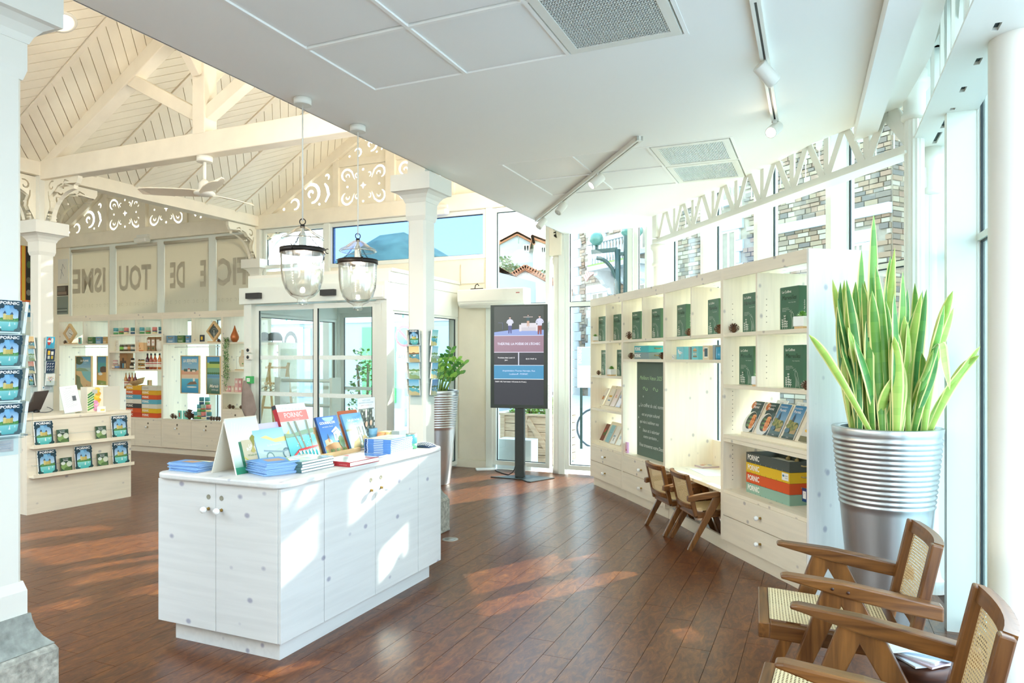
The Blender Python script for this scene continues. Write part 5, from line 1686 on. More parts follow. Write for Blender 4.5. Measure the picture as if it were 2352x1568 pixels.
# ================================================================ SMALL THINGS
def a_pornic(w, h, small=False):
 a = Art()
 a.rect(0, 0, w, h, '#f2f4f1')
 m = 0.0 if small else w * 0.02
 a.rect(m, m, w - m, h - m, '#12394a')
 X = lambda f: w * f; Z = lambda f: h * f
 a.grad(X(.10), Z(.36), X(.90), Z(.84), '#cfe7f4', '#3f8cc2')
 a.poly([(X(.30), Z(.84)), (X(.50), Z(.84)), (X(.62), Z(.5)), (X(.46), Z(.5))], '#7fb9dd')
 a.grad(X(.06), Z(.06), X(.94), Z(.36), '#2fa9a8', '#8fdcd6')
 a.poly([(X(.08), Z(.34)), (X(.92), Z(.34)), (X(.90), Z(.46)), (X(.75), Z(.43)), (X(.62), Z(.47)), (X(.40), Z(.44)), (X(.25), Z(.46)), (X(.10), Z(.42))], '#4f8f4a')
 a.rect(X(.34), Z(.40), X(.66), Z(.54), '#c9b565'); a.rect(X(.30), Z(.40), X(.40), Z(.58), '#d8c67e'); a.rect(X(.58), Z(.40), X(.68), Z(.56), '#b8a456')
 a.poly([(X(.28), Z(.58)), (X(.42), Z(.58)), (X(.35), Z(.67))], '#37506b'); a.poly([(X(.56), Z(.56)), (X(.70), Z(.56)), (X(.63), Z(.64))], '#37506b')
 a.many([[(X(x - .025), Z(.37)), (X(x + .03), Z(.37)), (X(x + .01), Z(.44))] for x in (.22, .50, .74)], '#6fae5a')
 a.many([[(X(.52), Z(.20)), (X(.60), Z(.20)), (X(.56), Z(.34))], [(X(.20), Z(.14)), (X(.26), Z(.14)), (X(.23), Z(.20))], [(X(.74), Z(.26)), (X(.79), Z(.26)), (X(.765), Z(.33))]], '#f5f7f4')
 for s in (0, 1):
  e = (lambda x: X(1 - x)) if s else X
  a.poly([(e(.02), Z(.02)), (e(.13), Z(.02)), (e(.09), Z(.4)), (e(.12), Z(.8)), (e(.02), Z(.9))], '#12303f')
  for cx, cz, r in ((.10, .86, .13), (.22, .80, .10), (.08, .74, .10), (.06, .12, .10), (.18, .07, .09)):
   a.ell(e(cx), Z(cz), X(r), X(r * 0.9), '#153847' if cz > .5 else '#123a3a', 9)
 a.rect(m, Z(.84), w - m, h - m, '#12394a')
 a.text('PORNIC', X(.5), Z(.865), h * 0.085, '#ffffff', sx=1.25, wmax=w * 0.84, bold=0.03)
 if not small:
  a.text('Destination', X(.5), Z(.965), h * 0.018, '#d5e4ea', wmax=w * 0.4)
  a.rect(0, 0, w, h * 0.035, '#f4f4ef')
 return a.mesh('cover_print')
def a_dest(w, h, kind):
 a = Art()
 X = lambda f: w * f; Z = lambda f: h * f
 if kind == 'food':
  a.rect(0, 0, w, h, '#24464a')
  a.ell(X(.05), Z(.86), X(.22), Z(.12), '#c46a34', 12); a.ell(X(.85), Z(.62), X(.2), Z(.08), '#35595c', 10)
  a.ell(X(.36), Z(.30), X(.62), Z(.36), '#e3e4de', 18); a.ell(X(.44), Z(.36), X(.46), Z(.28), '#2a3f3c', 18)
  for i in range(9):
   a.ell(X(.16 + .16 * (i % 3)), Z(.20 + .13 * (i // 3)), X(.09), Z(.05), ('#4f6f4a', '#6a8c5c', '#8f9d72')[i % 3], 7)
  for i in range(5):
   a.ell(X(.66), Z(.16 + i * .085), X(.24 - .02 * abs(i - 2)), Z(.065), ('#e5935a', '#d97c3f')[i % 2], 10)
   a.line([(X(.48), Z(.18 + i * .085)), (X(.66), Z(.2 + i * .085)), (X(.84), Z(.17 + i * .085))], w * .02, '#f3c090')
 elif kind == 'lake':
  a.grad(0, 0, w, h, '#a9d0e6', '#2f7fb4')
  a.rect(0, 0, w, Z(.30), '#47696a'); a.rect(X(.45), Z(.16), X(.92), Z(.32), '#b39a6a')
  for i in range(16):
   a.ell(X(.10 + .05 * i), Z(.38 + .13 * math.sin(i * 1.9) * (1 - i / 22)), X(.15), Z(.07), ('#6f7f3a', '#8d8f4a', '#55662f', '#a39a58')[i % 4], 8)
  a.poly([(X(.26), Z(.52)), (X(.44), Z(.52)), (X(.42), Z(.62)), (X(.35), Z(.76)), (X(.28), Z(.62))], '#3d5565')
  a.ell(X(.22), Z(.24), X(.22), Z(.07), '#3f7088', 10); a.rect(0, 0, w, Z(.06), '#2e4d4a')
 elif kind == 'board':
  a.rect(0, 0, w, h, '#d8d3c8'); a.rect(X(.25), Z(.42), X(.85), Z(.70), '#7f9db0'); a.rect(0, 0, w, Z(.16), '#6d6a4a')
  a.ell(X(.60), Z(.32), X(.42), Z(.06), '#e8b23a', 14)
  a.text('Destination', X(.5), Z(.88), h * 0.04, '#6f6a62', wmax=w * 0.6)
  return a.mesh('cover_print', m_gloss)
 elif kind == 'green':
  a.rect(0, 0, w, h, '#2d4a35'); a.ell(X(.35), Z(.4), X(.35), Z(.25), '#88a562', 10); a.ell(X(.75), Z(.55), X(.25), Z(.2), '#d8dcc8', 10); a.ell(X(.6), Z(.2), X(.35), Z(.15), '#56743f', 9); a.ell(X(.2), Z(.62), X(.2), Z(.12), '#e8ebe0', 8)
 a.text('Destination', X(.44), Z(.885), h * 0.055, '#eef5f8', wmax=w * 0.66)
 a.text('Pornic', X(.46), Z(.765), h * 0.085, '#ffffff', wmax=w * 0.66, bold=0.01)
 a.text('Guide', X(.5), Z(.03), h * 0.028, '#e8eef0', wmax=w * 0.4)
 return a.mesh('cover_print', m_gloss)
def a_scene(w, h, pal, title=None, tcol='#ffffff', seed=1):
 """small poster of a coast: sky, land, sea, sand"""
 rnd = random.Random(seed)
 a = Art()
 X = lambda f: w * f; Z = lambda f: h * f
 sky, sky2, land, sea, sand = pal
 a.grad(0, 0, w, h, sky2, sky)
 a.rect(0, 0, w, Z(.52), sea)
 a.poly([(0, Z(.48)), (w, Z(.5)), (w, Z(.60)), (X(.7), Z(.57)), (X(.45), Z(.62)), (X(.2), Z(.56)), (0, Z(.60))], land)
 a.poly([(0, 0), (w, 0), (w, Z(.14)), (X(.6), Z(.26)), (X(.3), Z(.22)), (0, Z(.34))], sand)
 for i in range(4):
  a.ell(X(rnd.random()), Z(.30 + .25 * rnd.random()), X(.12), Z(.035), rnd.choice((land, '#f4efe2', sand, '#58704f')), 8)
 a.poly([(X(.55), Z(.40)), (X(.66), Z(.40)), (X(.6), Z(.5))], '#f7f5ee')
 if title:
  a.text(title, X(.5), Z(.84), h * 0.085, tcol, wmax=w * 0.84, bold=0.02)
 return a.mesh('cover_print')
PALS = [('#5aa9cf', '#cfe6ea', '#47774e', '#66b7c4', '#e8c98f'), ('#f0c987', '#f7e6c4', '#8b6a4a', '#5f9fb0', '#d9b27a'), ('#8cc7dd', '#e6f0e6', '#6f9455', '#b9d3bd', '#9fb072'),
  ('#3f6fa0', '#9cc4e0', '#3d5a3d', '#3f8faf', '#c9ba8a'), ('#e98f7c', '#f6d2b8', '#4b6e63', '#4a7f8f', '#e9d7a8'), ('#79c2c8', '#eef3e4', '#7a9c58', '#4fb3c4', '#f0d790')]
def leaf_item(name, cat, label, M, w, h, t, cover, body, group=None, off=0.0):
 """a flat printed thing standing up: front at -y, bottom-left at the origin"""
 o = thing(name, label, cat, M=M, group=group)
 part('pages', MB().box(0, w, 0, t, 0, h), body, o)
 part('cover_print', cover, o, (0, -0.0003, 0))
 return o
cov_big = a_pornic(0.165, 0.235); cov_a6 = a_pornic(0.098, 0.132)
cov_small = a_dest(0.105, 0.140, 'green')
def Mcol(a, b, rot):
 return T(*G(a, b)) @ RZ(GA) @ RZ(rot) @ T(0, -0.088, 0)
ZTOP, ZP, CWD, CHT = 1.578, 0.138, 0.098, 0.132
def card_rack(label, M, x0, covers, labels, group=None, w=CWD, body=m_paper):
 r = thing('card_rack', label, 'card rack', M=M @ T(x0, 0, 0))
 pk = MB()
 for k in range(len(covers)):
  z = ZTOP - ZP * k
  pk.box(-0.006, w + 0.006, -0.042, -0.0395, z - 0.006, z + 0.05).box(-0.006, w + 0.006, -0.042, -0.001, z - 0.010, z - 0.007)
  pk.box(-0.008, -0.005, -0.050, -0.001, z - 0.010, z + 0.09).box(w + 0.005, w + 0.008, -0.050, -0.001, z - 0.010, z + 0.09)
 part('backplate', MB().box(-0.006, w + 0.006, -0.0025, 0.0, ZTOP - ZP * (len(covers) - 1) - 0.08, ZTOP + CHT * 0.9), m_acryl, r)
 for k in range(len(covers)):
  z = ZTOP - ZP * k
  p_ = MB().box(-0.006, w + 0.006, -0.042, -0.0395, z - 0.006, z + 0.05).box(-0.006, w + 0.006, -0.042, -0.001, z - 0.010, z - 0.007)
  p_.tube([(-0.007, 0, z + 0.09), (-0.007, -0.046, z + 0.085), (-0.007, -0.046, z - 0.008)], 0.002, 5).tube([(w + 0.007, 0, z + 0.09), (w + 0.007, -0.046, z + 0.085), (w + 0.007, -0.046, z - 0.008)], 0.002, 5)
  part('pocket', p_, m_acryl, r)
  if covers[k] is not None:
   leaf_item('postcard' if 'postcard' in labels[k] else 'brochure', 'postcard' if 'postcard' in labels[k] else 'brochure', labels[k], M @ T(x0, -0.020, z) @ RX(7), w, CHT, 0.012, covers[k], body, group)
 return r
CF = Fr(*G(-3.385, 0)[:2], GA)
xr = CF.pix(42, 800, -0.10)[0]
card_rack('clear brochure rack on the near column, facing the room', Mcol(-3.385, 0, 0), xr - CWD, [cov_a6] * 4, ['castle brochure in the %s pocket of the near column rack' % s for s in ('top', 'second', 'third', 'bottom')], 'castle brochures on the near column')
blank = Art().rect(0, 0, CWD, CHT, '#eef3f4').mesh('cover_print')
card_rack('clear brochure rack seen edge-on round the side of the near column', Mcol(-3.385, 0, 90), -CWD / 2 - 0.012, [blank] * 4, ['brochure seen edge-on in the %s side pocket of the near column' % s for s in ('top', 'second', 'third', 'bottom')], 'brochures on the side of the near column')
cards = [a_scene(CWD, CHT, PALS[i], None, seed=i) for i in range(6)]
CM = Fr(*G(0, 0)[:2], GA)
card_rack('clear postcard rack on the front of the middle column', Mcol(0, 0, -90), -CWD / 2, [cov_a6, cards[1], cards[2], cards[0]],
   ['small castle brochure at the top of the middle column rack', 'postcard of a beach at sunset on the middle column', 'postcard of a green marsh on the middle column', 'postcard of a shoreline at the foot of the middle column rack'], 'cards on the front of the middle column')
card_rack('clear postcard rack on the right side of the middle column', Mcol(0, 0, 0), -0.03, [cards[5], cards[2], cards[0], cards[3]],
   ['yellow topped postcard on the right side of the middle column', 'pale postcard second down on the right of the middle column', 'light blue postcard third down on the right of the middle column', 'dark blue postcard lowest on the right of the middle column'], 'cards on the right of the middle column')
card_rack('clear rack seen edge-on at the left of the middle column', Mcol(0, 0, 180), -CWD / 2, [blank] * 4, ['postcard seen edge-on in the %s left pocket of the middle column' % s for s in ('top', 'second', 'third', 'bottom')], 'cards on the left of the middle column')
a1 = Art().rect(0, 0, CWD, CHT, '#3fb3d8').ell(CWD * .35, CHT * .6, .02, .045, '#d6403c').ell(CWD * .7, CHT * .7, .012, .03, '#f2f2ee').ell(CWD * .35, CHT * .62, .021, .012, '#f4f2ee').mesh('cover_print')
a2 = Art().rect(0, 0, CWD, CHT, '#1f3557').rect(CWD * .18, CHT * .5, CWD * .46, CHT * .86, '#efc33a').rect(CWD * .56, CHT * .5, CWD * .84, CHT * .8, '#f3efe4').rect(CWD * .2, CHT * .16, CWD * .44, CHT * .42, '#f0e6d2').rect(CWD * .58, CHT * .14, CWD * .82, CHT * .42, '#efc33a').mesh('cover_print')
a3 = Art().rect(0, 0, CWD, CHT, '#22385a')
for i in range(3):
 for j in range(3):
  a3.line([(CWD * (.16 + .27 * i), CHT * (.2 + .25 * j)), (CWD * (.16 + .27 * i), CHT * (.33 + .25 * j)), (CWD * (.32 + .27 * i), CHT * (.33 + .25 * j))], .005, '#eef0f2')
a3 = a3.mesh('cover_print')
a4 = Art().rect(0, 0, CWD, CHT, '#f7f5f0')
for i in range(26):
 t_ = 2 * PI * i / 26
 hx_, hz_ = 16 * math.sin(t_) ** 3, 13 * math.cos(t_) - 5 * math.cos(2 * t_) - 2 * math.cos(3 * t_) - math.cos(4 * t_)
 f = 0.0020 * (1 if i % 2 else 0.6)
 a4.ell(CWD / 2 + hx_ * f, CHT * .55 + hz_ * f, .0045, .0045, ('#d8564f', '#e8b04a', '#5f8fc4', '#7fae5a')[i % 4], 6)
a4 = a4.mesh('cover_print')
card_rack('postcard rack on the right face of the column behind the desk', Mcol(0, 4.95, 0), -0.03, [a1, a2, a3, a4],
   ['blue postcard with red swimmers on the column behind the desk', 'navy postcard with yellow shapes on the column behind the desk', 'navy postcard with white line marks on the column behind the desk', 'white postcard with a dotted heart on the column behind the desk'], 'cards on the right face of the column behind the desk')
card_rack('postcard rack on the left face of the column behind the desk', Mcol(0, 4.95, -90), -CWD / 2, [cards[1], cards[2], cards[4], cov_a6],
   ['sunset postcard at the top left of the column behind the desk', 'green postcard second down at the left of the column behind the desk', 'orange postcard third down at the left of the column behind the desk', 'castle brochure lowest at the left of the column behind the desk'], 'cards on the left face of the column behind the desk')
def notice(M, w, h, label, lines=3):
 a = Art().rect(0, 0, w, h, '#f1f5f8').rect(w * .08, h * .45, w * .2, h * .75, '#3f8fa8')
 for i in range(lines):
  a.rect(w * .3, h * (.25 + .2 * i), w * .85, h * (.31 + .2 * i), '#9aa6b4')
 o = part('notice_card', MB().box(0, w, 0, 0.002, 0, h), m_paper, None, M=M)
 tag(o, label, 'notice')
 part('cover_print', a.mesh('cover_print'), o, (0, -0.0003, 0))
x_ = CF.pix(4, 1030, -0.09)[0]
notice(Mcol(-3.385, 0, 0) @ T(x_ - 0.03, -0.002, 1.10), 0.075, 0.045, 'small price notice stuck on the near column under its brochures')
notice(Mcol(0, 4.95, 0) @ T(-0.055, -0.002, 1.115), 0.105, 0.042, 'small notice stuck on the column behind the desk under the cards')
cone_mb = MB()
for i in range(46):
 f = i / 46
 an = i * 2.39996
 zc = 0.008 + 0.052 * f
 r_ = 0.027 * math.sin(PI * (0.22 + 0.74 * f)) + 0.003
 p0 = Vector((0.5 * r_ * math.cos(an), 0.5 * r_ * math.sin(an), zc))
 p1 = Vector((1.15 * r_ * math.cos(an), 1.15 * r_ * math.sin(an), zc + 0.006))
 s_ = Vector((-math.sin(an), math.cos(an), 0)) * 0.007
 u_ = Vector((0, 0, 0.004))
 cone_mb.add([p0 - s_ * .5, p0 + s_ * .5, p1 + s_, p1 - s_, p1 + u_ + (p1 - p0) * .1], [(0, 3, 2, 1), (2, 3, 4), (0, 1, 4), (1, 2, 4), (3, 0, 4)])
cone_mb.lathe([(0.006, 0.0), (0.018, 0.02), (0.012, 0.045), (0.0, 0.06)], 10)
cone_me = cone_mb.mesh('pine_cone', m_cone)
NC = [0]
def cone(loc, s, label):
 o = link('pine_cone', cone_me, None, loc, random.uniform(0, 6))
 o.scale = (s, s, s)
 tag(o, label, 'pine cone', 'pine cones')
def on(fr, px, y, z):
 """world point on a shelf at height z, local depth y, under picture column px"""
 x = fr.pix(px, 800, y)[0]
 return fr.w(x, y, z)
for u_, px, y, z, s, lab in ((1, 1444, 0.07, 1.66, 1.35, 'pine cone on the top shelf before the third green box'), (2, 1582, 0.05, 1.66, 1.0, 'pine cone at the corner of the fifth green box'), (2, 1652, 0.045, 1.66, 1.15, 'pine cone at the corner of the sixth green box'),
        (3, 1686, 0.08, 1.66, 1.15, 'pine cone standing free left of the seventh green box'), (1, 1450, 0.07, 1.46, 1.0, 'pine cone left of the two small trays over the chalkboard'), (2, 1538, 0.07, 1.46, 0.95, 'pine cone left of the gull box'),
        (0, 1375, 0.05, 1.275, 0.8, 'pine cone on the second shelf of the farthest unit'), (3, 1851, 0.03, 1.275, 0.9, 'pine cone at the right end of the second shelf'), (1, 1521, 0.05, 1.46, 1.0, 'pine cone at the right end of the small trays')):
 cone(on(UF[u_], px, y, z), s, lab)
BWD, BHT, BDP = 0.195, 0.285, 0.085
a = Art()
cr_ = '#eef0e6'
a.text('Le Coffret', BWD * .36, BHT * .86, 0.0165, cr_, bold=0.02, wmax=BWD * .5)
a.text('Merveilles', BWD * .50, BHT * .70, 0.030, '#1d4029', shear=0.3, wmax=BWD * .78)
a.text('Pornic - Pays de Retz', BWD * .66, BHT * .625, 0.006, cr_, wmax=BWD * .4)
for i, ln in enumerate(('Une bo\u00eete de Pornic', 'faite de produits locaux', 'du territoire')):
 a.text(ln, BWD * .13, BHT * (.50 - .035 * i), 0.0058, cr_, 'L')
for bx, n_, hh in ((.16, 4, .20), (.30, 5, .30), (.42, 3, .16)):
 for k in range(n_):
  zz_ = hh * k / n_
  a.line([(BWD * bx, BHT * .03), (BWD * (bx + .02 * math.sin(k * 2)), BHT * (.05 + zz_))], .0012, cr_)
  for s in (-1, 1):
   a.many([[(BWD * bx, BHT * (.06 + zz_)), (BWD * (bx + s * .06), BHT * (.09 + zz_)), (BWD * (bx + s * .02), BHT * (.11 + zz_))]], cr_)
a.line([(BWD * .70, BHT * .02), (BWD * .72, BHT * .20), (BWD * .66, BHT * .33), (BWD * .70, BHT * .42), (BWD * .78, BHT * .36), (BWD * .86, BHT * .18), (BWD * .90, BHT * .02)], .0018, cr_)
a.line([(BWD * .66, BHT * .40), (BWD * .58, BHT * .43), (BWD * .70, BHT * .45)], .0014, cr_)
for k in range(5):
 a.line([(BWD * (.72 + .03 * k), BHT * .05), (BWD * (.75 + .025 * k), BHT * (.28 - .03 * k))], .001, cr_)
cof_art = a.mesh('cover_print', m_gloss)
sp_a = Art().text('Pornic - Pays de Retz', 0, 0, 0.0085, cr_, rot=90, bold=0.01).mesh('spine_print', m_gloss)
m_gbox = cmat('#3e6b50', 0.35)
m_gbox2 = m_gbox
bx0 = None
cof = [(0, 1375, 1.66, 'first green gift box from the far left on the top shelf'), (0, 1409, 1.66, 'second green gift box on the top shelf'), (1, 1452, 1.66, 'third green gift box on the top shelf, behind a pine cone'),
  (1, 1497, 1.66, 'fourth green gift box on the top shelf'), (2, 1555, 1.66, 'fifth green gift box on the top shelf'), (2, 1626, 1.66, 'sixth green gift box on the top shelf'), (3, 1706, 1.66, 'seventh green gift box, right of the free pine cone'),
  (3, 1792, 1.66, 'eighth and nearest green gift box on the top shelf'), (0, 1381, 1.275, 'green gift box at far left on the second shelf'), (0, 1417, 1.275, 'green gift box right of a small white pot on the second shelf'),
  (3, 1698, 1.275, 'green gift box in the left half of the near second shelf'), (3, 1800, 1.275, 'green gift box in the right half of the near second shelf')]
for i, (k, px, z, lab) in enumerate(cof):
 y = 0.075
 x = UF[k].pix(px, 800, y)[0]
 M = T(*UF[k].w(x, y, z)) @ RZ(math.degrees(UF[k].rz) + random.uniform(-2, 2))
 if bx0 is None:
  bx0 = thing('gift_box', lab, 'gift box', M=M, group='green gift boxes on the bookcase')
  part('inner_box', MB().box(-0.012, BWD - 0.006, 0.004, BDP - 0.004, 0.0, BHT - 0.004), cmat('#efe8d6', 0.6), bx0)
  part('green_sleeve', MB().box(0, BWD, 0, BDP, 0.004, BHT), m_gbox, bx0, bevel=0.0015)
  part('cover_print', cof_art, bx0, (0, -0.0005, 0))['kind'] = 'stuff'
  part('spine_print', sp_a, bx0, M=T(BWD + 0.0005, BDP * 0.55, BHT * 0.5) @ RZ(90))
 else:
  dup(bx0, None, None, lab, M)
def succulent(label, loc, s):
 t = thing('succulent_pot', label, 'plant', loc, random.uniform(0, 1))
 part('square_pot', MB().box(-0.035, 0.035, -0.035, 0.035, 0.012, 0.068), m_porc, t, bevel=0.004)
 part('wooden_foot', MB().box(-0.03, 0.03, -0.03, 0.03, 0.0, 0.012), m_cork, t)
 lf = MB()
 for k in range(26):
  an = k * 2.4; el = 0.3 + 1.1 * k / 26; L = 0.036
  d = Vector((math.cos(an) * math.cos(el), math.sin(an) * math.cos(el), math.sin(el)))
  s_ = d.cross(Vector((0, 0, 1))).normalized() * 0.008; b = Vector((0, 0, 0.066))
  g_ = hx(random.choice(('#5d8f3f', '#7fae52', '#8cb860')))
  lf.add([b, b + d * L * .6 + s_, b + d * L, b + d * L * .6 - s_, b + d * L * .55 + Vector((0, 0, -.004))], [(0, 1, 2, 3), (0, 4, 1), (0, 3, 4), (1, 4, 2), (4, 3, 2)], 0, None, False, g_)
 o = part('rosette', lf, m_leaf, t); o['kind'] = 'stuff'
 t.scale = (s, s, s)
succulent('white potted succulent at the right end of the top shelf', on(UF[3], 1843, 0.045, 1.66), 1.15)
succulent('white potted succulent between the near second-shelf gift boxes', on(UF[3], 1743, 0.05, 1.275), 1.05)
succulent('tiny white potted succulent at the far left of the top shelf', on(UF[0], 1367, 0.05, 1.66), 0.9)
succulent('white potted succulent between the far second-shelf gift boxes', on(UF[0], 1405, 0.05, 1.275), 1.1)
def tray(name, label, M, w, d, h, colr, tcol='#f4f1e8', ropes=True, group=None, open_top=True, tick='#3a3a36'):
 t = thing(name, label, 'tray', M=M, group=group)
 cm = cmat(colr, 0.5)
 th = 0.008
 b = MB().box(0, w, 0, d, 0, 0.008).box(0, w, 0, th, 0.008, h).box(0, w, d - th, d, 0.008, h).box(0, th, th, d - th, 0.008, h).box(w - th, w, th, d - th, 0.008, h)
 part('walls', b, cm, t)
 part('lining', MB().box(th, w - th, th, d - th, 0.008, h * 0.35), cmat('#dcdcd8', 0.6), t)
 k = (tcol, w, h, tick)
 if k not in _tray:
  a = Art()
  a.text('PORNIC', w * 0.04, h * 0.30, h * 0.50, tcol, 'L', sx=0.80, bold=0.035, wmax=w * 0.42)
  for i in range(7):
   a.rect(w * (.10 + .125 * i), 0.0, w * (.10 + .125 * i) + w * .005, h * .12, tick)
  _tray[k] = a.mesh('lettering')
 part('lettering', _tray[k], t, (0, -0.0004, 0))
 if ropes:
  part('rope_handle', MB().tube([(w + 0.002, d * .32, h * .62), (w + 0.014, d * .36, h * .58), (w + 0.016, d * .5, h * .55), (w + 0.014, d * .64, h * .58), (w + 0.002, d * .68, h * .62)], 0.005, 6), m_rope, t)
 return t
_tray = {}
k = 3
y0, x, tw = 0.115, 0.15, 0.53
for i, (c_, lab, tk) in enumerate((('#8fb3a0', 'sage green tray, bottom of the stack in the nearest bookcase unit', '#3a3a36'), ('#d9531e', 'orange tray, second from the bottom of the near stack', '#3a3a36'), ('#e9bd1f', 'yellow tray, third from the bottom of the near stack', '#3a3a36'), ('#4a524f', 'charcoal tray with white inside, topmost of the near stack', '#d8cfae'))):
 h_ = 0.072
 t_ = tray('wooden_tray', lab, T(*UF[k].w(x, y0, 0.485 + i * (h_ + 0.002))) @ RZ(math.degrees(UF[k].rz)), tw, 0.27, h_, c_, group='stacked trays in the nearest bookcase unit', tick=tk)
 if i == 3:
  if 1:
   part('rope_loop', MB().tube([(tw * .30, 0.255, h_ * .55), (tw * .31, 0.23, h_ * 1.1), (tw * .40, 0.22, h_ * 1.38), (tw * .49, 0.23, h_ * 1.1), (tw * .50, 0.255, h_ * .55)], 0.007, 8).lathe([(0.0, -0.016), (0.016, -0.008), (0.016, 0.008), (0, 0.016)], 10, 0, T(tw * .5, 0.24, h_ * .5)).lathe([(0.0, -0.016), (0.016, -0.008), (0.016, 0.008), (0, 0.016)], 10, 0, T(tw * .3, 0.24, h_ * .5)), m_rope, t_)
 if i == 2:
  a = Art().rect(0, 0, 0.075, 0.05, '#f3f3f0').ell(0.018, 0.03, 0.012, 0.008, '#3c7fa8', 8).rect(0.035, 0.028, 0.066, 0.034, '#b9b9b4').rect(0.035, 0.015, 0.066, 0.019, '#b9b9b4')
  part('price_label', a.mesh('price_label'), t_, (tw - 0.085, -0.0006, 0.015))
a = Art().rect(0, 0, 0.05, 0.09, '#1d3f73').rect(0.008, 0.02, 0.042, 0.07, '#f3f3f0').line([(0.02, 0.05), (0.03, 0.06)], .002, '#888888')
o = solo('paper_tag', MB().box(0, 0.05, 0, 0.002, 0, 0.09), cmat('#1d3f73'), 'navy and white paper tag hanging on the near tray stack', 'tag', M=T(*UF[k].w(tw + x + 0.022, y0 + 0.08, 0.52)) @ RZ(math.degrees(UF[k].rz)))
part('cover_print', a.mesh('cover_print'), o, (0, -0.0003, 0))
k = 1
x = UF[k].pix(1457, 805, 0.06)[0]
tray('wooden_tray', 'small grey tray under the turquoise one, over the chalkboard', T(*UF[k].w(x, 0.06, 1.46)) @ RZ(math.degrees(UF[k].rz)), 0.33, 0.2, 0.066, '#7f9698', group='small trays over the chalkboard')
tray('wooden_tray', 'small turquoise tray on the grey one, over the chalkboard', T(*UF[k].w(x, 0.06, 1.528)) @ RZ(math.degrees(UF[k].rz)), 0.33, 0.2, 0.066, '#3fb5bd', group='small trays over the chalkboard')
k = 2
def dbox(name, label, px, w, h, d, colr, draw=None, cat='box', z=1.46, y=0.05, kk=2):
 x = UF[kk].pix(px, 805, y)[0]
 o = thing(name, label, cat, UF[kk].w(x, y, z), UF[kk].rz)
 part('carton', MB().box(0, w, 0, d, 0, h), cmat(colr, 0.45), o)
 if draw:
  a = Art().rect(0.001, 0.001, w - .001, h - .001, colr); draw(a, w, h)
  part('cover_print', a.mesh('cover_print'), o, (0, -0.0004, 0))
 return o
def gull(a, w, h):
 a.poly([(w * .20, h * .62), (w * .30, h * .75), (w * .40, h * .66), (w * .60, h * .62), (w * .88, h * .52), (w * .66, h * .42), (w * .42, h * .40), (w * .28, h * .50)], '#eef1f0')
 a.ell(w * .28, h * .72, w * .09, h * .07, '#f4f5f3', 10); a.poly([(w * .18, h * .72), (w * .10, h * .69), (w * .19, h * .68)], '#e2a03a')
 a.poly([(w * .40, h * .55), (w * .92, h * .52), (w * .70, h * .47)], '#9aa7ad'); a.line([(w * .46, h * .41), (w * .46, h * .25), (w * .40, h * .25)], .003, '#d99a4a'); a.line([(w * .54, h * .41), (w * .54, h * .25), (w * .48, h * .25)], .003, '#d99a4a')
def carousel(a, w, h):
 a.poly([(w * .2, h * .70), (w * .8, h * .70), (w * .5, h * .90)], '#d9a25a'); a.rect(w * .22, h * .62, w * .78, h * .70, '#a8742f'); a.rect(w * .2, h * .18, w * .8, h * .26, '#8a6230')
 for f in (.28, .42, .58, .72):
  a.rect(w * f - .002, h * .26, w * f + .002, h * .62, '#c9a56a'); a.ell(w * f, h * .42, w * .06, h * .07, '#e8ddc4', 8)
def towel(a, w, h):
 a.rect(w * .30, h * .15, w * .78, h * .88, '#1f3f57'); a.rect(w * .28, h * .80, w * .80, h * .88, '#f3efe6'); a.rect(w * .28, h * .14, w * .80, h * .22, '#f3efe6'); a.ell(w * .22, h * .66, w * .07, h * .1, '#c2473f', 8)
dbox('printed_box', 'pale blue box printed with a white gull, over the low desk', 1554, 0.150, 0.112, 0.12, '#7cc9d6', gull)
dbox('printed_box', 'pale blue box printed with a carousel, over the low desk', 1589, 0.125, 0.112, 0.12, '#6fc6d2', carousel)
dbox('printed_box', 'cream box printed with a navy towel, over the low desk', 1614, 0.115, 0.114, 0.10, '#e6d3b6', towel)
dbox('slim_box', 'slim grey box at the right of the printed boxes', 1637, 0.04, 0.116, 0.10, '#94a2a8')
dbox('slim_box', 'slim grey box between the gull and carousel boxes', 1581.5, 0.03, 0.108, 0.10, '#9aa6aa')
dbox('small_carton', 'tiny white carton beside the gull box', 1543, 0.05, 0.042, 0.04, '#eceae2', lambda a, w, h: a.ell(w * .3, h * .6, .006, .006, '#7fae9a', 7).ell(w * .65, h * .4, .008, .005, '#8fa8c8', 7))
xm, _z = UF[2].pix(1650, 805, 0.06)
solo('blue_mug', MB().lathe([(0.034, 0.0), (0.038, 0.02), (0.038, 0.10), (0.035, 0.10), (0.035, 0.012), (0.0, 0.012)], 24).tube([(0.036, 0, 0.08), (0.06, 0, 0.075), (0.064, 0, 0.05), (0.055, 0, 0.028), (0.037, 0, 0.022)], 0.005, 6), cmat('#3f9fc8', 0.3, 0.3), 'blue mug at the right end of the shelf over the low desk', 'mug', UF[2].w(xm, 0.08, 1.46), UF[2].rz)
pinkc = solo('pink_card', MB().box(0, 0.075, 0, 0.02, 0, 0.11), cmat('#d9a8cf', 0.5), 'pink box with a magenta figure, at the foot of the chalkboard', 'box', UF[1].w(UF[1].pix(1434, 1030, 0.03)[0], 0.03, 0.485), UF[1].rz)
a = Art().rect(0.006, 0.006, 0.069, 0.104, '#e6c6dc').ell(0.028, 0.082, .008, .009, '#a8205f', 8).poly([(0.018, 0.02), (0.042, 0.02), (0.036, 0.075), (0.022, 0.075)], '#b2266b').rect(0.046, 0.02, 0.062, 0.04, '#b2266b')
part('cover_print', a.mesh('cover_print'), pinkc, (0, -0.0003, 0))
TLT = -27.0
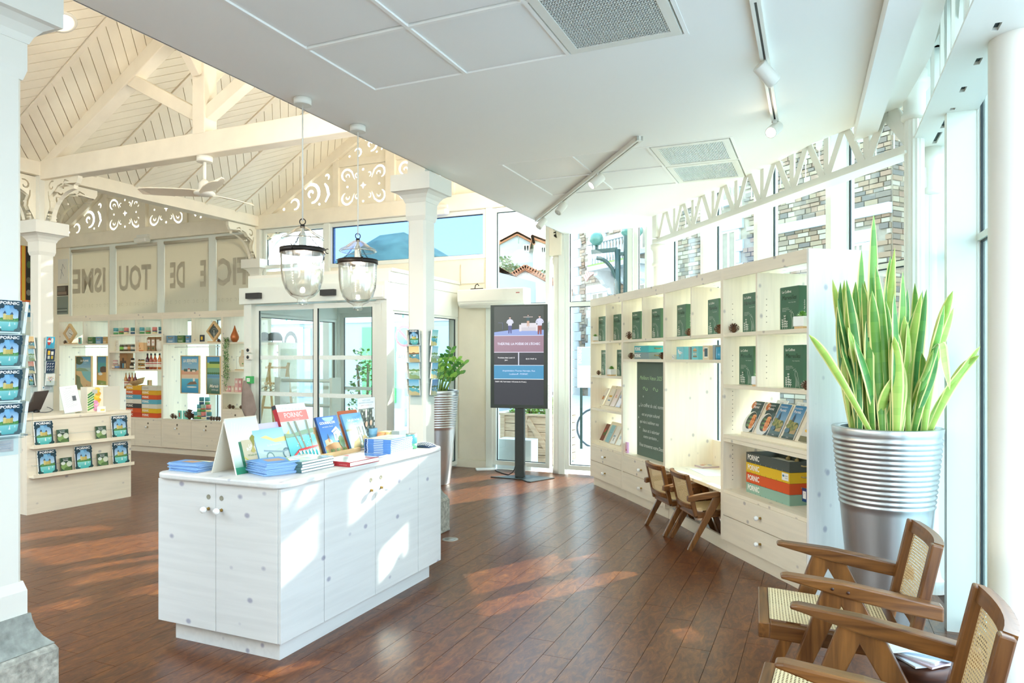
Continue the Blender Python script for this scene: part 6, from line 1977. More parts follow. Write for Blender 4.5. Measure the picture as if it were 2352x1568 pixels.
def slopeM(fr, px, zz, y=0.105, py=950):
 x = fr.pix(px, py, y)[0]
 return T(*fr.w(x, y, zz + 0.033)) @ RZ(math.degrees(fr.rz)) @ RX(TLT)
bw, bh = 0.125, 0.245
cF, cL, cB = a_dest(bw, bh, 'food'), a_dest(bw, bh, 'lake'), a_dest(bw, bh, 'board')
for px, cv, lab in ((1705, cF, 'guide with sliced orange salmon cover, leftmost on the near sloped board'), (1737, cF, 'guide with salmon cover, second from the left on the near sloped board'), (1763, cL, 'blue guide with trees by a lake, third on the near sloped board'),
     (1795, cL, 'blue guide with trees by a lake, fourth on the near sloped board'), (1833, cB, 'beige guide with a yellow surfboard at the right of the near sloped board')):
 leaf_item('guide', 'brochure', lab, slopeM(UF[3], px, 0.90), bw, bh, 0.007, cv, m_paper, 'guides on the near sloped board')
for i, (px, lab) in enumerate(((1745, 'white leaflet behind the salmon guides'), (1790, 'white leaflet behind the lake guides'))):
 leaf_item('leaflet', 'leaflet', lab, slopeM(UF[3], px + 6, 0.90, 0.125) @ T(0, 0, 0.02), 0.13, 0.25, 0.004, Art().rect(0, 0, .13, .25, '#e9ecee').text('Guide', .065, .225, .012, '#5a6a78').mesh('cover_print'), m_paper)
def tiny(w, h, bg_, blobs, seed):
 r_ = random.Random(seed); a = Art().rect(0, 0, w, h, bg_)
 for b_ in blobs:
  a.rect(w * r_.uniform(.05, .4), h * r_.uniform(.05, .7), w * r_.uniform(.5, .95), h * r_.uniform(.2, .95) if r_.random() > .5 else h * .5, b_)
 return a.mesh('cover_print')
t1 = [('#ede9dd', ('#6b7f95', '#c98f5a'), 'white leaflet with photo spots'), ('#efe9dc', ('#d9b03a', '#5f8fae'), 'cream leaflet with yellow spots'), ('#e9d9d2', ('#c2453f', '#efc24a'), 'red patterned leaflet'), ('#b9c0d6', ('#6f7fa8', '#e6e2ea'), 'lilac grey leaflet')]
for i, (bgc, bl_, lab) in enumerate(t1):
 leaf_item('leaflet', 'leaflet', lab + ' on the upper sloped board of the farthest unit', slopeM(UF[0], (1374, 1389, 1401, 1413)[i], 0.90, py=930), 0.105, 0.21, 0.008, tiny(.105, .21, bgc, bl_, i), m_paper, 'leaflets on the upper far sloped board')
t2 = [('#7a3f2c', ('#d98a3a', '#4f6f3a', '#c2453f'), 'dark leaflet with food photos'), ('#8fc4cf', ('#e8d9b0', '#4a9ab8'), 'turquoise beach leaflet'), ('#e6e6e0', ('#4a4a4c', '#8fa8b8'), 'grey and white leaflet'), ('#dfe3d6', ('#6f9455', '#a8b8c0'), 'pale green leaflet')]
for i, (bgc, bl_, lab) in enumerate(t2):
 leaf_item('leaflet', 'leaflet', lab + ' on the lower sloped board of the farthest unit', slopeM(UF[0], (1377, 1389, 1401, 1414)[i], 0.485, py=1000), 0.105, 0.21, 0.008, tiny(.105, .21, bgc, bl_, 20 + i), m_paper, 'leaflets on the lower far sloped board')
fr = UF[2]
x, y = fr.pixz(1625, 1085, 0.479)
solo('paper_sheet', MB().slab([(-0.24, -0.06), (0.16, -0.10), (0.24, 0.14), (-0.10, 0.20)], 0.478, 0.481), m_paper, 'large white sheet of paper lying on the low desk', 'paper', fr.w(x, y), fr.rz)
x, y = fr.pixz(1612, 1067, 0.49)
o = solo('picture_book', MB().box(-0.13, 0.13, -0.09, 0.09, 0.478, 0.492), cmat('#b9a8b0'), 'thin picture book lying at the back of the low desk', 'book', fr.w(x, y + 0.02), fr.rz + 0.1)
a = Art().rect(-.128, -.088, .128, .088, '#e4dccb').ell(-.03, .0, .05, .04, '#c9a56a', 10).ell(.05, .03, .03, .02, '#8fa3c8', 8).ell(.04, -.04, .03, .02, '#cf7f74', 8).ell(-.08, .05, .02, .015, '#7fae8a', 8)
part('cover_print', a.mesh('cover_print'), o, M=T(0, 0, 0.4921) @ RX(-90))
ZI = 0.878
def isl_at(px, py, z=ZI):
 return IF.pixz(px, py, z)
def IM(x, y, z=ZI, rot=0.0):
 return T(*IF.w(x, y, z)) @ RZ(GA + rot)
ORD = ['first', 'second', 'third', 'fourth', 'fifth', 'sixth', 'seventh', 'eighth', 'ninth', 'tenth', 'eleventh', 'twelfth', 'thirteenth', 'fourteenth']
def leaflet_stack(px, py, n, label, label_top, w, d, dz, rot, arts):
 x, y = isl_at(px, py)
 body = cmat('#8fb6e4', 0.5)
 me = MB()
 nn = 7
 vs_, fs_ = [], []
 for i in range(nn + 1):
  xx = -w / 2 + w * i / nn
  sag = 0.25 * dz * math.cos(2 * PI * i / nn)
  for yy in (-d / 2, d / 2):
   for zz_ in (0.0, dz * 0.82):
    vs_.append((xx, yy, zz_ + sag * 0.4))
 for i in range(nn):
  q = i * 4
  fs_ += [(q, q + 4, q + 6, q + 2), (q + 1, q + 3, q + 7, q + 5), (q, q + 1, q + 5, q + 4), (q + 2, q + 6, q + 7, q + 3)]
 fs_ += [(0, 2, 3, 1), (nn * 4, nn * 4 + 1, nn * 4 + 3, nn * 4 + 2)]
 me.add(vs_, fs_)
 mesh = me.mesh('leaflet', body)
 for i in range(n):
  o = link('leaflet', mesh, None, M=IM(x + random.uniform(-.006, .006), y + random.uniform(-.006, .006), ZI + 0.0012 + i * dz, rot + random.uniform(-3.5, 3.5)))
  tag(o, 'blue leaflet, %s from the bottom of %s' % (ORD[i], label.split(' in ', 1)[1]), 'leaflet', label_top)
 o['label'] = label.replace('folded blue leaflet in', 'printed top leaflet of')
 part('cover_print', arts, o, M=T(-w / 2, 0, dz * 0.82 + 0.0009) @ RX(-90) @ T(0, 0, -d / 2))
 return o
def la_art(w, d):
 a = Art().rect(0.004, 0.004, w - .004, d - .004, '#4f93dc').poly([(w * .25, d * .35), (w * .75, d * .25), (w * .8, d * .7), (w * .35, d * .8)], '#b58f6f').poly([(w * .7, 0.004), (w - .004, 0.004), (w - .004, d * .55)], '#e8ecec').line([(w * .7, 0.006), (w - .006, d * .6)], .006, '#9fc24a')
 return a.mesh('cover_print')
leaflet_stack(440, 1079, 10, 'folded blue leaflet in the stack left of the tent board', 'blue leaflets left of the tent board', 0.115, 0.21, 0.0042, 0, la_art(0.115, 0.21))
leaflet_stack(627, 1085, 14, 'folded blue leaflet in the stack at the island front', 'blue leaflets at the front of the island', 0.19, 0.20, 0.0046, -18, la_art(0.19, 0.20))
f0 = isl_at(543, 1091); f1 = isl_at(600, 1079); b0 = isl_at(474, 1088)
tx0 = f0[0]; TL_ = 0.225
ty0, ty1 = f0[1], b0[1]
mid = ty0 + (ty1 - ty0) * 0.50
tb = thing('tent_board', 'tent-shaped card display with a green and white front on the island', 'display board', IF.w(tx0, 0, ZI), IF.rz)
HT = 0.285
def slantM(y0, y1, z1):
 return T(0, y0, 0) @ RX(-math.degrees(math.atan2(y1 - y0, z1)))
Lf = math.hypot(mid - ty0, HT)
part('front_board', MB().box(0, TL_, 0, 0.005, 0.0, Lf), m_paper, tb, M=slantM(ty0, mid, HT))
part('rear_board', MB().box(0.0, TL_, -0.005, 0.0, 0, math.hypot(ty1 - mid, HT)), cmat('#dcd6c6', 0.6), tb, M=slantM(ty1, mid, HT))
w_, h_ = TL_, Lf
a = Art().grad(0.004, 0.0, w_ - .004, h_ * .40, '#2f8f62', '#f2f7f2').grad(0.004, h_ * .40, w_ - .004, h_ - .004, '#f2f7f2', '#cfe6da').rect(0.004, 0.0, w_ - .004, h_ * .12, '#3a8f68')
for i in range(7):
 a.line([(w_ * (.1 + .07 * i), h_ * (.62 + .02 * i)), (w_ * (.2 + .08 * i), h_ * (.92 - .02 * i))], .0015, '#eefaf2')
a.rect(w_ * .34, h_ * .10, w_ * .86, h_ * .58, '#cdbf9f').rect(w_ * .26, h_ * .10, w_ * .34, h_ * .56, '#2f6f4f')
a.text('LA', w_ * .6, h_ * .44, .016, '#f4f0e4', bold=.01).text('BO\u00ceTE', w_ * .6, h_ * .385, .016, '#f4f0e4', bold=.01).text('Week-end', w_ * .62, h_ * .28, .012, '#6f8f6a').line([(w_ * .34, h_ * .28), (w_ * .62, h_ * .10)], .007, '#c9bf5a').rect(w_ * .40, h_ * .13, w_ * .56, h_ * .15, '#4f8f9a')
a.poly([(w_ * .62, h_ * .60), (w_ * .70, h_ * .44), (w_ * .78, h_ * .62), (w_ * .72, h_ * .66)], '#8f8a3a').poly([(w_ * .58, h_ * .36), (w_ * .68, h_ * .48), (w_ * .72, h_ * .36), (w_ * .66, h_ * .33)], '#b8a85a')
part('cover_print', a.mesh('cover_print', m_gloss), tb, M=slantM(ty0, mid, HT) @ T(0, -0.0004, 0))
bp = isl_at(755, 1042, ZI + 0.02)
YS = bp[1]
xs0, xs1 = isl_at(612, 1066, ZI + 0.02)[0], isl_at(852, 1030, ZI + 0.02)[0]
stx0, stx1 = min(xs0, xs1 - 0.9), xs1
st = thing('book_stand', 'low pale wooden book stand along the island top', 'book stand', IF.w(stx0, YS, ZI), IF.rz)
part('ledge', MB().box(0, stx1 - stx0, -0.012, 0.0, 0, 0.026).box(0, stx1 - stx0, 0.0, 0.07, 0, 0.014), m_cork, st)
part('back_rest', MB().bar(((stx1 - stx0) / 2, 0.048, 0.018), ((stx1 - stx0) / 2, 0.113, 0.174), stx1 - stx0 - 0.02, 0.008, (0, 1, 0)), m_cork, st)
LEAN = -21.0
def book(name, label, px, w, h, t, spine, cover, sp_art=None, py=1040, back=0.0, lean=LEAN, tilt=0.0):
 x = IF.pix(px, py, YS)[0]
 M = IM(x, YS + 0.006 + back, ZI + 0.017) @ RX(lean) @ RY(tilt)
 o = thing(name, label, 'book', M=M)
 part('page_block', MB().box(0.003, w - 0.002, 0.003, t - 0.003, 0.003, h - 0.003), m_paper, o)
 part('boards', MB().box(0, w, 0, 0.003, 0, h).box(0, w, t - 0.003, t, 0, h).box(0, 0.003, 0.003, t - 0.003, 0, h), spine, o)
 part('cover_print', cover, o, (0, -0.0005, 0))
 if sp_art:
  part('spine_print', sp_art, o, M=T(-0.0004, t / 2, 0) @ RZ(-90))
 return o
w_, h_ = 0.295, 0.205
a = Art().grad(0, 0, w_, h_, '#d8e6ea', '#8cc0e6').poly([(0, 0), (w_, 0), (w_, h_ * .35), (w_ * .6, h_ * .45), (w_ * .2, h_ * .3), (0, h_ * .4)], '#b8ccc4').poly([(w_ * .15, h_ * .78), (w_ * .30, h_ * .82), (w_ * .48, h_ * .70), (w_ * .80, h_ * .74), (w_ * .95, h_ * .9), (w_ * .9, h_ * .6), (w_ * .5, h_ * .6), (w_ * .3, h_ * .72)], '#dcc980')
a.ell(w_ * .28, h_ * .22, .030, .030, '#6f8f8a', 12).ell(w_ * .28, h_ * .22, .022, .022, '#c3d0cc', 12).ell(w_ * .72, h_ * .25, .034, .034, '#5f7f86', 12).ell(w_ * .72, h_ * .25, .024, .024, '#b8c8c8', 12).line([(w_ * .15, h_ * .42), (w_ * .6, h_ * .32), (w_ * .85, h_ * .36)], .008, '#8aa0a8')
a.text('La ferronnerie', w_ * .45, h_ * .52, .013, '#eef6fa', shear=.2).poly([(w_ * .4, 0), (w_ * .95, 0), (w_ * .7, h_ * .16)], '#e6eef0')
book('picture_book', 'landscape book with a pale blue cover, leftmost on the stand', 604, w_, h_, 0.016, cmat('#6fa3c8'), a.mesh('cover_print', m_gloss), None, 1060, 0.0)
solo('lilac_book', MB().box(0, 0.25, 0, 0.014, 0, 0.235), cmat('#c9c3dc'), 'lilac book showing its top edge behind the landscape book', 'book', M=IM(IF.pix(612, 1060, YS)[0], YS + 0.026, ZI + 0.017) @ RX(LEAN))
w_, h_ = 0.245, 0.335
a = Art().grad(0, 0, w_, h_, '#8fcfd6', '#e9efe6').rect(0, h_ * .69, w_, h_ * .87, '#e07f78').text('PORNIC', w_ * .5, h_ * .755, .030, '#fbf3ee', wmax=w_ * .62).text("en bord de mer", w_ * .55, h_ * .705, .006, '#fbe6e0')
for i in range(26):
 a.rect(w_ * (.05 + .035 * i), h_ * (.90 + .03 * math.sin(i * 2.2)), w_ * (.075 + .035 * i), h_ * (.93 + .03 * math.sin(i * 2.2)), ('#dcdcd0', '#cfd8d8', '#e6e2d2')[i % 3])
a.grad(0, 0, w_, h_ * .40, '#3fb0b8', '#7fd0d2').poly([(0, h_ * .40), (w_, h_ * .44), (w_, h_ * .52), (w_ * .6, h_ * .50), (w_ * .2, h_ * .46), (0, h_ * .48)], '#8aa88a')
for x0_, x1_, s_ in ((.20, .42, .05), (.42, .55, .06), (.82, .78, .05)):
 a.poly([(w_ * x0_, h_ * .68), (w_ * (x0_ + s_), h_ * .68), (w_ * (x1_ + s_), h_ * .10), (w_ * x1_, h_ * .10)], '#8a8a76')
for i in range(12):
 a.ell(w_ * (.3 + .05 * i), h_ * (.24 + .1 * math.sin(i * 2.7)), .004, .0025, '#f2f6f4', 6)
a.line([(0, 0.01), (w_ * .32, h_ * .16), (w_, h_ * .19)], .012, '#c8313a')
for i in range(6):
 a.line([(w_ * (.30 + .12 * i), 0), (w_ * (.36 + .12 * i), h_ * .15)], .007, '#e8ecec'); a.line([(w_ * (.36 + .12 * i), 0), (w_ * (.30 + .12 * i), h_ * .15)], .007, '#dfe6e6')
s_a = Art().rect(-.0145, h_ * .93, .0145, h_ - .001, '#2c3338').text('PORNIC', 0, h_ * .07, .011, '#f3dcd8', rot=90).text('un si\u00e8cle au bord de mer', 0, h_ * .40, .006, '#e8b8b4', rot=90)
book('picture_book', 'large book with a red spine and red title band, tallest on the stand', 672, w_, h_, 0.030, cmat('#a8242c', 0.4), a.mesh('cover_print', m_gloss), s_a.mesh('spine_print', m_gloss), 1050, 0.0, LEAN, 0)
w_, h_ = 0.20, 0.235
a = Art().grad(0, 0, w_, h_, '#5f9fdf', '#2462b4').ell(w_ * .55, h_ * .97, .055, .028, '#9cc3ea', 14, 180, 360).text('GOURMALON', w_ * .46, h_ * .79, .016, '#ffffff', wmax=w_ * .74, bold=.02).text('une balade \u00e0 Pornic', w_ * .42, h_ * .70, .009, '#e8f0fa', wmax=w_ * .6)
a.poly([(w_ * .10, h_ * .08), (w_ * .10, h_ * .36), (w_ * .30, h_ * .40), (w_ * .44, h_ * .34), (w_ * .44, h_ * .08)], '#d9c49a').poly([(w_ * .26, h_ * .40), (w_ * .36, h_ * .40), (w_ * .31, h_ * .54)], '#4a5a74').rect(w_ * .27, h_ * .30, w_ * .35, h_ * .40, '#b5744a')
a.poly([(w_ * .52, h_ * .58), (w_ * .80, h_ * .70), (w_ * .96, h_ * .52), (w_ * .92, h_ * .50), (w_ * .78, h_ * .62), (w_ * .55, h_ * .54)], '#efeadf').poly([(w_ * .58, h_ * .32), (w_ * .58, h_ * .53), (w_ * .78, h_ * .60), (w_ * .90, h_ * .50), (w_ * .90, h_ * .30)], '#e2d8c8').rect(w_ * .64, h_ * .36, w_ * .74, h_ * .50, '#6f7f88')
a.poly([(w_ * .03, h_ * .02), (w_ * .97, h_ * .02), (w_ * .97, h_ * .24), (w_ * .5, h_ * .28), (w_ * .03, h_ * .20)], '#a8743f')
for i in range(10):
 a.ell(w_ * (.08 + .095 * i), h_ * .06, .012, .014, ('#6f7f3a', '#8f6a3a', '#55662f')[i % 3], 7)
a.ell(w_ * .86, h_ * .27, .026, .04, '#3f6a3a', 10)
book('picture_book', 'dark blue book with a seaside villa, third on the stand', 752, w_, h_, 0.016, cmat('#24487f'), a.mesh('cover_print', m_gloss), None, 1041)
a = Art().grad(0, 0, w_, h_, '#a8d4e6', '#4f94d6').text('Les p\u00eacheries', w_ * .54, h_ * .78, .018, '#f4f8fa', wmax=w_ * .62).text('de la c\u00f4te', w_ * .56, h_ * .70, .007, '#f0f4f6')
a.grad(0, 0, w_, h_ * .5, '#8aa08a', '#7fb4c8').poly([(0, h_ * .50), (w_ * .36, h_ * .52), (w_ * .30, h_ * .57), (0, h_ * .56)], '#7a8458').poly([(w_ * .1, 0), (w_ * .5, 0), (w_ * .55, h_ * .3), (w_ * .25, h_ * .2)], '#8f7f4a')
for x_0, x_1 in ((.56, .62), (.74, .70), (.82, .9)):
 a.line([(w_ * x_0, h_ * .08), (w_ * x_1, h_ * .60)], .009, '#5a5140')
a.line([(w_ * .3, h_ * .22), (w_ * .8, h_ * .44)], .006, '#d8d2c0').ell(w_ * .85, h_ * .18, .03, .04, '#7a6a3a', 9).ell(w_ * .6, h_ * .1, .012, .012, '#e6e2d6', 8)
book('picture_book', 'blue book about sea fisheries, rightmost on the stand', 810, w_, h_, 0.016, cmat('#4f86b8'), a.mesh('cover_print', m_gloss), None, 1029)
solo('rust_book', MB().box(0, 0.19, 0, 0.014, 0, 0.255), cmat('#b05a34'), 'book with a rust-red top edge behind the fisheries book', 'book', M=IM(IF.pix(812, 1029, YS)[0], YS + 0.026, ZI + 0.017) @ RX(LEAN))
def flat_stack(px, py, n, w, d, t, label, group, spine, top, rot=0.0, jit=1.0, z0=ZI, sp=None):
 x, y = isl_at(px, py, z0)
 for i in range(n):
  M = IM(x + random.uniform(-.003, .003) * jit, y + random.uniform(-.003, .003) * jit, z0 + 0.0006 + i * (t + 0.0004), rot + random.uniform(-1, 1) * jit)
  o = thing('book', label.replace('book in', 'book %s from the bottom of' % ORD[i]) if i < n - 1 else label.replace('book in', 'topmost book of'), 'book', M=M, group=group)
  part('page_block', MB().box(0.004, w - .001, 0.001, d - .001, 0.0015, t - 0.0015), cmat('#eef2f6', 0.6), o)
  part('cover', MB().box(0, w, 0, d, 0, 0.0015).box(0, w, 0, d, t - 0.0015, t).box(0, 0.004, 0, d, 0.0015, t - 0.0015), spine, o)
  if sp:
   part('spine_print', sp, o, M=T(-0.0003, d, 0) @ RZ(-90))
  if i == n - 1:
   part('cover_print', top, o, M=T(0, 0, t + 0.0005) @ RX(-90))
 return o
def top_art(w, d, c0, c1, extra=None):
 a = Art().grad(0.001, 0.001, w - .001, d - .001, c0, c1)
 if extra:
  extra(a, w, d)
 return a.mesh('cover_print', m_gloss)
spt = Art().rect(0.02, 0.0035, 0.05, 0.0105, '#dfe6e2').rect(0.09, 0.005, 0.15, 0.008, '#b8c8c4').mesh('spine_print', m_gloss)
flat_stack(692, 1087, 4, 0.26, 0.20, 0.014, 'teal-spined book in the stack of four on the island', 'stack of four teal-spined books', cmat('#51716f'), top_art(0.26, 0.20, '#a8c4bc', '#dfe6d8', lambda a, w, d: a.poly([(w * .25, d * .02), (w * .45, d * .02), (w * .6, d * .95), (w * .35, d * .95)], '#e6ecd8').rect(w * .05, d * .55, w * .18, d * .95, '#b8867c')), -1, 1.0, ZI, spt)
spr = Art().rect(0.005, 0.001, 0.028, 0.024, '#5c6468').text('PORNIC', 0.075, 0.007, .010, '#f3d4d0').text('en bord de mer', 0.16, 0.008, .006, '#e9b4ae').mesh('spine_print', m_gloss)
xr_, yr_ = isl_at(803, 1073)
M = IM(xr_, yr_, ZI + 0.0006, -4)
o = thing('book', 'thick red-spined book lying flat at the front of the island', 'book', M=M)
RWd, RD, RT_ = 0.255, 0.205, 0.026
part('page_block', MB().box(0.004, RWd - .002, 0.002, RD - .002, 0.003, RT_ - 0.003), m_paper, o)
part('cover', MB().box(0, RWd, 0, RD, 0, 0.003).box(0, RWd, 0, RD, RT_ - 0.003, RT_).box(0, 0.004, 0, RD, 0.003, RT_ - 0.003), cmat('#b0242c', 0.4), o)
part('cover_print', top_art(RWd, RD, '#dfe8dc', '#b8d2d0', lambda a, w, d: a.rect(w * .70, 0.001, w * .87, d - .001, '#d9756f').poly([(w * .1, d * .1), (w * .5, d * .3), (w * .6, d * .5), (w * .15, d * .4)], '#e9efe4')), o, M=T(0, 0, RT_ + 0.0005) @ RX(-90))
part('spine_print', spr, o, M=T(-0.0003, RD, 0) @ RZ(-90))
xk, yk = isl_at(748, 1047)
o = solo('dark_card', MB().box(0, 0.10, 0, 0.12, 0, 0.004), cmat('#3f4742'), 'thin dark booklet with a red band lying beside the red-spined book', 'booklet', M=IM(xk, yk - 0.04, ZI + 0.0006, 0))
part('cover_print', Art().rect(0.06, 0.004, 0.098, 0.116, '#b8323a').rect(0.01, 0.03, 0.05, 0.10, '#59615c').mesh('cover_print', m_gloss), o, M=T(0, 0, 0.0042) @ RX(-90))
spb = Art().rect(0.045, 0.003, 0.11, 0.007, '#dfeafa').rect(0.158, 0.001, 0.168, 0.010, '#f0f4fa').rect(0.178, 0.001, 0.188, 0.010, '#26406f').mesh('spine_print', m_gloss)
spb2 = Art().rect(0.07, 0.003, 0.14, 0.007, '#dfeafa').rect(0.006, 0.001, 0.016, 0.010, '#1f2f4f').rect(0.020, 0.001, 0.026, 0.010, '#e8eef6').mesh('spine_print', m_gloss)
flat_stack(897, 1043, 8, 0.27, 0.195, 0.0105, 'blue-spined book in the stack of eight on the island', 'stack of eight blue-spined books', cmat('#5b8fd4'), top_art(0.27, 0.195, '#b8d0d4', '#eef0e6', lambda a, w, d: a.ell(w * .5, d * .4, .05, .02, '#f4f6f2', 10).poly([(w * .1, d * .1), (w * .9, d * .05), (w * .8, d * .3)], '#7fa8a0')), 0, 0.5, ZI, spb2)
o = flat_stack(866, 1051, 1, 0.26, 0.19, 0.011, 'single blue book lying flat in front of the stack of eight', None, cmat('#3f6fb0'), top_art(0.26, 0.19, '#3f78c4', '#7fb0e0', lambda a, w, d: a.ell(w * .35, d * .35, .035, .018, '#e8eef6', 10)), 0, 0.3, ZI)
o['label'] = 'single blue book lying flat in front of the stack of eight'
o.location = IM(isl_at(868, 1052)[0] - 0.17, isl_at(868, 1052)[1] + 0.0, ZI + 0.0006).translation
if 'group' in o.keys():
 del o['group']
tin_me = MB().lathe([(0.036, 0.0), (0.036, 0.003), (0.035, 0.004), (0.035, 0.096), (0.036, 0.097), (0.036, 0.10), (0.033, 0.10), (0.032, 0.097), (0.0, 0.097)], 28, 0)
x, y = isl_at(945, 1030)
tn = thing('tin_can', 'small turquoise and green tin at the far end of the island', 'tin', IF.w(x, y, ZI), IF.rz)
part('can', MB().lathe([(0.036, 0.0), (0.036, 0.10), (0.033, 0.10), (0.032, 0.097), (0.0, 0.097)], 28), m_alu, tn)
part('paper_band', MB().lathe([(0.0364, 0.036), (0.0364, 0.096)], 28), cmat('#5fb0b8'), tn, label='turquoise upper band')
part('green_band', MB().lathe([(0.0364, 0.004), (0.0364, 0.036)], 28), cmat('#6fbf8a'), tn, label='green lower band')
x, y = isl_at(975, 1026)
pm_ = MB()
vs_, fs_ = [], []
for i in range(7):
 for j in range(7):
  u_, v_ = i / 6 - .5, j / 6 - .5
  hgt = 0.028 * max(0, (1 - (2 * u_) ** 2)) ** .5 * max(0, (1 - (2 * v_) ** 2)) ** .5 + 0.003 * math.sin(9 * u_ + 5 * v_)
  vs_.append((u_ * 0.11, v_ * 0.14, max(0.0, hgt)))
for i in range(6):
 for j in range(6):
  q = i * 7 + j
  fs_.append((q, q + 7, q + 8, q + 1))
pm_.add(vs_, fs_, 0, None, True)
po = thing('fabric_pouch', 'navy pouch with white dots at the far end of the island', 'pouch', IF.w(x, y, ZI + 0.001), IF.rz)
part('cloth', pm_, cmat('#1c3352', 0.8), po)
dt = MB()
for i in range(1, 10):
 for j in range(1, 11):
  u_, v_ = i / 10 - .5, j / 11 - .5
  hgt = 0.028 * (1 - (2 * u_) ** 2) ** .5 * (1 - (2 * v_) ** 2) ** .5 + 0.003 * math.sin(9 * u_ + 5 * v_)
  dt.box(u_ * .11 - .0018, u_ * .11 + .0018, v_ * .14 - .0018, v_ * .14 + .0018, hgt - .002, hgt + .0016)
o = part('dots', dt, m_paper, po); o['kind'] = 'stuff'
x, y = isl_at(768, 1008)
ph_ = thing('poster_holder', 'clear stand with a guided-visit notice behind the leaning books', 'notice', IF.w(x, min(y, 0.70), ZI), IF.rz)
w_, h_ = 0.215, 0.30
part('acrylic_stand', MB().box(-0.006, w_ + 0.006, 0.003, 0.006, 0.0, h_ + 0.006).box(-0.006, w_ + 0.006, -0.02, 0.08, 0, 0.003), m_acryl, ph_)
a = Art().rect(0, 0, w_, h_, '#e9f0f3').text('VISITE GUID\u00c9E', w_ * .5, h_ * .92, .011, '#7f98a8').text('DANS L\u2019INTIMIT\u00c9 DU CH\u00c2TEAU DE PORNIC', w_ * .5, h_ * .865, .009, '#6f8a9c', wmax=w_ * .86).text('SAMEDI 18 JANVIER \u00c0 15H', w_ * .5, h_ * .80, .009, '#c98f88', wmax=w_ * .62)
a.rect(w_ * .06, h_ * .05, w_ * .94, h_ * .74, '#77807c')
rr_ = random.Random(3)
for i in range(70):
 a.rect(w_ * (.07 + .84 * rr_.random()), h_ * (.3 + .42 * rr_.random()), 0, 0, '#000000') if False else None
for i in range(8):
 for j in range(9):
  x0_ = w_ * (.07 + .108 * i + (.04 if j % 2 else 0)); z0_ = h_ * (.10 + .07 * j)
  if x0_ + w_ * .09 < w_ * .94:
   a.rect(x0_, z0_, x0_ + w_ * .085, z0_ + h_ * .055, ('#8f988f', '#6a746c', '#a3a89c', '#59635f')[(i * 3 + j) % 4])
a.rect(w_ * .36, h_ * .52, w_ * .44, h_ * .72, '#e2e8ec').rect(w_ * .76, h_ * .52, w_ * .90, h_ * .72, '#e2e8ec').ell(w_ * .42, h_ * .36, .016, .022, '#e8c8b0', 10).ell(w_ * .68, h_ * .38, .016, .022, '#e8c8b0', 10)
part('notice_print', a.mesh('cover_print'), ph_, (0, 0.0026, 0.003))
def odd(name, label, cat, px, py, w, d, h, colr, rot=0):
 x, y = isl_at(px, py)
 solo(name, MB().box(0, w, 0, d, 0, h), cmat(colr), label, cat, M=IM(x, y, ZI + .0006, rot))
odd('card_pack', 'orange and pink card pack behind the stack of eight', 'card pack', 868, 1006, 0.12, 0.09, 0.03, '#e39a6a')
odd('card_pack', 'pale yellow card pack behind the stack of eight', 'card pack', 893, 1003, 0.10, 0.09, 0.035, '#e6dc9a')
odd('card_pack', 'grey card pack at the far back edge of the island', 'card pack', 917, 1003, 0.11, 0.07, 0.042, '#9fb0b4')
x, y = isl_at(856, 1006)
solo('blue_cup', MB().lathe([(0.026, 0), (0.034, 0.05), (0.036, 0.075), (0.033, 0.075), (0.03, 0.01), (0, 0.01)], 20).tube([(0.033, 0, 0.065), (0.052, 0, 0.06), (0.052, 0, 0.03), (0.03, 0, 0.02)], 0.004, 6), cmat('#7fb6d8', 0.3), 'pale blue cup behind the fisheries book', 'cup', IF.w(x, min(y, 0.76), ZI), IF.rz)
ZD = 0.915
def DM(px, py, rot=0.0, z=ZD):
 x, y = DF.pixz(px, py, z)
 return T(*DF.w(x, y, z)) @ RZ(rot)
lp = thing('laptop', 'dark laptop seen from behind on the reception desk', 'laptop', M=DM(76, 946, 100))
part('keyboard_base', MB().box(-0.15, 0.15, 0.0, 0.22, 0.001, 0.018), cmat('#2f3133'), lp, bevel=0.003)
part('screen_lid', MB().box(-0.15, 0.15, -0.006, 0.004, 0.0, 0.215), cmat('#4a3f3c'), lp, M=T(0, 0.0, 0.015) @ RX(22))
solo('mouse', MB().lathe([(0.0, 0.0), (0.028, 0.0), (0.03, 0.012), (0.02, 0.026), (0, 0.03)], 16), cmat('#1f2022', 0.3), 'black mouse beside the laptop on the desk', 'mouse', M=DM(84, 947, 100))
cb0 = [DF.pixz(px, py, ZD + 0.004) for px, py in ((87, 934), (101, 933), (113, 936), (122, 941), (115, 945), (104, 947), (92, 947))]
solo('cable', MB().tube([DF.w(x, y, ZD + 0.004) for x, y in cb0], 0.0035, 6), cmat('#3f4a55'), 'thin dark cable curling across the reception desk', 'cable')
ps = thing('paper_stand', 'clear leaning stand with a printed sheet on the reception desk', 'notice', M=DM(149, 950, 56))
w_, h_ = 0.165, 0.27
part('acrylic_sheet', MB().box(-0.006, w_ + 0.006, 0.0, 0.003, 0, h_ + 0.005), m_acryl, ps, M=RX(-12) @ RY(-6))
part('foot', MB().box(-0.004, w_ + 0.004, -0.03, 0.06, 0.0, 0.003), m_acryl, ps)
a = Art().rect(0, 0, w_, h_, '#f4f5f6').text('Informations', w_ * .5, h_ * .90, .008, '#7f8790', wmax=w_ * .6)
for i in range(16):
 a.rect(w_ * .14, h_ * (.82 - .042 * i), w_ * (.82 if i % 3 else .6), h_ * (.828 - .042 * i), '#b9bfc8')
a.rect(w_ * .60, h_ * .42, w_ * .80, h_ * .60, '#5a6068')
part('printed_sheet', a.mesh('cover_print'), ps, M=RX(-12) @ RY(-6) @ T(0, -0.001, 0.004))
M = DM(200, 946, 60)
hb = thing('gift_hamper', 'tall cream carton with a tropical flower print on the desk', 'box', M=M)
w1_, h1_ = 0.165, 0.255
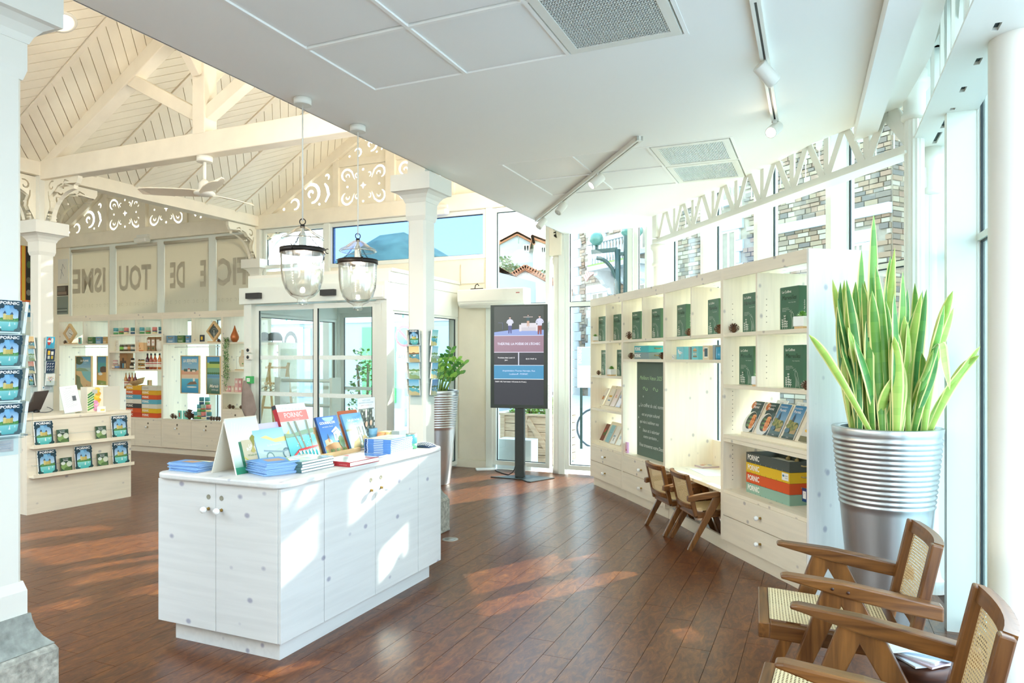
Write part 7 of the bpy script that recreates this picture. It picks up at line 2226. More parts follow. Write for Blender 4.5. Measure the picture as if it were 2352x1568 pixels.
part('carton', MB().box(0, w1_, 0, 0.12, 0, h1_), cmat('#e8e0cf', 0.6), hb)
part('side_flap', MB().box(w1_ + 0.001, w1_ + 0.19, 0.02, 0.026, 0.0, h1_ + 0.002), cmat('#d6d0c2', 0.6), hb)
a = Art().rect(0, 0, w1_, h1_, '#f2ead2')
for i in range(7):
 a.poly([(w1_ * .02, h1_ * (.1 + .1 * i)), (w1_ * .42, h1_ * (.22 + .11 * i)), (w1_ * .45, h1_ * (.16 + .11 * i)), (w1_ * .05, h1_ * (.04 + .1 * i))], ('#4f9a4a', '#7fbf5a', '#2f7f4a')[i % 3])
for i in range(8):
 a.ell(w1_ * (.58 + .05 * (i % 3)), h1_ * (.3 + .085 * i), .030, .022, ('#efc330', '#f3d458', '#e8a83a')[i % 3], 9)
for i in range(5):
 a.ell(w1_ * (.52 + .07 * (i % 2)), h1_ * (.1 + .07 * i), .024, .020, ('#e79ac0', '#f0bcd6')[i % 2], 9)
a.rect(w1_ * .30, h1_ * .74, w1_ * .62, h1_ * .90, '#c9c8c0')
part('flower_print', a.mesh('cover_print'), hb, (0, -0.0004, 0))
for px, py, s, lab in ((210, 944, 1.25, 'large pine cone in front of the flower carton'), (252, 939, 0.9, 'small pine cone at the right end of the desk')):
 x, y = DF.pixz(px, py, ZD); cone(DF.w(x, y, ZD), s, lab)
cd = thing('candle_box', 'little white carton with a yellow label on the desk', 'box', M=DM(229, 946, 58))
part('carton', MB().box(0, 0.06, 0, 0.05, 0, 0.055), m_paper, cd)
part('label_print', Art().rect(0.008, 0.010, 0.05, 0.030, '#e6d27a').mesh('cover_print'), cd, (0, -0.0004, 0))
brs = [(81, 'big', .622, 'castle brochure at the left of the upper desk ledge'), (133, 'small', .622, 'small green guide second on the upper desk ledge'), (222, 'small', .622, 'small green guide third on the upper desk ledge'), (259, 'big', .622, 'castle brochure at the right of the upper desk ledge'),
  (89, 'big', .345, 'castle brochure at the left of the lower desk ledge'), (141, 'small', .345, 'small green guide second on the lower desk ledge'), (174.5, 'big', .345, 'castle brochure in the middle of the lower desk ledge'), (226, 'small', .345, 'small green guide right of the middle on the lower desk ledge'), (261, 'big', .345, 'castle brochure at the right of the lower desk ledge')]
for px, kd, z, lab in brs:
 x = DF.pix(px, 1040, -0.045)[0]
 M = T(*DF.w(x, -0.046, z + 0.017)) @ RZ(61.2) @ RX(-7)
 if kd == 'big':
  leaf_item('brochure', 'brochure', lab, M, 0.165, 0.235, 0.010, cov_big, m_paper, 'brochures on the desk ledges')
 else:
  leaf_item('guide', 'brochure', lab, M, 0.105, 0.140, 0.014, cov_small, cmat('#5a6a4a'), 'small guides on the desk ledges')
# ================================================================ BACK SHELVING GOODS
def z1(x, y):
 return 130 + x * 0.1339, 710 + y * 0.1339
def z2(x, y):
 return 370 + x * 0.1849, 710 + y * 0.1849
def sx(px, y):
 return SF.pix(px, 800, y)[0]
def SM(px, y, z, rot=0.0):
 return T(*SF.w(sx(px, y), y, z)) @ RZ(math.degrees(SF.rz) + rot)
def carton(name, label, cat, px, y, z, w, h, d, col, draw=None, rot=0.0, group=None, centre=False):
 M = SM(px, y, z, rot)
 if centre:
  M = M @ T(-w / 2, 0, 0)
 o = thing(name, label, cat, M=M, group=group)
 part('carton', MB().box(0, w, 0, d, 0, h), cmat(col, 0.5), o)
 if draw:
  a = Art().rect(0.001, 0.001, w - .001, h - .001, col); draw(a, w, h)
  part('cover_print', a.mesh('cover_print'), o, (0, -0.0005, 0))
 return o
def clock(label, px, y, z, r, face, hand, tick):
 o = thing('rhombus_clock', label, 'clock', M=SM(px, y, z))
 c = r * 1.1
 pts = lambda k: [(0, r * 1.1 - k * 1.1), (k * 1.05, r * 1.1), (0, r * 1.1 + k * 1.1), (-k * 1.05, r * 1.1)]
 outer, inner = pts(r), pts(r * 0.72)
 f = MB()
 for i in range(4):
  j = (i + 1) % 4
  q = [outer[i], outer[j], inner[j], inner[i]]
  f.add([(p[0], -0.02, p[1]) for p in q] + [(p[0], 0.02, p[1]) for p in q], [(0, 1, 2, 3), (7, 6, 5, 4), (0, 4, 5, 1), (1, 5, 6, 2), (2, 6, 7, 3), (3, 7, 4, 0)])
 part('frame', f, m_cork, o)
 part('face', MB().prism(inner, -0.002, 0.012), cmat(face, 0.6), o)
 a = Art()
 for k in range(12):
  an = R(30 * k)
  a.ell(r * .42 * math.cos(an), c + r * .42 * math.sin(an), r * .02, r * .02, tick, 6)
 a.many([stroke([(r * .32 * math.cos(R(t)), c + r * .32 * math.sin(R(t))) for t in range(s, s + 161, 20)], 0.003) for s in (10, 190)], tick)
 a.rect(-r * .07, c + r * .55, r * .07, c + r * .60, tick); a.rect(-r * .07, c - r * .60, r * .07, c - r * .55, tick)
 part('dial_marks', a.mesh('dial'), o, (0, -0.0022, 0))
 h = MB()
 h.bar((-hand[0] * r * .15, -0.008, c - hand[1] * r * .15), (hand[0] * r * .5, -0.008, c + hand[1] * r * .5), 0.003, 0.012, (0, 1, 0))
 part('clock_hand', h, cmat(tick), o)
 part('wooden_foot', MB().box(-r * .7, r * .9, -0.04, 0.04, -0.012, 0.004), m_cork, o)
clock('pale rhombus clock with dark hands at the left of the back shelving', z1(232, 0)[0], 0.08, 1.714, 0.150, '#e9e4d6', (0.85, -0.35), '#4a4038')
clock('rhombus clock with a dark green face on the back shelving', z2(662, 0)[0], 0.08, 1.714, 0.140, '#4c5852', (0.05, -1.0), '#dfe2d8')
for (fx, y, z, s, lab, fn_) in ((150, .05, 1.70, .95, 'pine cone under the pale rhombus clock', z1), (718, .05, 1.70, .8, 'pine cone beside the dark rhombus clock', z2), (805, .05, 1.70, .8, 'pine cone beside the copper drop vase', z2),
        (145, .06, .535, 1.2, 'pine cone at the left of the back counter', z2), (182, .05, .535, .8, 'smaller pine cone second on the back counter', z2), (355, .07, .535, 2.3, 'large pine cone standing before the tins on the back counter', z2), (405, .10, .535, 1.4, 'pine cone between the large cone and the tins', z2),
        (625, .04, .535, 1.0, 'first of the four small pine cones right of the tins', z2), (657, .05, .535, .9, 'second of the four small pine cones right of the tins', z2), (693, .04, .535, 1.0, 'third of the four small pine cones right of the tins', z2), (725, .05, .535, 1.0, 'last of the four small pine cones right of the tins', z2),
        (855, .05, .72, 1.0, 'left pine cone on the low right-hand counter', z2), (895, .05, .72, .8, 'middle pine cone on the low right-hand counter', z2), (992, .10, .72, .8, 'right pine cone on the low right-hand counter', z2)):
 cone(SF.w(sx(fn_(fx, 0)[0], y), y, z), s, lab)
carton('small_card', 'small teal card with a red figure beside the pale clock', 'card', z1(375, 0)[0], .05, 1.70, .062, .105, .012, '#5fb3a8', lambda a, w, h: a.rect(w * .3, h * .2, w * .7, h * .8, '#a83a4a'))
def pouchbox(label, px, w, col, z=1.70, h=.112, txt='#f0efe4'):
 o = carton('kit_bag', label, 'bag', px, .05, z, w, h, .09, col, lambda a, ww, hh: a.text('PORNIC', ww * .5, hh * .16, hh * .16, txt, wmax=ww * .72, bold=.03))
 part('rope_handle', MB().tube([(w * .25, -.004, h * .8), (w * .4, -.012, h * .68), (w * .6, -.012, h * .66), (w * .8, -.004, h * .76)], .006, 6), m_rope, o)
for x, w, c, lab in ((535, .13, '#4f7a45', 'green kit bag on the shelf right of the pale clock'), (672, .125, '#6a94b4', 'blue kit bag on the shelf right of the pale clock'), (795, .085, '#c9a36c', 'tan kit bag on the shelf right of the pale clock')):
 pouchbox(lab, z1(x, 0)[0], w, c)
for x, w, c, lab in ((68, .17, '#6f97b2', 'blue kit bag lying left on the shelf before the dark clock'), (202, .13, '#4f7a45', 'green kit bag in the middle of the shelf before the dark clock'), (305, .085, '#5f8fb8', 'blue kit bag right on the shelf before the dark clock')):
 pouchbox(lab, z2(x, 0)[0], w, c)
carton('small_book', 'small navy book with a yellow square on the shelf by the dark clock', 'book', z2(480, 0)[0], .05, 1.715, .088, .10, .012, '#2c3440', lambda a, w, h: a.rect(w * .25, h * .25, w * .7, h * .75, '#efc02f'))
part_stub = None
def tin(label, M, sc=1.0, k=0, group='coastal tins on the back shelving'):
 cs = [('#5fa9b0', '#f2efe4', '#5fa368'), ('#a8cbb0', '#d9574a', '#5f9a50'), ('#e08a80', '#2f4f7a', '#e8d8a8'), ('#4f8f94', '#e9e6da', '#3f5f7a')][k % 4]
 o = thing('small_tin', label, 'tin', M=M, group=group)
 r = .034 * sc; h = .10 * sc
 part('upper_band', MB().lathe([(r, h * .45), (r, h * .97), (r * .9, h), (0, h)], 18), cmat(cs[0]), o)
 part('middle_band', MB().lathe([(r, h * .33), (r, h * .45)], 18), cmat(cs[1]), o)
 part('lower_band', MB().lathe([(0, 0), (r, 0), (r, h * .33)], 18), cmat(cs[2]), o)
 return o
names = ['blue-green', 'pale green', 'salmon topped', 'dark teal']
for i, x in enumerate((1018, 1110, 1198, 1312)):
 tin(names[i] + ' tin on the left of the top shelf over the jars', SM(z1(x, 0)[0], .06, 1.845), 1.05, i)
for i, x in enumerate((1466, 1573, 1685, 1790)):
 tin(names[i] + ' tin on the right of the top shelf over the jars', SM(z1(x, 0)[0], .06, 1.845), 1.05, i)
ti = 0
for row, (xs__, zz_) in enumerate((((440, 482, 530, 597), .545), ((478, 525, 590), .656), ((505, 575), .767))):
 for i, x in enumerate(xs__):
  tin('%s tin, number %s from the left in the %s row of the tin pyramid' % (names[ti % 4], ('one', 'two', 'three', 'four')[i], ('bottom', 'middle', 'top')[row]), SM(z2(x, 0)[0], .10 + .01 * (i % 2), zz_), 1.1, ti)
  ti += 1
solo('round_plate', MB().lathe([(0, 0), (.15, 0), (.16, .008), (.0, .009)], 24), m_white, 'thin board under the pyramid of tins', 'board', SF.w(sx(z2(520, 0)[0], .11), .11, .536))
carton('teal_card', 'teal card with a red figure on the back counter', 'card', z2(208, 0)[0], .08, .535, .075, .125, .01, '#7fd0c0', lambda a, w, h: a.rect(w * .3, h * .2, w * .62, h * .75, '#c8574f'))
carton('teal_card', 'wide teal card with a pale gull on the back counter', 'card', z2(270, 0)[0], .09, .535, .13, .125, .01, '#86d3c8', lambda a, w, h: a.poly([(w * .2, h * .6), (w * .45, h * .5), (w * .8, h * .6), (w * .5, h * .3)], '#eef0e2'))
def jar(label, M, r, h, body, lid, band='#f0ead8', group=None, name='jar'):
 o = thing(name, label, 'jar', M=M, group=group)
 part('glass_body', MB().lathe([(0, 0), (r, .002), (r, h * .8), (r * .8, h * .86)], 18), cmat(body, 0.25, 0.3), o)
 part('lid', MB().lathe([(r * .86, h * .85), (r * .86, h), (0, h)], 18), cmat(lid, 0.4), o)
 part('label_band', MB().lathe([(r * 1.01, h * .25), (r * 1.01, h * .62)], 18), cmat(band, 0.6), o)
 return o
def bottle(label, M, body, cap, h=.25, r=.030, group=None, band='#f3ead8'):
 o = thing('bottle', label, 'bottle', M=M, group=group)
 part('glass_body', MB().lathe([(0, 0), (r, .003), (r, h * .58), (r * .8, h * .68), (r * .38, h * .78), (r * .36, h * .90)], 18), cmat(body, 0.15, 0.4), o)
 part('cap', MB().lathe([(r * .42, h * .88), (r * .42, h), (0, h)], 14), cmat(cap, 0.4), o)
 part('label_band', MB().lathe([(r * 1.012, h * .14), (r * 1.012, h * .46)], 18), cmat(band, 0.6), o)
 part('red_mark', MB().lathe([(r * 1.02, h * .34), (r * 1.02, h * .39)], 18), cmat('#c2473f', 0.6), o)
 return o
def tote(a, w, h):
 for i in range(4):
  a.text('les bons', w * .3, h * (.80 - .2 * i), h * .06, '#4a4038', wmax=w * .36); a.text('jours', w * .72, h * (.80 - .2 * i), h * .06, '#4a4038', wmax=w * .3)
carton('tea_towel', 'folded white tea towel with lines of black writing', 'towel', z1(970, 0)[0], .12, 1.575, .125, .17, .03, '#efe8da', tote)
for i, (x, b_, lab) in enumerate(((1122, '#5a5a3f', 'herb bag jar with a bright green label'), (1192, '#6a5a44', 'dark spice jar second beside the tea towel'), (1258, '#8a6a48', 'brown spice jar third beside the tea towel'), (1310, '#5a6a6a', 'grey spice jar last beside the tea towel'))):
 jar(lab, SM(z1(x, 0)[0], .07, 1.575), .034, .115, b_, '#b9b5a8', ('#8fd05a', '#e8e2d2', '#d99a5f', '#e8e2d2')[i], 'spice jars by the tea towel')
carton('biscuit_box', 'orange biscuit box with a shell picture', 'box', z1(1365, 0)[0], .06, 1.575, .165, .135, .07, '#efc48f', lambda a, w, h: a.ell(w * .30, h * .62, .03, .028, '#c9822f', 9).rect(0, 0, w, h * .1, '#d9703a').rect(w * .5, h * .22, w * .56, h * .4, '#8a3a2c'))
for i, (x, lab) in enumerate(((1548, 'left kraft coffee bag with white label'), (1622, 'middle kraft coffee bag with white label'), (1705, 'right kraft coffee bag behind the white pouch'))):
 o = carton('coffee_bag', lab, 'bag', z1(x, 0)[0], .07, 1.575, .085, .205, .05, '#9a7650', lambda a, w, h: a.rect(w * .12, h * .42, w * .88, h * .88, '#efe8dc').ell(w * .5, h * .22, .016, .022, '#3f5f3a', 10).ell(w * .5, h * .68, .014, .014, '#d99a8a', 9))
 part('folded_top', MB().box(.004, .081, .012, .038, .205, .222), m_kraft, o)
solo('white_pouch', MB().lathe([(0, 0), (.045, .004), (.055, .06), (.05, .13), (.03, .16), (0, .165)], 16), cmat('#ece6d8'), 'round white pouch at the right end of the coffee shelf', 'pouch', SF.w(sx(z1(1775, 0)[0], .07), .07, 1.575))
for i, (x, dz, lab) in enumerate(((985, 0, 'lower left glass jar of sweets'), (1040, 0, 'lower right glass jar of sweets with a blue mark'), (1012, .075, 'upper glass jar of pink sweets'))):
 jar(lab, SM(z1(x, 0)[0], .08 + .01 * (i == 2), 1.29 + dz), .036, .074, ('#d9b89a', '#c9b8a4', '#d9a8a4')[i], '#c9c2b4', ('#e8dccb', '#6f9ad0', '#e8dccb')[i], 'jars of sweets', 'sweet_jar')
def beer(a, w, h):
 a.text('Brasserie', w * .4, h * .86, h * .045, '#4a2f1a', wmax=w * .6)
 a.poly([(w * .08, h * .04), (w * .08, h * .52), (w * .34, h * .52), (w * .34, h * .70), (w * .60, h * .70), (w * .60, h * .52), (w * .90, h * .52), (w * .90, h * .04)], '#5a3f28')
 for f, c in ((.20, '#2c2a2c'), (.47, '#3f9fc8'), (.74, '#e0cfa0')):
  a.rect(w * (f - .07), h * .06, w * (f + .07), h * .36, c); a.rect(w * (f - .03), h * .36, w * (f + .03), h * (.5 if f != .47 else .64), '#2c2420')
carton('gift_carton', 'brown kraft carton with three bottles showing', 'box', z1(1082, 0)[0], .08, 1.29, .17, .255, .11, '#9b6f42', beer)
jar('dark jar with a white label by the kraft carton', SM(z1(1293, 0)[0], .07, 1.29), .032, .085, '#4a3a2c', '#2c2a28')
jar('dark jar standing on the white-labelled jar', SM(z1(1306, 0)[0], .08, 1.376), .028, .09, '#3f3228', '#2c2a28')
for i, (x, dz) in enumerate(((1410, 0), (1478, 0), (1410, .078), (1478, .078))):
 jar('%s %s honey-coloured jar beside the bottles' % (('lower', 'upper')[i // 2], ('left', 'right')[i % 2]), SM(z1(x, 0)[0], .07, 1.29 + dz), .031, .077, ('#c9a04a', '#b87f3a', '#a87f4a', '#b8904a')[i], '#3a3028', '#efe6cc', 'honey jars beside the bottles', 'honey_jar')
for i, (x, b_, lab) in enumerate(((1560, '#4a1420', 'dark red syrup bottle with black cap, first of the row'), (1622, '#a8482a', 'rust coloured syrup bottle, second of the row'), (1690, '#b8562c', 'amber syrup bottle, third of the row'), (1768, '#d9803f', 'orange syrup bottle, last of the row'))):
 bottle(lab, SM(z1(x, 0)[0], .07, 1.29), b_, '#262424', .25, .030, 'syrup bottles with black caps')
cols = ['#d9531e', '#e9bd1f', '#e6dfce', '#5fb3c8', '#d9531e', '#e0a81f', '#d8d2c2']
cols2 = ['#c8401e', '#d9531e', '#3a3f42', '#e6dfce', '#4fa3bd', '#d9571e', '#e6ad1c']
cn = {'#d9531e': 'orange', '#e9bd1f': 'yellow', '#e6dfce': 'cream', '#5fb3c8': 'light blue', '#e0a81f': 'mustard', '#d8d2c2': 'grey white', '#c8401e': 'red', '#3a3f42': 'charcoal', '#4fa3bd': 'blue', '#d9571e': 'orange', '#e6ad1c': 'yellow'}
ordn = ['bottom', 'second', 'third', 'fourth', 'fifth', 'sixth', 'top']
xR = sx(z1(1470, 0)[0], .03); xR2 = min(sx(371, .03) - 0.035, xR + .34)
xL = sx(276, .03)
for i in range(7):
 wR = xR2 - xR
 tray('wooden_tray', '%s tray, %s of the right stack on the back shelving' % (cn[cols[i]], ordn[i]), T(*SF.w(xR, .02, .537 + .0705 * i)) @ RZ(math.degrees(SF.rz)), wR, .28, .069, cols[i], '#f6f0e2' if i != 6 else '#b9b2a2', ropes=False, group='right stack of trays on the back shelving')
 tray('wooden_tray', '%s tray, %s of the left stack on the back shelving' % (cn[cols2[i]], ordn[i]), T(*SF.w(xR - .355, .02, .537 + .0705 * i)) @ RZ(math.degrees(SF.rz)), .345, .28, .069, cols2[i], '#f6f0e2', ropes=False, group='left stack of trays on the back shelving')
zt = .537 + .0705 * 7
for i, (x, b_, lab) in enumerate(((1190, '#c98a4a', 'amber bottle, first of the four on the left tray stack'), (1250, '#7a1f2c', 'dark red bottle, second on the left tray stack'), (1297, '#c98a4a', 'amber bottle, third on the left tray stack'), (1350, '#6a2430', 'plum bottle, fourth on the left tray stack'))):
 bottle(lab, SM(z1(x, 0)[0], .10 + .02 * (i % 2), zt - .055), b_, '#c9b88f', .255, .026, 'bottles on the left tray stack')
bk = MB().lathe([(0, 0), (.07, .0), (.10, .045), (.125, .085), (.118, .085), (.095, .05), (.06, .014), (0, .012)], 28)
solo('straw_basket', bk, m_basket, 'oval straw basket tilted on the right tray stack', 'basket', M=SM(z1(1400, 0)[0], .12, zt + .012) @ RX(14) @ RY(-8))
carton('kraft_card', 'small kraft packet beside the straw basket', 'packet', z1(1555, 0)[0], .10, zt, .085, .09, .02, '#d2b58a', lambda a, w, h: a.rect(w * .05, h * .1, w * .3, h * .9, '#5a5a3f'))
def poster(label, x0, x1, ytop, ybot, cover_fn, dy=.05, fr_=SF):
 xa, zt_ = fr_.pix(x0, ytop, dy); xb, zb_ = fr_.pix(x1, ybot, dy)
 w, h = xb - xa, zt_ - zb_
 o = thing('framed_poster', label, 'poster', fr_.w(xa, dy, zb_), fr_.rz)
 t = .012
 part('frame', MB().box(0, w, -.012, .02, 0, t).box(0, w, -.012, .02, h - t, h).box(0, t, -.012, .02, t, h - t).box(w - t, w, -.012, .02, t, h - t), m_cork, o)
 part('backing', MB().box(t, w - t, 0, .018, t, h - t), cmat('#efe6d2'), o)
 part('cover_print', cover_fn(w - 2 * t, h - 2 * t), o, (t, -.0006, t))
 part('cord', MB().tube([(w * .25, .004, h), (w * .25, .004, h + .10)], .0025, 5).tube([(w * .75, .004, h), (w * .75, .004, h + .10)], .0025, 5), m_white, o)
 return o, w, h, xa, zb_
def p_plaine(w, h):
 a = Art(); X = lambda f: w * f; Z = lambda f: h * f
 a.grad(0, 0, w, h, '#cfe4e0', '#3f8fb4').ell(X(.2), Z(.88), X(.28), Z(.13), '#46563a', 12).rect(0, Z(.55), w, Z(.66), '#9fc4c0').poly([(0, Z(.55)), (X(.85), Z(.56)), (X(.6), Z(.64)), (X(.2), Z(.66)), (0, Z(.62))], '#8aa888').poly([(X(.35), Z(.55)), (w, Z(.55)), (w, Z(.22)), (X(.7), Z(.28)), (X(.45), Z(.42))], '#7fc0c0')
 a.poly([(0, Z(.56)), (X(.35), Z(.55)), (X(.45), Z(.42)), (X(.7), Z(.28)), (w, Z(.22)), (w, 0), (0, 0)], '#d9b983').poly([(0, 0), (0, Z(.45)), (X(.25), Z(.38)), (X(.3), Z(.2)), (X(.45), Z(.08)), (X(.5), 0)], '#6f7f5a').ell(X(.7), Z(.13), .012, .008, '#c2473f', 6)
 a.text('LA PLAINE', X(.55), Z(.85), h * .055, '#f4f0e2', wmax=w * .62, bold=.03).text('sur mer', X(.6), Z(.80), h * .025, '#f4f0e2')
 return a.mesh('cover_print')
def p_rock(w, h):
 a = Art(); X = lambda f: w * f; Z = lambda f: h * f
 a.grad(0, 0, w, h, '#7fb8c0', '#3f86a8').rect(0, Z(.45), w, Z(.78), '#4fa0a0').poly([(X(.25), Z(.48)), (X(.3), Z(.62)), (X(.6), Z(.66)), (X(.9), Z(.64)), (w, Z(.5)), (w, Z(.42)), (X(.5), Z(.42))], '#5a4434').poly([(0, Z(.42)), (w, Z(.45)), (w, 0), (0, 0)], '#d9a85a').ell(X(.3), Z(.38), X(.25), Z(.05), '#e8efe6', 9).poly([(0, 0), (w, 0), (w, Z(.12)), (0, Z(.16))], '#8a9a4a').text('O C', X(.5), Z(.02), h * .05, '#f0ecd8')
 return a.mesh('cover_print')
def p_bern(w, h):
 a = Art(); X = lambda f: w * f; Z = lambda f: h * f
 a.grad(0, 0, w, h, '#e6eee0', '#4aa4cf').rect(0, Z(.50), w, Z(.62), '#e0a98a').rect(0, Z(.40), w, Z(.50), '#e9cfb0').grad(0, 0, w, Z(.38), '#2f8fc0', '#5fc0d8')
 for i in range(7):
  a.ell(X(.2 + .1 * i), Z(.62), X(.08), Z(.04), ('#4f6f5a', '#3f5f6a')[i % 2], 8)
 a.rect(X(.35), Z(.58), X(.5), Z(.64), '#f2ead8').rect(X(.62), Z(.57), X(.8), Z(.62), '#f0e2d0').poly([(X(.33), Z(.64)), (X(.52), Z(.64)), (X(.43), Z(.68))], '#c8574a').poly([(X(.3), Z(.22)), (X(.9), Z(.24)), (X(.8), Z(.32)), (X(.5), Z(.30))], '#8a6f5a').ell(X(.72), Z(.36), .022, .03, '#f4efe2', 8).ell(X(.6), Z(.16), X(.3), Z(.02), '#f0f0e8', 9)
 a.text('LA BERNERIE', X(.5), Z(.84), h * .085, '#f6f2e2', wmax=w * .78, bold=.03).text('en Retz', X(.5), Z(.79), h * .03, '#f6f2e2')
 return a.mesh('cover_print')
def p_marais(w, h):
 a = Art(); X = lambda f: w * f; Z = lambda f: h * f
 a.grad(0, 0, w, h, '#7fc0d4', '#4f9ac8').rect(0, Z(.70), w, Z(.84), '#b8cc6a').rect(0, Z(.55), w, Z(.70), '#7fae8a').rect(0, Z(.44), w, Z(.50), '#6f9ab8').grad(0, 0, w, Z(.42), '#2f5f4a', '#8ab0b4')
 for i in range(6):
  a.ell(X(.25 + .13 * i), Z(.84), X(.09), Z(.035), '#3f6f45', 8); a.ell(X(.1 + .16 * i), Z(.55), X(.1), Z(.03), '#4f7a45', 8)
 for i in range(5):
  a.line([(X(.1 + .05 * i), 0), (X(.14 + .06 * i), Z(.42))], .003, '#8fae6a')
 a.text('Marais', X(.55), Z(.17), h * .085, '#f4f0e2', wmax=w * .7, shear=.25, bold=.02).text('& Bocage', X(.62), Z(.09), h * .045, '#f4f0e2', shear=.25)
 return a.mesh('cover_print')
poster('framed coast poster titled LA PLAINE hanging in the left bay', *[f for f in (z1(330, 0)[0], z1(606, 0)[0], z1(0, 800)[1], z1(0, 1390)[1])], p_plaine)
poster('framed poster of a brown rock on a beach, partly hidden by a bay upright', z1(697, 0)[0], z1(868, 0)[0], z1(0, 800)[1], 885, p_rock)
poster('framed seaside poster titled LA BERNERIE', z2(248, 0)[0], z2(478, 0)[0], z2(0, 575)[1], z2(0, 1050)[1], p_bern)
poster('framed marsh poster titled Marais', z2(565, 0)[0], z2(742, 0)[0], z2(0, 580)[1], z2(0, 1062)[1], p_marais)
for xa, xb, yy, lab in ((z1(275, 0)[0], 246, 798, 'thin white rail carrying the posters in the left bay'), (z2(170, 0)[0], 506, 797, 'thin white rail carrying the seaside and marsh posters')):
 p0, p1 = SF.pix(xa, yy, .05), SF.pix(xb, yy, .05)
 solo('poster_rail', MB().tube([(0, 0, 0), (p1[0] - p0[0], 0, 0)], .006, 8).tube([(.02, 0, 0), (.02, .0, 1.675 - p0[1])], .003, 5).tube([(p1[0] - p0[0] - .02, 0, 0), (p1[0] - p0[0] - .02, 0, 1.675 - p0[1])], .003, 5), m_white, lab, 'rail', SF.w(p0[0], .05, p0[1]), SF.rz)
vz = MB().lathe([(0, 0), (.030, .002), (.055, .04), (.062, .075), (.05, .115), (.028, .165), (.012, .215), (.004, .245), (0, .246)], 24)
solo('drop_vase', vz, plain('copper', '#c0703f', 0.3, 0.5), 'copper drop-shaped vase on the right of the back shelving', 'vase', SF.w(sx(z2(915, 0)[0], .07), .07, 1.70))
hp = thing('trailing_plant', 'green plant trailing down from the shelf beside the copper vase', 'plant', SF.w(sx(z2(850, 0)[0], .03), .03, 1.70), SF.rz)
part('pot', MB().lathe([(0, 0), (.03, 0), (.036, .06), (.03, .06), (0, .05)], 14), cmat('#e8e2d6'), hp)
lf = MB(); stm = MB()
for k in range(7):
 x0_ = random.uniform(-.03, .03)
 pts = [(x0_ * .5, -.01, .065), (x0_, -.045, .07), (x0_ * 1.3, -.055, 0.0)]
 L_ = random.uniform(.35, .72)
 for j in range(8):
  pts.append((x0_ * 1.3 + random.uniform(-.012, .012), -.055 + random.uniform(-.008, .008), -L_ * (j + 1) / 8))
 stm.tube(pts, .0018, 4)
 for j in range(60):
  f = random.random(); zz_ = .07 - (L_ + .07) * f
  c_ = Vector((x0_ * 1.3 + random.uniform(-.03, .03), -.055 + random.uniform(-.02, .015), zz_))
  d = Vector((random.uniform(-1, 1), random.uniform(-.6, .2), random.uniform(-.8, .3))).normalized() * .018
  s_ = Vector((-d.z, 0.004, d.x)) * .45
  lf.add([c_, c_ + d * .5 + s_, c_ + d, c_ + d * .5 - s_], [(0, 1, 2, 3)], 0, None, False, hx(random.choice(('#4f7f3f', '#7fa85a', '#a8c48a', '#3f6a38'))))
o = part('foliage', lf, m_leaf, hp); o['kind'] = 'stuff'
part('vines', stm, cmat('#6f8f4a'), hp)
js = thing('jewellery_stand', 'cream bust-shaped stand in a wire frame on the right-hand bay', 'display stand', SF.w(sx(z2(1012, 0)[0], .08), .08, 1.29), SF.rz)
part('bust', MB().prism([(-.05, .05), (.05, .05), (.075, .12), (.07, .19), (.03, .22), (.022, .30), (-.022, .30), (-.03, .22), (-.07, .19), (-.075, .12)], 0, .012), cmat('#e9d8b8'), js)
part('wire_frame', MB().tube([(-.085, -.03, .012), (-.085, -.03, .20), (.085, -.03, .20), (.085, -.03, .012)], .003, 6, 0, True), m_white, js)
part('wooden_base', MB().box(-.10, .10, -.05, .05, 0, .012), m_cork, js)
part('pendant', MB().lathe([(0, 0), (.012, .01), (0, .022)], 8, 0, T(.01, -.008, .085)), cmat('#5fa850'), js)
part('red_brooch', MB().lathe([(0, 0), (.014, .006), (0, .016)], 8, 0, T(.03, -.008, .19)), cmat('#d9673a'), js)
for i, (x, dz, w_, h_, lab) in enumerate(((797, 0, .062, .085, 'first small pink soap box of the low row'), (836, 0, .050, .085, 'second small pink soap box of the low row'), (870, 0, .055, .085, 'third small soap box of the low row'), (912, 0, .068, .098, 'cream soap box at the bottom left of the pile'), (958, 0, .068, .098, 'pink soap box at the bottom middle of the pile'), (1006, 0, .072, .098, 'pink soap box at the bottom right of the pile'),
          (914, .0985, .066, .10, 'cream soap box at the top left of the pile'), (958, .0985, .068, .10, 'pink soap box at the top middle of the pile'), (1008, .0985, .070, .10, 'pink soap box at the top right of the pile'))):
 carton('soap_box', lab, 'box', z2(x, 0)[0], .05 + .004 * (dz > 0), .97 + dz, w_, h_, .06, ('#e6b8b0', '#d99a9a', '#e8d0b8')[i % 3], lambda a, w, h: a.rect(w * .2, h * .3, w * .8, h * .7, '#f2e6da'), group='soap boxes in the right-hand bay')
xg, zg = FA.pix(575, 872, YP - .08)
eb = thing('door_release', 'green emergency door button on the porch post', 'button', FA.w(xg, YP - .085, zg), FRZ)
part('green_case', MB().box(-.045, .045, -.03, .025, -.045, .045), cmat('#3fae5a'), eb, bevel=.004)
part('label_print', Art().rect(-.026, -.022, .026, .022, '#f2f4f0').rect(-.02, -.004, .02, .004, '#7fae8a').mesh('cover_print'), eb, (0, -.0304, 0))
for (py, lab) in ((804, 'upper small white camera on the porch post'), (820, 'lower small white camera on the porch post')):
 xg, zg = FA.pix(572, py, YP - .08)
 cmx = thing('small_camera', lab, 'camera', FA.w(xg, YP - .06, zg), FRZ)
 part('casing', MB().box(-.04, .05, -.04, 0, -.032, .032), m_white, cmx, bevel=.004)
 part('lens', MB().lathe([(.02, 0), (.02, .006), (0, .008)], 16, 0, T(0, -.040, 0) @ RX(90)), cmat('#20262a', .2), cmx)
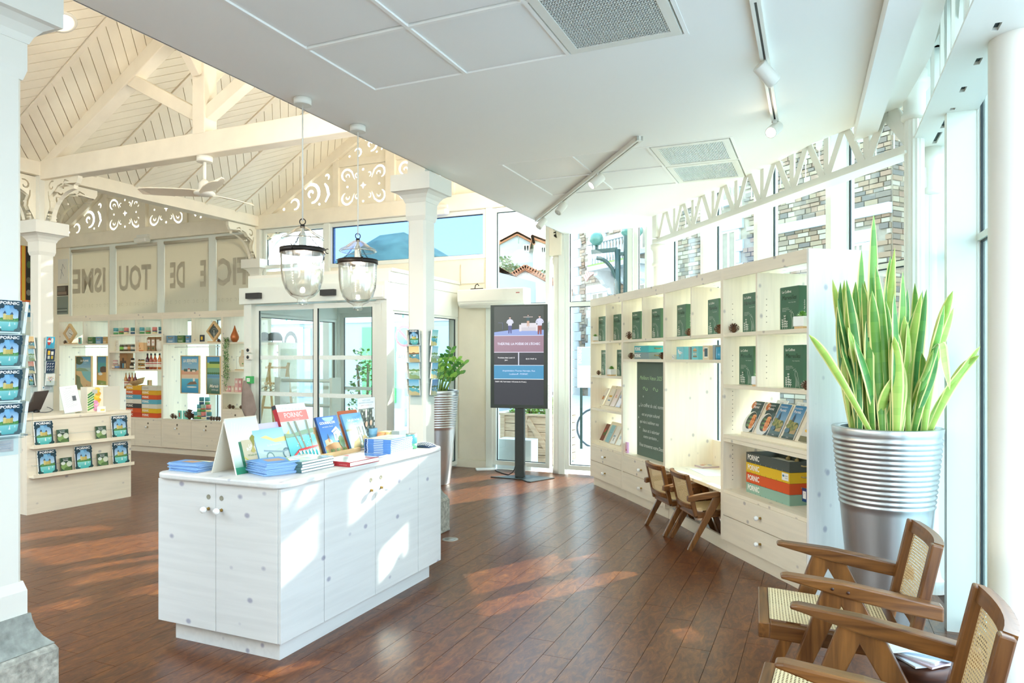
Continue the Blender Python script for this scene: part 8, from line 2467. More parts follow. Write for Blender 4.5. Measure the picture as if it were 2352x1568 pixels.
xg, zg = FA.pix(565, 930, YP - .16)
ct = MB()
vs_, fs_ = [], []
prof = [(.005, .30), (.05, .22), (.095, .12), (.13, .0), (.14, -.06), (.09, -.14), (.04, -.16)]
for i, (wv, z) in enumerate(prof):
 for k in range(9):
  an = PI * k / 8
  vs_.append((-.10 + .08 * (i / 6) + (wv + .012 * math.sin(k * 2.1 + i)) * math.cos(an) * .9, -.05 * math.sin(an) - .01 * math.cos(3 * an), z))
for i in range(len(prof) - 1):
 for k in range(8):
  q = i * 9 + k
  fs_.append((q, q + 1, q + 10, q + 9))
ct.add(vs_, fs_, 0, None, True)
o = solo('hanging_coat', ct, plain('taupe_cloth', '#8f8078', .8, var=.12, scale=12), 'grey-brown garment hanging beside the entrance porch', 'coat', FA.w(xg + .05, YP - .10, zg), FRZ)
hx0 = FA.pix(630, 800, -.55)[0]
rk = thing('folding_rack', 'wooden folding rack standing behind the porch glass', 'rack', FA.w(hx0, -.55, 0), FRZ)
for s in (-1, 1):
 part('side_pole', MB().bar((s * .20 - .03, -.18, 0.0), (s * .17 + .05, .05, 1.40), .03, .03), m_cork, rk)
 part('rear_pole', MB().bar((s * .20 + .02, .25, 0.0), (s * .17 + .04, .03, 1.36), .025, .025), m_cork, rk)
for z in (.35, .75, 1.10, 1.33):
 part('cross_rod', MB().bar((-.19, -.10 + z * .1, z), (.24, -.10 + z * .1, z), .02, .03), m_cork, rk)
for k in range(3):
 xx = hx0 - .10 + .09 * k
 solo('white_hanger', MB().tube([(-.14, 0, 0), (0, 0, .09), (.14, 0, 0)], .012, 6, 0, True).tube([(0, 0, .09), (0, 0, .13), (.02, 0, .15)], .004, 5), m_white, '%s white clothes hanger on the wooden rack behind the porch glass' % ('left', 'middle', 'right')[k], 'hanger', FA.w(xx, -.60 + .03 * k, .98), FRZ + .5)
def cap(label, px, py, s):
 x_, z_ = FA.pix(px, py, -.40)
 o = thing('peaked_cap', label, 'hat', FA.w(x_, -.40, z_), FRZ)  # dark cap: round crown with a peak in front
 part('crown', MB().lathe([(.09, 0), (.088, .04), (.07, .075), (.035, .095), (0, .10)], 20), cmat('#2c3436', .8), o)
 part('brim', MB().slab([(-.09, 0), (.09, 0), (.08, -.10), (0, -.15), (-.08, -.10)], .0, .006), cmat('#2c3436', .8), o)
 o.scale = (s, s, s)
cap('dark cap at the left on the shelf behind the porch glass', 606, 782, 1.25); cap('dark cap at the right on the shelf behind the porch glass', 630, 782, 1.25)
x_, z_ = FA.pix(600, 786, -.40); x2_, _ = FA.pix(640, 786, -.40)
solo('hat_shelf', MB().box(x_ + .02, x2_ + .1, -.55, -.12, z_ - .04, z_ - .005).box(x_ + .02, x_ + .04, -.5, -.12, 0, z_ - .04).box(x2_ + .08, x2_ + .10, -.5, -.12, 0, z_ - .04), m_pine, 'pale wooden shelf carrying two dark caps behind the porch glass', 'shelf', FA.w(0, 0), FRZ)
def wposter(label, px0, px1, py0, py1, base, draw):
 xa, zt_ = FA.pix(px0, py0, -.075); xb, zb_ = FA.pix(px1, py1, -.075)
 o = thing('wall_poster', label, 'poster', FA.w(xa, -.075, zb_), FRZ)
 part('panel', MB().box(0, xb - xa, 0, .012, 0, zt_ - zb_), cmat(base), o)
 a = Art(); draw(a, xb - xa, zt_ - zb_)
 part('cover_print', a.mesh('cover_print'), o, (0, -.0005, 0))
wposter('white notice with thin lines near the corner above the shelving', 133, 155, 596, 650, '#e6e4da', lambda a, w, h: a.line([(w * .3, h * .2), (w * .5, h * .8), (w * .7, h * .6)], .008, '#7a7f86').line([(w * .3, h * .6), (w * .6, h * .3)], .008, '#7a7f86'))
wposter('brown photograph near the corner above the shelving', 131, 155, 657, 678, '#4a4036', lambda a, w, h: a.rect(w * .02, h * .45, w * .8, h * .9, '#6f6a60').rect(w * .05, h * .1, w * .9, h * .4, '#8a7a6a'))
wposter('grey-green seascape photograph near the corner above the shelving', 131, 155, 681, 721, '#7f8a80', lambda a, w, h: a.rect(w * .02, h * .1, w * .98, h * .35, '#59625c').rect(w * .02, h * .2, w * .98, h * .26, '#a8b0a8'))
LW = Fr(*G(0, 9.86)[:2], GA)
def lposter(label, px0, px1, py0, py1, base, draw):
 xa, zt_ = LW.pix(px0, py0, -.03); xb, zb_ = LW.pix(px1, py1, -.03)
 o = thing('wall_poster', label, 'poster', LW.w(xa, -.03, zb_), LW.rz)
 part('panel', MB().box(0, xb - xa, 0, .03, 0, zt_ - zb_), cmat(base), o)
 a = Art(); draw(a, xb - xa, zt_ - zb_)
 part('cover_print', a.mesh('cover_print'), o, (0, -.0005, 0))
lposter('tall dark poster in an orange frame on the left wall', 50, 75, 548, 694, '#e8703a', lambda a, w, h: a.rect(w * .0, h * .02, w * .30, h * .98, '#e6c04a').rect(w * .36, h * .03, w * .95, h * .97, '#2e2f2a').ell(w * .65, h * .6, w * .2, h * .06, '#4f6a45', 9).ell(w * .62, h * .35, w * .22, h * .05, '#6a6a5a', 9).ell(w * .62, h * .15, w * .22, h * .05, '#8a8a80', 9))
lposter('blue poster with a white sail under the dark poster', 57, 75, 699, 728, '#3f8fb8', lambda a, w, h: a.rect(w * .05, h * .05, w * .95, h * .4, '#2f6f94').poly([(w * .4, h * .35), (w * .7, h * .4), (w * .5, h * .75)], '#f0f0e6'))
x_, z_ = 0, 0
p_ = atZ(1116, 1079, 0)
solo('power_strip', MB().slab([(-.13, -.07), (.13, -.07), (.13, .07), (-.13, .07)], .001, .022), m_paper, 'white power box on the floor left of the screen stand', 'power strip', (p_.x, p_.y, 0), R(10), bevel=.004)
cb = [atZ(px, py, .006) for px, py in ((1133, 1077), (1142, 1082), (1156, 1087), (1168, 1090))]
pts = [cb[0]] + cb[1:] + [Vector((cb[-1].x + .05, cb[-1].y + .03, .03)), Vector((.03, 8.68, .10)), Vector((.05, 8.72, .18))]
solo('power_cable', MB().tube(pts, .006, 6), cmat('#262a2c'), 'black cable running from the floor box to the screen stand', 'cable')
p_ = atZ(1034, 1238, 0)
fs2 = thing('floor_socket', 'round steel floor socket beside the middle column base', 'socket', (p_.x, p_.y, 0))
part('steel_ring', MB().lathe([(.0, .002), (.055, .002), (.065, .0015), (.066, 0)], 28), m_alu, fs2)
part('lid', MB().lathe([(.045, .0025), (.045, .004), (.0, .004)], 24), plain('satin_steel', '#9aa0a0', .3, .8), fs2)
stl = thing('round_stool', 'dark turned-wood stool carrying magazines between the armchairs', 'stool', (1.415, 2.49, 0))
part('seat', MB().lathe([(0, .36), (.09, .36), (.12, .375), (.132, .40), (.132, .425), (.125, .435), (0, .436)], 32), m_walnut, stl)
part('stem', MB().lathe([(.10, 0), (.105, .02), (.07, .08), (.055, .2), (.07, .31), (.10, .36)], 24), m_walnut, stl)
for i, (dx, dy, r_, c_) in enumerate(((0, 0, 10, '#dfe4e8'), (.01, -.01, 24, '#c8b0b4'), (-.01, .01, 40, '#e8ecee'), (.015, .0, 56, '#b8cfe0'), (-.05, .03, 100, '#e6e2d6'))):
 o = solo('magazine', MB().box(-.085, .085, -.115, .115, 0, .006), cmat(c_), ('bottom', 'second', 'third', 'fourth', 'top')[i] + ' magazine fanned on the stool between the armchairs', 'magazine', (1.415 + dx, 2.49 + dy, .437 + .0065 * i), R(r_), 'magazines on the stool')
 a = Art().rect(-.083, -.113, .083, .113, c_)
 rr_ = random.Random(i)
 for k in range(6):
  a.ell(rr_.uniform(-.05, .05), rr_.uniform(-.08, .08), .03, .022, rr_.choice(('#d9a0a8', '#6f9fd0', '#c84f4f', '#f2f2f0', '#4f6f9a', '#e8c94a')), 8)
 part('cover_print', a.mesh('cover_print', m_gloss), o, M=T(0, 0, .0064) @ RX(-90))
# ================================================================ OUTSIDE
m_asph = plain('asphalt', '#c6c7c4', .9, var=.08, scale=3)
m_pave = plain('pale_paving', '#e6dfd0', .85, var=.1, scale=6)
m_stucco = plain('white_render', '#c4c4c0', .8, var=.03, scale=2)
m_stucco2 = plain('grey_and_shaded_render', '#9fa4a8', .8, var=.04, scale=2)  # plain grey on the shop, painted shade on the hill house
m_terra = plain('terracotta', '#a06848', .8, var=.22, scale=14)
m_wall_stone = colattr('rubble_stone', .9)
m_mortar = plain('mortar', '#8f8474', .9, var=.1, scale=9)
m_dress = plain('dressed_stone', '#b4b8b8', .8, var=.05, scale=6)
m_green = plain('green_metal', '#1c352e', .4, .2)
m_winglass = plain('far_window_glass', '#8fa5b5', .12, 0.0)
gd = struct('ground', MB().box(-60, 60, -25, 110, -.20, -.07), m_asph)
pvm = struct('pavement', MB().slab([(-14, .06), (1.36, .06), (1.36, 3.4), (-14, 3.4)], -.19, -.03), m_pave, None, FA.w(0, 0), FRZ)
struct('kerb', MB().box(-14, 1.36, 3.4, 3.55, -.19, -.03), m_dress, None, FA.w(0, 0), FRZ)
def far_window(par, fr, x0, x1, z0, z1, y=-.02, bars=1, surround=None, fmat=None):
 f = part('window', MB().box(x0, x1, y - .02, y + .06, z0, z0 + .06).box(x0, x1, y - .02, y + .06, z1 - .06, z1).box(x0, x0 + .06, y - .02, y + .06, z0 + .06, z1 - .06).box(x1 - .06, x1, y - .02, y + .06, z0 + .06, z1 - .06)
    .box((x0 + x1) / 2 - .03, (x0 + x1) / 2 + .03, y - .02, y + .06, z0 + .06, z1 - .06), fmat or m_frame, par)
 part('pane', MB().box(x0 + .06, x1 - .06, y + .02, y + .03, z0 + .06, z1 - .06), m_winglass, f)
 return f
PF = Fr(*G(13.0, 6.3)[:2], GA - 90)         # x to the right, y away
sh = thing('chemist_shop', 'low pale shop with a green lit sign across the road', 'building', PF.w(0, 0), PF.rz)
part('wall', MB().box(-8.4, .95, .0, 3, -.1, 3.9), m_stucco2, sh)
part('sign_band', MB().box(-8.4, .95, -.06, 0, 2.55, 3.15), m_stucco, sh)
def sgn(t_, x, z, h_, col, mat):
 a = Art(); a.text(t_, 0, 0, h_, col, 'L', bold=.03)
 return part('lettering', a.mesh('lettering', mat), sh, (x, -.065, z))
m_neon = colattr('green_neon', emis=.45)
sgn('PHARMACIE', -2.15, 2.68, .30, '#2fd98f', m_neon)
sgn('PHARMACIE', -6.6, 2.68, .30, '#2fd98f', m_neon)
part('shop_window', MB().box(-1.9, -.3, -.05, .0, .25, 2.4), m_winglass, sh)
part('shop_door', MB().box(.1, .9, -.05, .0, 0, 2.3).box(-.1, .05, -.07, 0, 0, 2.5), cmat('#7f8a86'), sh)
part('green_panel', MB().box(-3.6, -2.4, -.07, 0, .1, 2.4), cmat('#5fd06a'), sh)
part('shop_window', MB().box(-7.8, -5.6, -.05, 0, .2, 2.4), m_winglass, sh)
a = Art().rect(0, 0, 1.5, 1.0, '#dbe6ee').ell(.45, .5, .26, .36, '#5f4a40', 14).ell(.45, .48, .19, .27, '#e8c8b4', 14).ell(1.0, .5, .28, .38, '#3f3430', 14).ell(1.0, .47, .19, .27, '#d9b09a', 14).rect(0, 0, 1.5, .12, '#c2d4e2').rect(.38, .38, .52, .41, '#c8857a').rect(.92, .36, 1.08, .40, '#f4f0ee').text('LUXE', .3, .02, .09, '#ffffff')
part('advert_print', a.mesh('advert'), sh, (-7.4, -.055, 1.45))
cr_ = MB().box(-.12, .12, -.10, -.07, 1.45, 1.53).box(-.04, .04, -.10, -.07, 1.37, 1.61)
part('green_cross', cr_, emit('green_lit', (.1, .9, .35), .5), sh, (.5, 0, 0))
sg = thing('parking_sign', 'round blue and red road sign on a post beyond the porch', 'sign', FA.w(FA.pix(932, 750, 5.0)[0], 5.0, 0), FRZ)
part('post', MB().lathe([(.03, -.07), (.03, 2.5)], 10), m_alu, sg)
part('disc', MB().lathe([(0, 0), (.24, 0), (.24, .02), (0, .02)], 28, 0, T(0, -.04, 1.95) @ RX(90)), cmat('#d9505a'), sg)
part('disc_face', MB().lathe([(0, 0), (.19, 0), (.19, .004), (0, .004)], 28, 0, T(0, -.062, 1.95) @ RX(90)), cmat('#5f8fd0'), sg)
part('slash', MB().bar((-.13, -.068, 2.08), (.13, -.068, 1.82), .004, .05), cmat('#d9505a'), sg)
part('plate', MB().box(-.22, .22, -.05, -.035, 1.38, 1.60), m_paper, sg)
a = Art().text('AU 31', 0, 0, .10, '#4a5560'); part('plate_print', a.mesh('print'), sg, (0, -.052, 1.44))
def shrub(label, loc, r, h, cols, n, seed, leafs=.05):
 rr_ = random.Random(seed)
 o = thing('shrub', label, 'plant', loc)
 lf = MB()
 for i in range(n):
  an = rr_.uniform(0, 2 * PI); rad = r * math.sqrt(rr_.random()); z = h * rr_.random()
  rad *= .6 + .5 * math.sin(PI * min(1, z / h + .15))
  c_ = Vector((rad * math.cos(an), rad * math.sin(an), z))
  d = Vector((rr_.uniform(-1, 1), rr_.uniform(-1, 1), rr_.uniform(-.6, 1))).normalized() * leafs
  s_ = d.cross(Vector((.3, .5, .9))).normalized() * leafs * .4
  lf.add([c_, c_ + d * .5 + s_, c_ + d, c_ + d * .5 - s_], [(0, 1, 2, 3)], 0, None, False, hx(rr_.choice(cols)))
 p_ = part('foliage', lf, m_leaf, o); p_['kind'] = 'stuff'
 st_ = MB()
 for i in range(5):
  an = i * 1.3
  st_.tube([(.04 * math.cos(an), .04 * math.sin(an), -.1), (r * .3 * math.cos(an), r * .3 * math.sin(an), h * .4), (r * .5 * math.cos(an), r * .5 * math.sin(an), h * .85)], .012, 5)
 part('branches', st_, cmat('#7a6248'), o)
 return o
G1 = ('#4f7a2c', '#6f9440', '#88a858', '#3f6528')
shrub('leafy shrub outside the porch beside the outer door', FA.w(FA.pix(838, 900, .9)[0], .9, 0), .30, 1.6, G1, 500, 5, .07)
CR = Fr(*FA.w(FA.pix(1150, 1000, .75)[0], .75)[:2], GA - 90 - 4)
ck = thing('wooden_planter', 'weathered wooden planter crate outside the glass behind the screen', 'planter', CR.w(0, 0, -.03), CR.rz)
m_crate = wood('weathered_wood', '#a58a74', '#c9b39c', 'x', .8)
Lc, Dc, Hc = .92, .62, .68
for r_ in range(6):
 z0_, z1_ = .03 + r_ * .108, .03 + r_ * .108 + .10
 part('board', MB().box(0, Lc, 0, .022, z0_, z1_), m_crate, ck)
 part('board', MB().box(0, Lc, Dc - .022, Dc, z0_, z1_), m_crate, ck)
 part('board', MB().box(0, .022, .022, Dc - .022, z0_, z1_), m_crate, ck)
 part('board', MB().box(Lc - .022, Lc, .022, Dc - .022, z0_, z1_), m_crate, ck)
for x in (.0, Lc * .40, Lc - .07):
 part('upright', MB().box(x, x + .07, -.022, 0, 0, Hc), m_crate, ck)
part('brace', MB().bar((Lc * .42 + .05, -.012, Hc - .05), (Lc - .07, -.012, .08), .02, .075), m_crate, ck)
part('bottom_rail', MB().box(Lc * .40, Lc, -.034, -.022, .02, .10), m_crate, ck)
part('rim', MB().box(-.02, Lc + .02, -.03, .03, Hc, Hc + .03).box(-.02, Lc + .02, Dc - .03, Dc + .03, Hc, Hc + .03).box(-.02, .04, .03, Dc - .03, Hc, Hc + .03).box(Lc - .04, Lc + .02, .03, Dc - .03, Hc, Hc + .03), m_crate, ck)
part('soil', MB().box(.022, Lc - .022, .022, Dc - .022, .5, .62), m_soil, ck)
shrub('bright green shrub growing in the wooden planter', CR.w(Lc * .30, Dc * .5, .62), .26, .34, ('#a8cf5a', '#8fbf4a', '#c8e08a', '#6f9f3f'), 420, 8, .06)
shrub('second green shrub at the right of the wooden planter', CR.w(Lc * .72, Dc * .5, .62), .20, .26, ('#9ac455', '#7fae4a', '#b8d67a'), 300, 9, .055)
solo('stone_block', MB().box(0, .5, 0, .25, 0, .40), m_dress, 'pale block standing before the wooden planter', 'block', FA.w(FA.pix(1152, 1010, .35)[0], .20, -.03), FRZ)
SLp = atY(1442, 800, 14.0)
lm = thing('street_lamp', 'dark green street lamp post with round lamps outside the glass', 'street lamp', (SLp.x, SLp.y, 0), R(-10))
part('post', MB().lathe([(.16, -.07), (.16, .3), (.10, .5), (.085, 4.6), (.08, 4.9)], 18), m_green, lm)
zt_ = 1.48 + (820 - 572) / 1620 * 14
part('side_post', MB().lathe([(.06, 2.0), (.06, zt_)], 14, 0, T(-.20, 0, 0)), m_green, lm)
part('arm', MB().bar((-.20, 0, zt_), (-.72, 0, zt_ - .04), .07, .08), m_green, lm)
part('curved_brace', MB().tube([(-.62 + .42 * math.sin(R(t)), 0, zt_ - .16 - .70 * (1 - math.cos(R(t)))) for t in range(0, 91, 10)], .04, 8), m_green, lm)
part('clamp', MB().box(-.24, 0, -.04, .04, zt_ - .12, zt_ - .06).box(-.40, 0, -.04, .04, zt_ - .98, zt_ - .92), m_green, lm)
for gx, gz in ((-.62, zt_ + .22), (.0, zt_ + .36), (.16, zt_ + .36)):
 part('lamp_globe', MB().lathe([(0, -.14), (.07, -.12), (.13, -.05), (.14, 0), (.12, .07), (.07, .12), (0, .14)], 20, 0, T(gx, 0, gz)), plain('globe_glass', '#3f6a5c', .15), lm)
 part('globe_stem', MB().lathe([(.025, gz - .26), (.03, gz - .12)], 10, 0, T(gx, 0, 0)), m_green, lm)
part('pipe', MB().lathe([(.018, 1.0), (.018, 4.6)], 8, 0, T(.13, -.03, 0)), m_white, lm)
BB = Fr(*atY(1326, 900, 11.6)[:2], -12)
mb_ = thing('map_board', 'white town map board headed PORNIC outside the glass corner', 'sign', BB.w(0, 0, -.07), BB.rz)
part('panel', MB().box(0, .62, 0, .03, 1.05, 1.72), m_paper, mb_)
part('leg', MB().box(.04, .08, .03, .06, 0, 1.6).box(.54, .58, .03, .06, 0, 1.6), m_green, mb_)
a = Art().rect(0, 0, .62, .67, '#f3f5f4').rect(.01, .36, .61, .66, '#9fb8b0').text('PORNIC', .07, .40, .05, '#ffffff', 'L', rot=90, bold=.02).ell(.36, .5, .15, .10, '#cfe0c0', 10).ell(.42, .52, .08, .06, '#7fb8d8', 9)
for i in range(8):
 a.rect(.05, .06 + .034 * i, .27, .07 + .034 * i, '#b8bcc0'); a.rect(.34, .06 + .034 * i, .56, .07 + .034 * i, '#b8bcc0')
part('map_print', a.mesh('cover_print'), mb_, (0, -.002, 1.05))
bc = thing('bicycle', 'dark bicycle leaning behind the map board', 'bicycle', BB.w(.42, .35, -.07), BB.rz - .15)
def ring(cx):
 return [(cx + .33 * math.cos(R(t)), 0, .35 + .33 * math.sin(R(t))) for t in range(0, 360, 15)]
for cx in (-.15, .88):
 w__ = part('wheel', MB().tube(ring(cx), .018, 8, 0, True), cmat('#3a4044'), bc)
 sp2 = MB()
 for t in range(0, 360, 24):
  sp2.bar((cx, 0, .35), (cx + .32 * math.cos(R(t)), 0, .35 + .32 * math.sin(R(t))), .003, .003, (0, 1, 0))
 o = part('spokes', sp2, m_alu, w__); o['kind'] = 'stuff'
part('frame', MB().tube([(-.15, 0, .35), (.22, 0, .38), (.65, 0, .82), (.12, 0, .84), (.22, 0, .38)], .018, 8).tube([(-.15, 0, .35), (.12, 0, .84)], .014, 8).tube([(.88, 0, .35), (.66, 0, .86), (.64, 0, .98)], .016, 8), cmat('#5a7f94'), bc)
part('saddle', MB().box(-.02, .22, -.06, .06, .90, .95), cmat('#2a2a2a'), bc, bevel=.02)
part('handlebar', MB().tube([(.58, -.25, 1.0), (.64, -.08, 1.0), (.64, .08, 1.0), (.58, .25, 1.0)], .013, 8), m_alu, bc)
ST = Fr(2.54, 29.0, math.degrees(math.atan2(-.886, .463)))
SLn, STH = 13.9, 10.5
stn = thing('stone_house', 'tall rubble-stone house with white quoins and a balcony beyond the curved glass', 'house', ST.w(0, 0, -.1), ST.rz)
part('wall_core', MB().box(0, SLn, .03, 2.2, 0, STH), m_mortar, stn)
def sxp(px):
 return ST.pix(px, 700, 0)[0]
wins = []
def opening(px0, px1, z0, z1):
 x0, x1 = sxp(px0), sxp(px1)
 wins.append((x0, x1, z0, z1))
 return x0, x1
ops = [opening(1358, 1386, 2.15, 4.1), opening(1358, 1386, 5.35, 7.3), opening(1463, 1498, 2.3, 4.2), opening(1472, 1502, 5.4, 7.4), opening(1655, 1690, 3.0, 5.4), opening(1655, 1690, 6.3, 8.6), opening(1955, 1985, 2.4, 4.4), opening(1358, 1386, -.0, 1.8)]
zz_ops = [(w[2], w[3]) for w in wins]
rs = random.Random(11)
stn_mb = MB()
pal = [hx(c) for c in ('#8a7860', '#7a6854', '#968872', '#6c6054', '#856a56', '#9a8e7c', '#645c54', '#886f58')]
z = 0.0
while z < STH - .2:
 hgt = rs.uniform(.09, .15)
 x = .45
 while x < SLn - .05:
  L_ = rs.uniform(.16, .42)
  x1_ = min(SLn, x + L_)
  blocked = any(x < b + .30 and x1_ > a_ - .30 and z + hgt > c - .28 and z < d + .36 for a_, b, c, d in wins)
  if not blocked:
   p_ = rs.uniform(.0, .035)
   stn_mb.box(x + .012, x1_ - .012, -.005 - p_, .04, z + .012, z + hgt - .012, 0, None, rs.choice(pal))
  x = x1_
 y = .02
 while y < 2.15:
  y1_ = min(2.2, y + rs.uniform(.2, .42))
  stn_mb.box(SLn - .02, SLn + .01 + rs.uniform(0, .03), y + .012, y1_ - .012, z + .012, z + hgt - .012, 0, None, rs.choice(pal))
  y = y1_
 z += hgt
o = part('rubble_stones', stn_mb, m_wall_stone, stn); o['kind'] = 'stuff'
for k in range(28):
 part('quoin', MB().box(-.02, .38 if k % 2 else .58, -.05, .3, k * .375, k * .375 + .36), m_dress, stn)
for (a_, b, c, d) in wins:
 n = int((d - c) / .32)
 for k in range(n):
  for s in (0, 1):
   e_ = .30 if k % 2 else .17
   zz0 = c + (d - c) * k / n
   xx0, xx1 = (a_ - e_, a_) if s == 0 else (b, b + e_)
   part('quoin', MB().box(xx0, xx1, -.04, .1, zz0 + .006, zz0 + (d - c) / n - .006), m_dress, stn)
 part('lintel', MB().box(a_ - .30, b + .30, -.06, .1, d, d + .30), m_dress, stn)
 part('sill', MB().box(a_ - .22, b + .22, -.14, .1, c - .16, c), m_dress, stn)
 far_window(stn, ST, a_, b, c, d, .02)
a_, b = wins[0][0], wins[0][1]
cx_ = (a_ + b) / 2
for k in range(13):
 t = R(50 + 80 * k / 12); r0, r1 = 1.0, 1.28
 dx = .045
 c0_, s0_ = math.cos(t), math.sin(t)
 zc_ = 3.85
 part('brick', MB().bar((cx_ - r0 * c0_, -.03, zc_ + r0 * s0_), (cx_ - r1 * c0_, -.03, zc_ + r1 * s0_), .10, .095, (0, 1, 0)), cmat('#c58f84', .8), stn)
xb0, xb1 = sxp(1398), sxp(1506)
part('balcony_slab', MB().box(xb0, xb1, -1.0, .05, 4.78, 4.95), m_dress, stn)
part('balcony_moss', MB().box(xb0 + .1, xb1 - .1, -1.01, -.95, 4.95, 5.0), cmat('#7fa84a', .9), stn)
part('handrail', MB().box(xb0, xb1, -1.0, -.82, 5.75, 5.90), m_dress, stn)
nb = 14
bal = MB().lathe([(.05, 0), (.05, .06), (.035, .1), (.075, .28), (.06, .42), (.035, .6), (.05, .68), (.05, .75)], 10).mesh('baluster', m_dress)
for k in range(nb):
 link('baluster', bal, stn, (xb0 + .2 + (xb1 - xb0 - .4) * k / (nb - 1), -.91, 5.0))
for xx in (xb0 + .25, (xb0 + xb1) / 2, xb1 - .25):
 pr_ = [(0, 4.78), (-.75, 4.78), (-.78, 4.62), (-.55, 4.48), (-.42, 4.30), (-.20, 4.18), (-.12, 3.95), (0, 3.9)]
 m_ = MB()
 n_ = len(pr_)
 m_.add([(xx - .12, y, z) for y, z in pr_] + [(xx + .12, y, z) for y, z in pr_], [tuple(range(n_ - 1, -1, -1)), tuple(range(n_, 2 * n_))] + [(i, (i + 1) % n_, (i + 1) % n_ + n_, i + n_) for i in range(n_)])
 part('console', m_, m_dress, stn)
xg0, xg1 = sxp(1540), sxp(1556)
part('rain_pipe', MB().lathe([(.07, 0), (.07, 9.5)], 10, 0, T(xg0, -.12, 0)), cmat('#c3d4dc'), stn)
xg0 = sxp(1780)
part('string_course', MB().box(xg0, SLn, -.10, .05, 5.0, 5.25), m_dress, stn)
part('cornice', MB().box(-.1, SLn + .1, -.25, .1, STH - .2, STH + .1), m_dress, stn)
def house(name, label, Y, px0, px1, pxr, y_eave, y_ridge, y_base, depth, wall, tilt=0.0, wins_=()):
 l, r = atY(px0, y_eave, Y), atY(px1, y_eave, Y)
 zr = atY(pxr, y_ridge, Y).z; zb = atY(px0, y_base, Y).z
 xr = atY(pxr, y_ridge, Y).x - l.x
 w = r.x - l.x; ze = l.z
 o = thing(name, label, 'house', (l.x, Y, 0), R(tilt))
 part('walls', MB().prism([(0, zb), (w, zb), (w, ze), (xr, zr), (0, ze)], 0, depth), wall, o)
 for (xa, za), (xb, zb_) in (((-.25, ze - .12), (xr, zr)), ((xr, zr), (w + .25, ze - .12))):
  part('roof', MB().prism([(xa, za), (xb, zb_), (xb, zb_ + .14), (xa, za + .14)], -.25, depth + .25), m_terra, o)
 rt = MB()
 n = 16
 for s in (0, 1):
  for k in range(n):
   f = (k + .5) / n
   xx = xr * f if s == 0 else xr + (w - xr) * f
   zz = ze + (zr - ze) * f if s == 0 else zr + (ze - zr) * f
   rt.lathe([(.09, 0), (.10, .28)], 8, 0, T(xx, -.30, zz + .16) @ RX(-90))
 p_ = part('verge_tiles', rt, m_terra, o); p_['kind'] = 'stuff'
 for (pxa, pxb, ya, yb) in wins_:
  xa = atY(pxa, ya, Y).x - l.x; xb = atY(pxb, ya, Y).x - l.x
  far_window(o, None, xa, xb, atY(pxa, yb, Y).z, atY(pxa, ya, Y).z, -.02)
 return o
h1 = house('hill_house', 'white house with a tiled gable high on the hill', 46, 1148, 1228, 1188, 562, 541, 652, 9, m_stucco2, 0, [(1202, 1216, 562, 578)])  # white wall in shadow, the shade put into its grey render
h2 = house('hill_house', 'sunlit white wing of the hill house with one dark window', 44, 1226, 1268, 1222, 566, 549, 655, 8, m_stucco, 0, [(1242, 1254, 566, 582)])
dsh = thing('roof_aerial', 'television aerial and satellite dish on the hill house roof', 'aerial', atY(1191, 541, 46))
part('mast', MB().lathe([(.03, -.5), (.03, .75)], 8), m_alu, dsh)
part('aerial_bar', MB().bar((-.30, 0, .72), (.10, 0, .72), .02, .02).bar((-.22, 0, .45), (.10, 0, .45), .02, .02), m_alu, dsh)
part('dish', MB().lathe([(0, 0), (.12, .02), (.19, .07)], 18, 0, T(-.26, 0, .18) @ RX(90)), m_alu, dsh)
h3 = house('tiled_house', 'low white house with a terracotta roof below the hill', 29, 1126, 1300, 1206, 672, 622, 900, 7, m_stucco, 0, [(1156, 1174, 680, 705), (1214, 1224, 668, 700)])
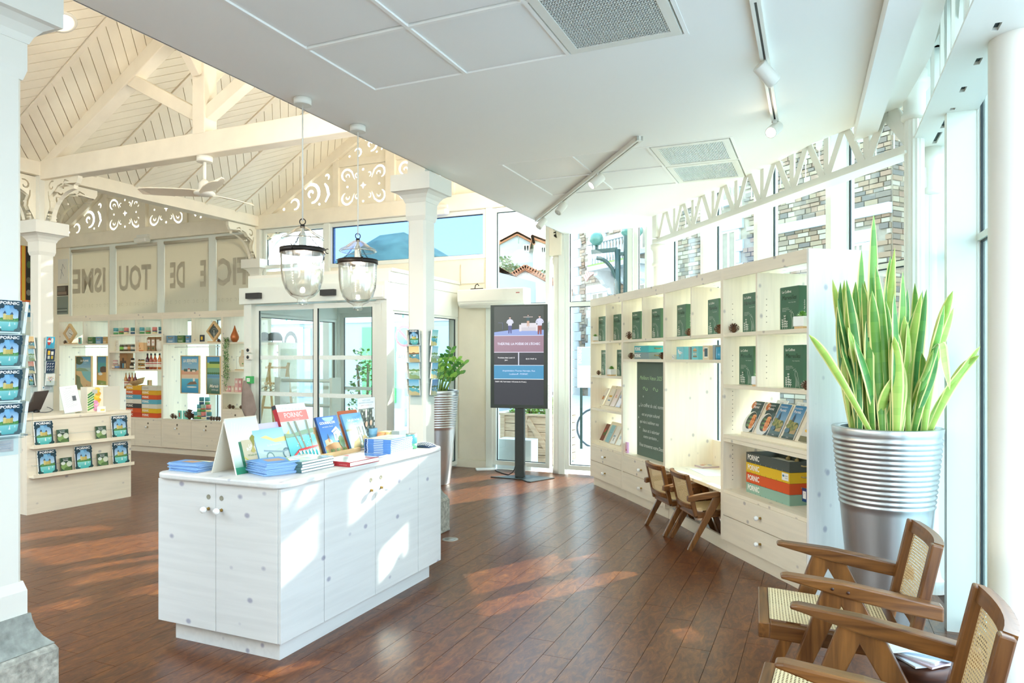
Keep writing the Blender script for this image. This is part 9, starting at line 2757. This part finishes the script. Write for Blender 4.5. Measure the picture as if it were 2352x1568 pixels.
h4 = house('tiled_house', 'second low house with a long terracotta roof nearer the glass', 25, 1112, 1188, 1142, 655, 628, 900, 4, m_stucco, 0, [(1155, 1172, 668, 700)])
h5 = house('tiled_house', 'little house with a brick-red roof beside the stone house', 33, 1245, 1345, 1300, 700, 668, 900, 6, m_stucco, 0, [(1258, 1266, 712, 740)])
hm = MB()
nx, ny = 30, 14
def hz(x, y):
 e_ = max(0.0, min(1.0, (y - 33) / 26.0)); e_ = e_ * e_ * (3 - 2 * e_)
 return -.1 + e_ * (6.6 + 5.2 * math.exp(-((x + 9.5) / 7.0) ** 2) * max(0, min(1, (y - 44) / 14)) + .3 * math.sin(x * .8) * math.sin(y * .5))
vs_ = [(-45 + 60 * i / nx, 33 + 40 * j / ny, hz(-45 + 60 * i / nx, 33 + 40 * j / ny)) for j in range(ny + 1) for i in range(nx + 1)]
fs_ = [(j * (nx + 1) + i, j * (nx + 1) + i + 1, (j + 1) * (nx + 1) + i + 1, (j + 1) * (nx + 1) + i) for j in range(ny) for i in range(nx)]
hm.add(vs_, fs_, 0, None, True)
struct('hill', hm, plain('grassy_hill', '#98ad78', .9, var=.25, scale=.6))
for i, (px, py, Y, r_, h_) in enumerate(((1152, 650, 38, .8, 1.4), (1178, 650, 37, .8, .9), (1208, 652, 37, .9, .8), (1238, 655, 38, .8, .7))):
 p_ = atY(px, py, Y)
 shrub(('bare pale scrub at the far left of the hillside', 'grey-green scrub below the hill house gable', 'scrub below the hill house corner', 'scrub below the white wing of the hill house')[i], p_, r_, h_, ('#6f7a55', '#8a866f', '#5f7048', '#98927f'), 260, 30 + i, .22)
ob = thing('sun_block_house', 'unseen house at the right, added to keep sun off the armchairs', 'house', (9.75, 10.2, 0), R(-52))  # unseen block added to stop the sun reaching the armchairs
part('walls', MB().box(0, 14, 0, 8, -.1, 8), m_stucco, ob)
for k in range(4):
 for z in (1.0, 4.4):
  far_window(ob, None, 1.2 + 3.2 * k, 2.4 + 3.2 * k, z, z + 1.8, -.02)
part('roof', MB().box(-.3, 14.3, -.3, 8.3, 8, 8.3), m_terra, ob)
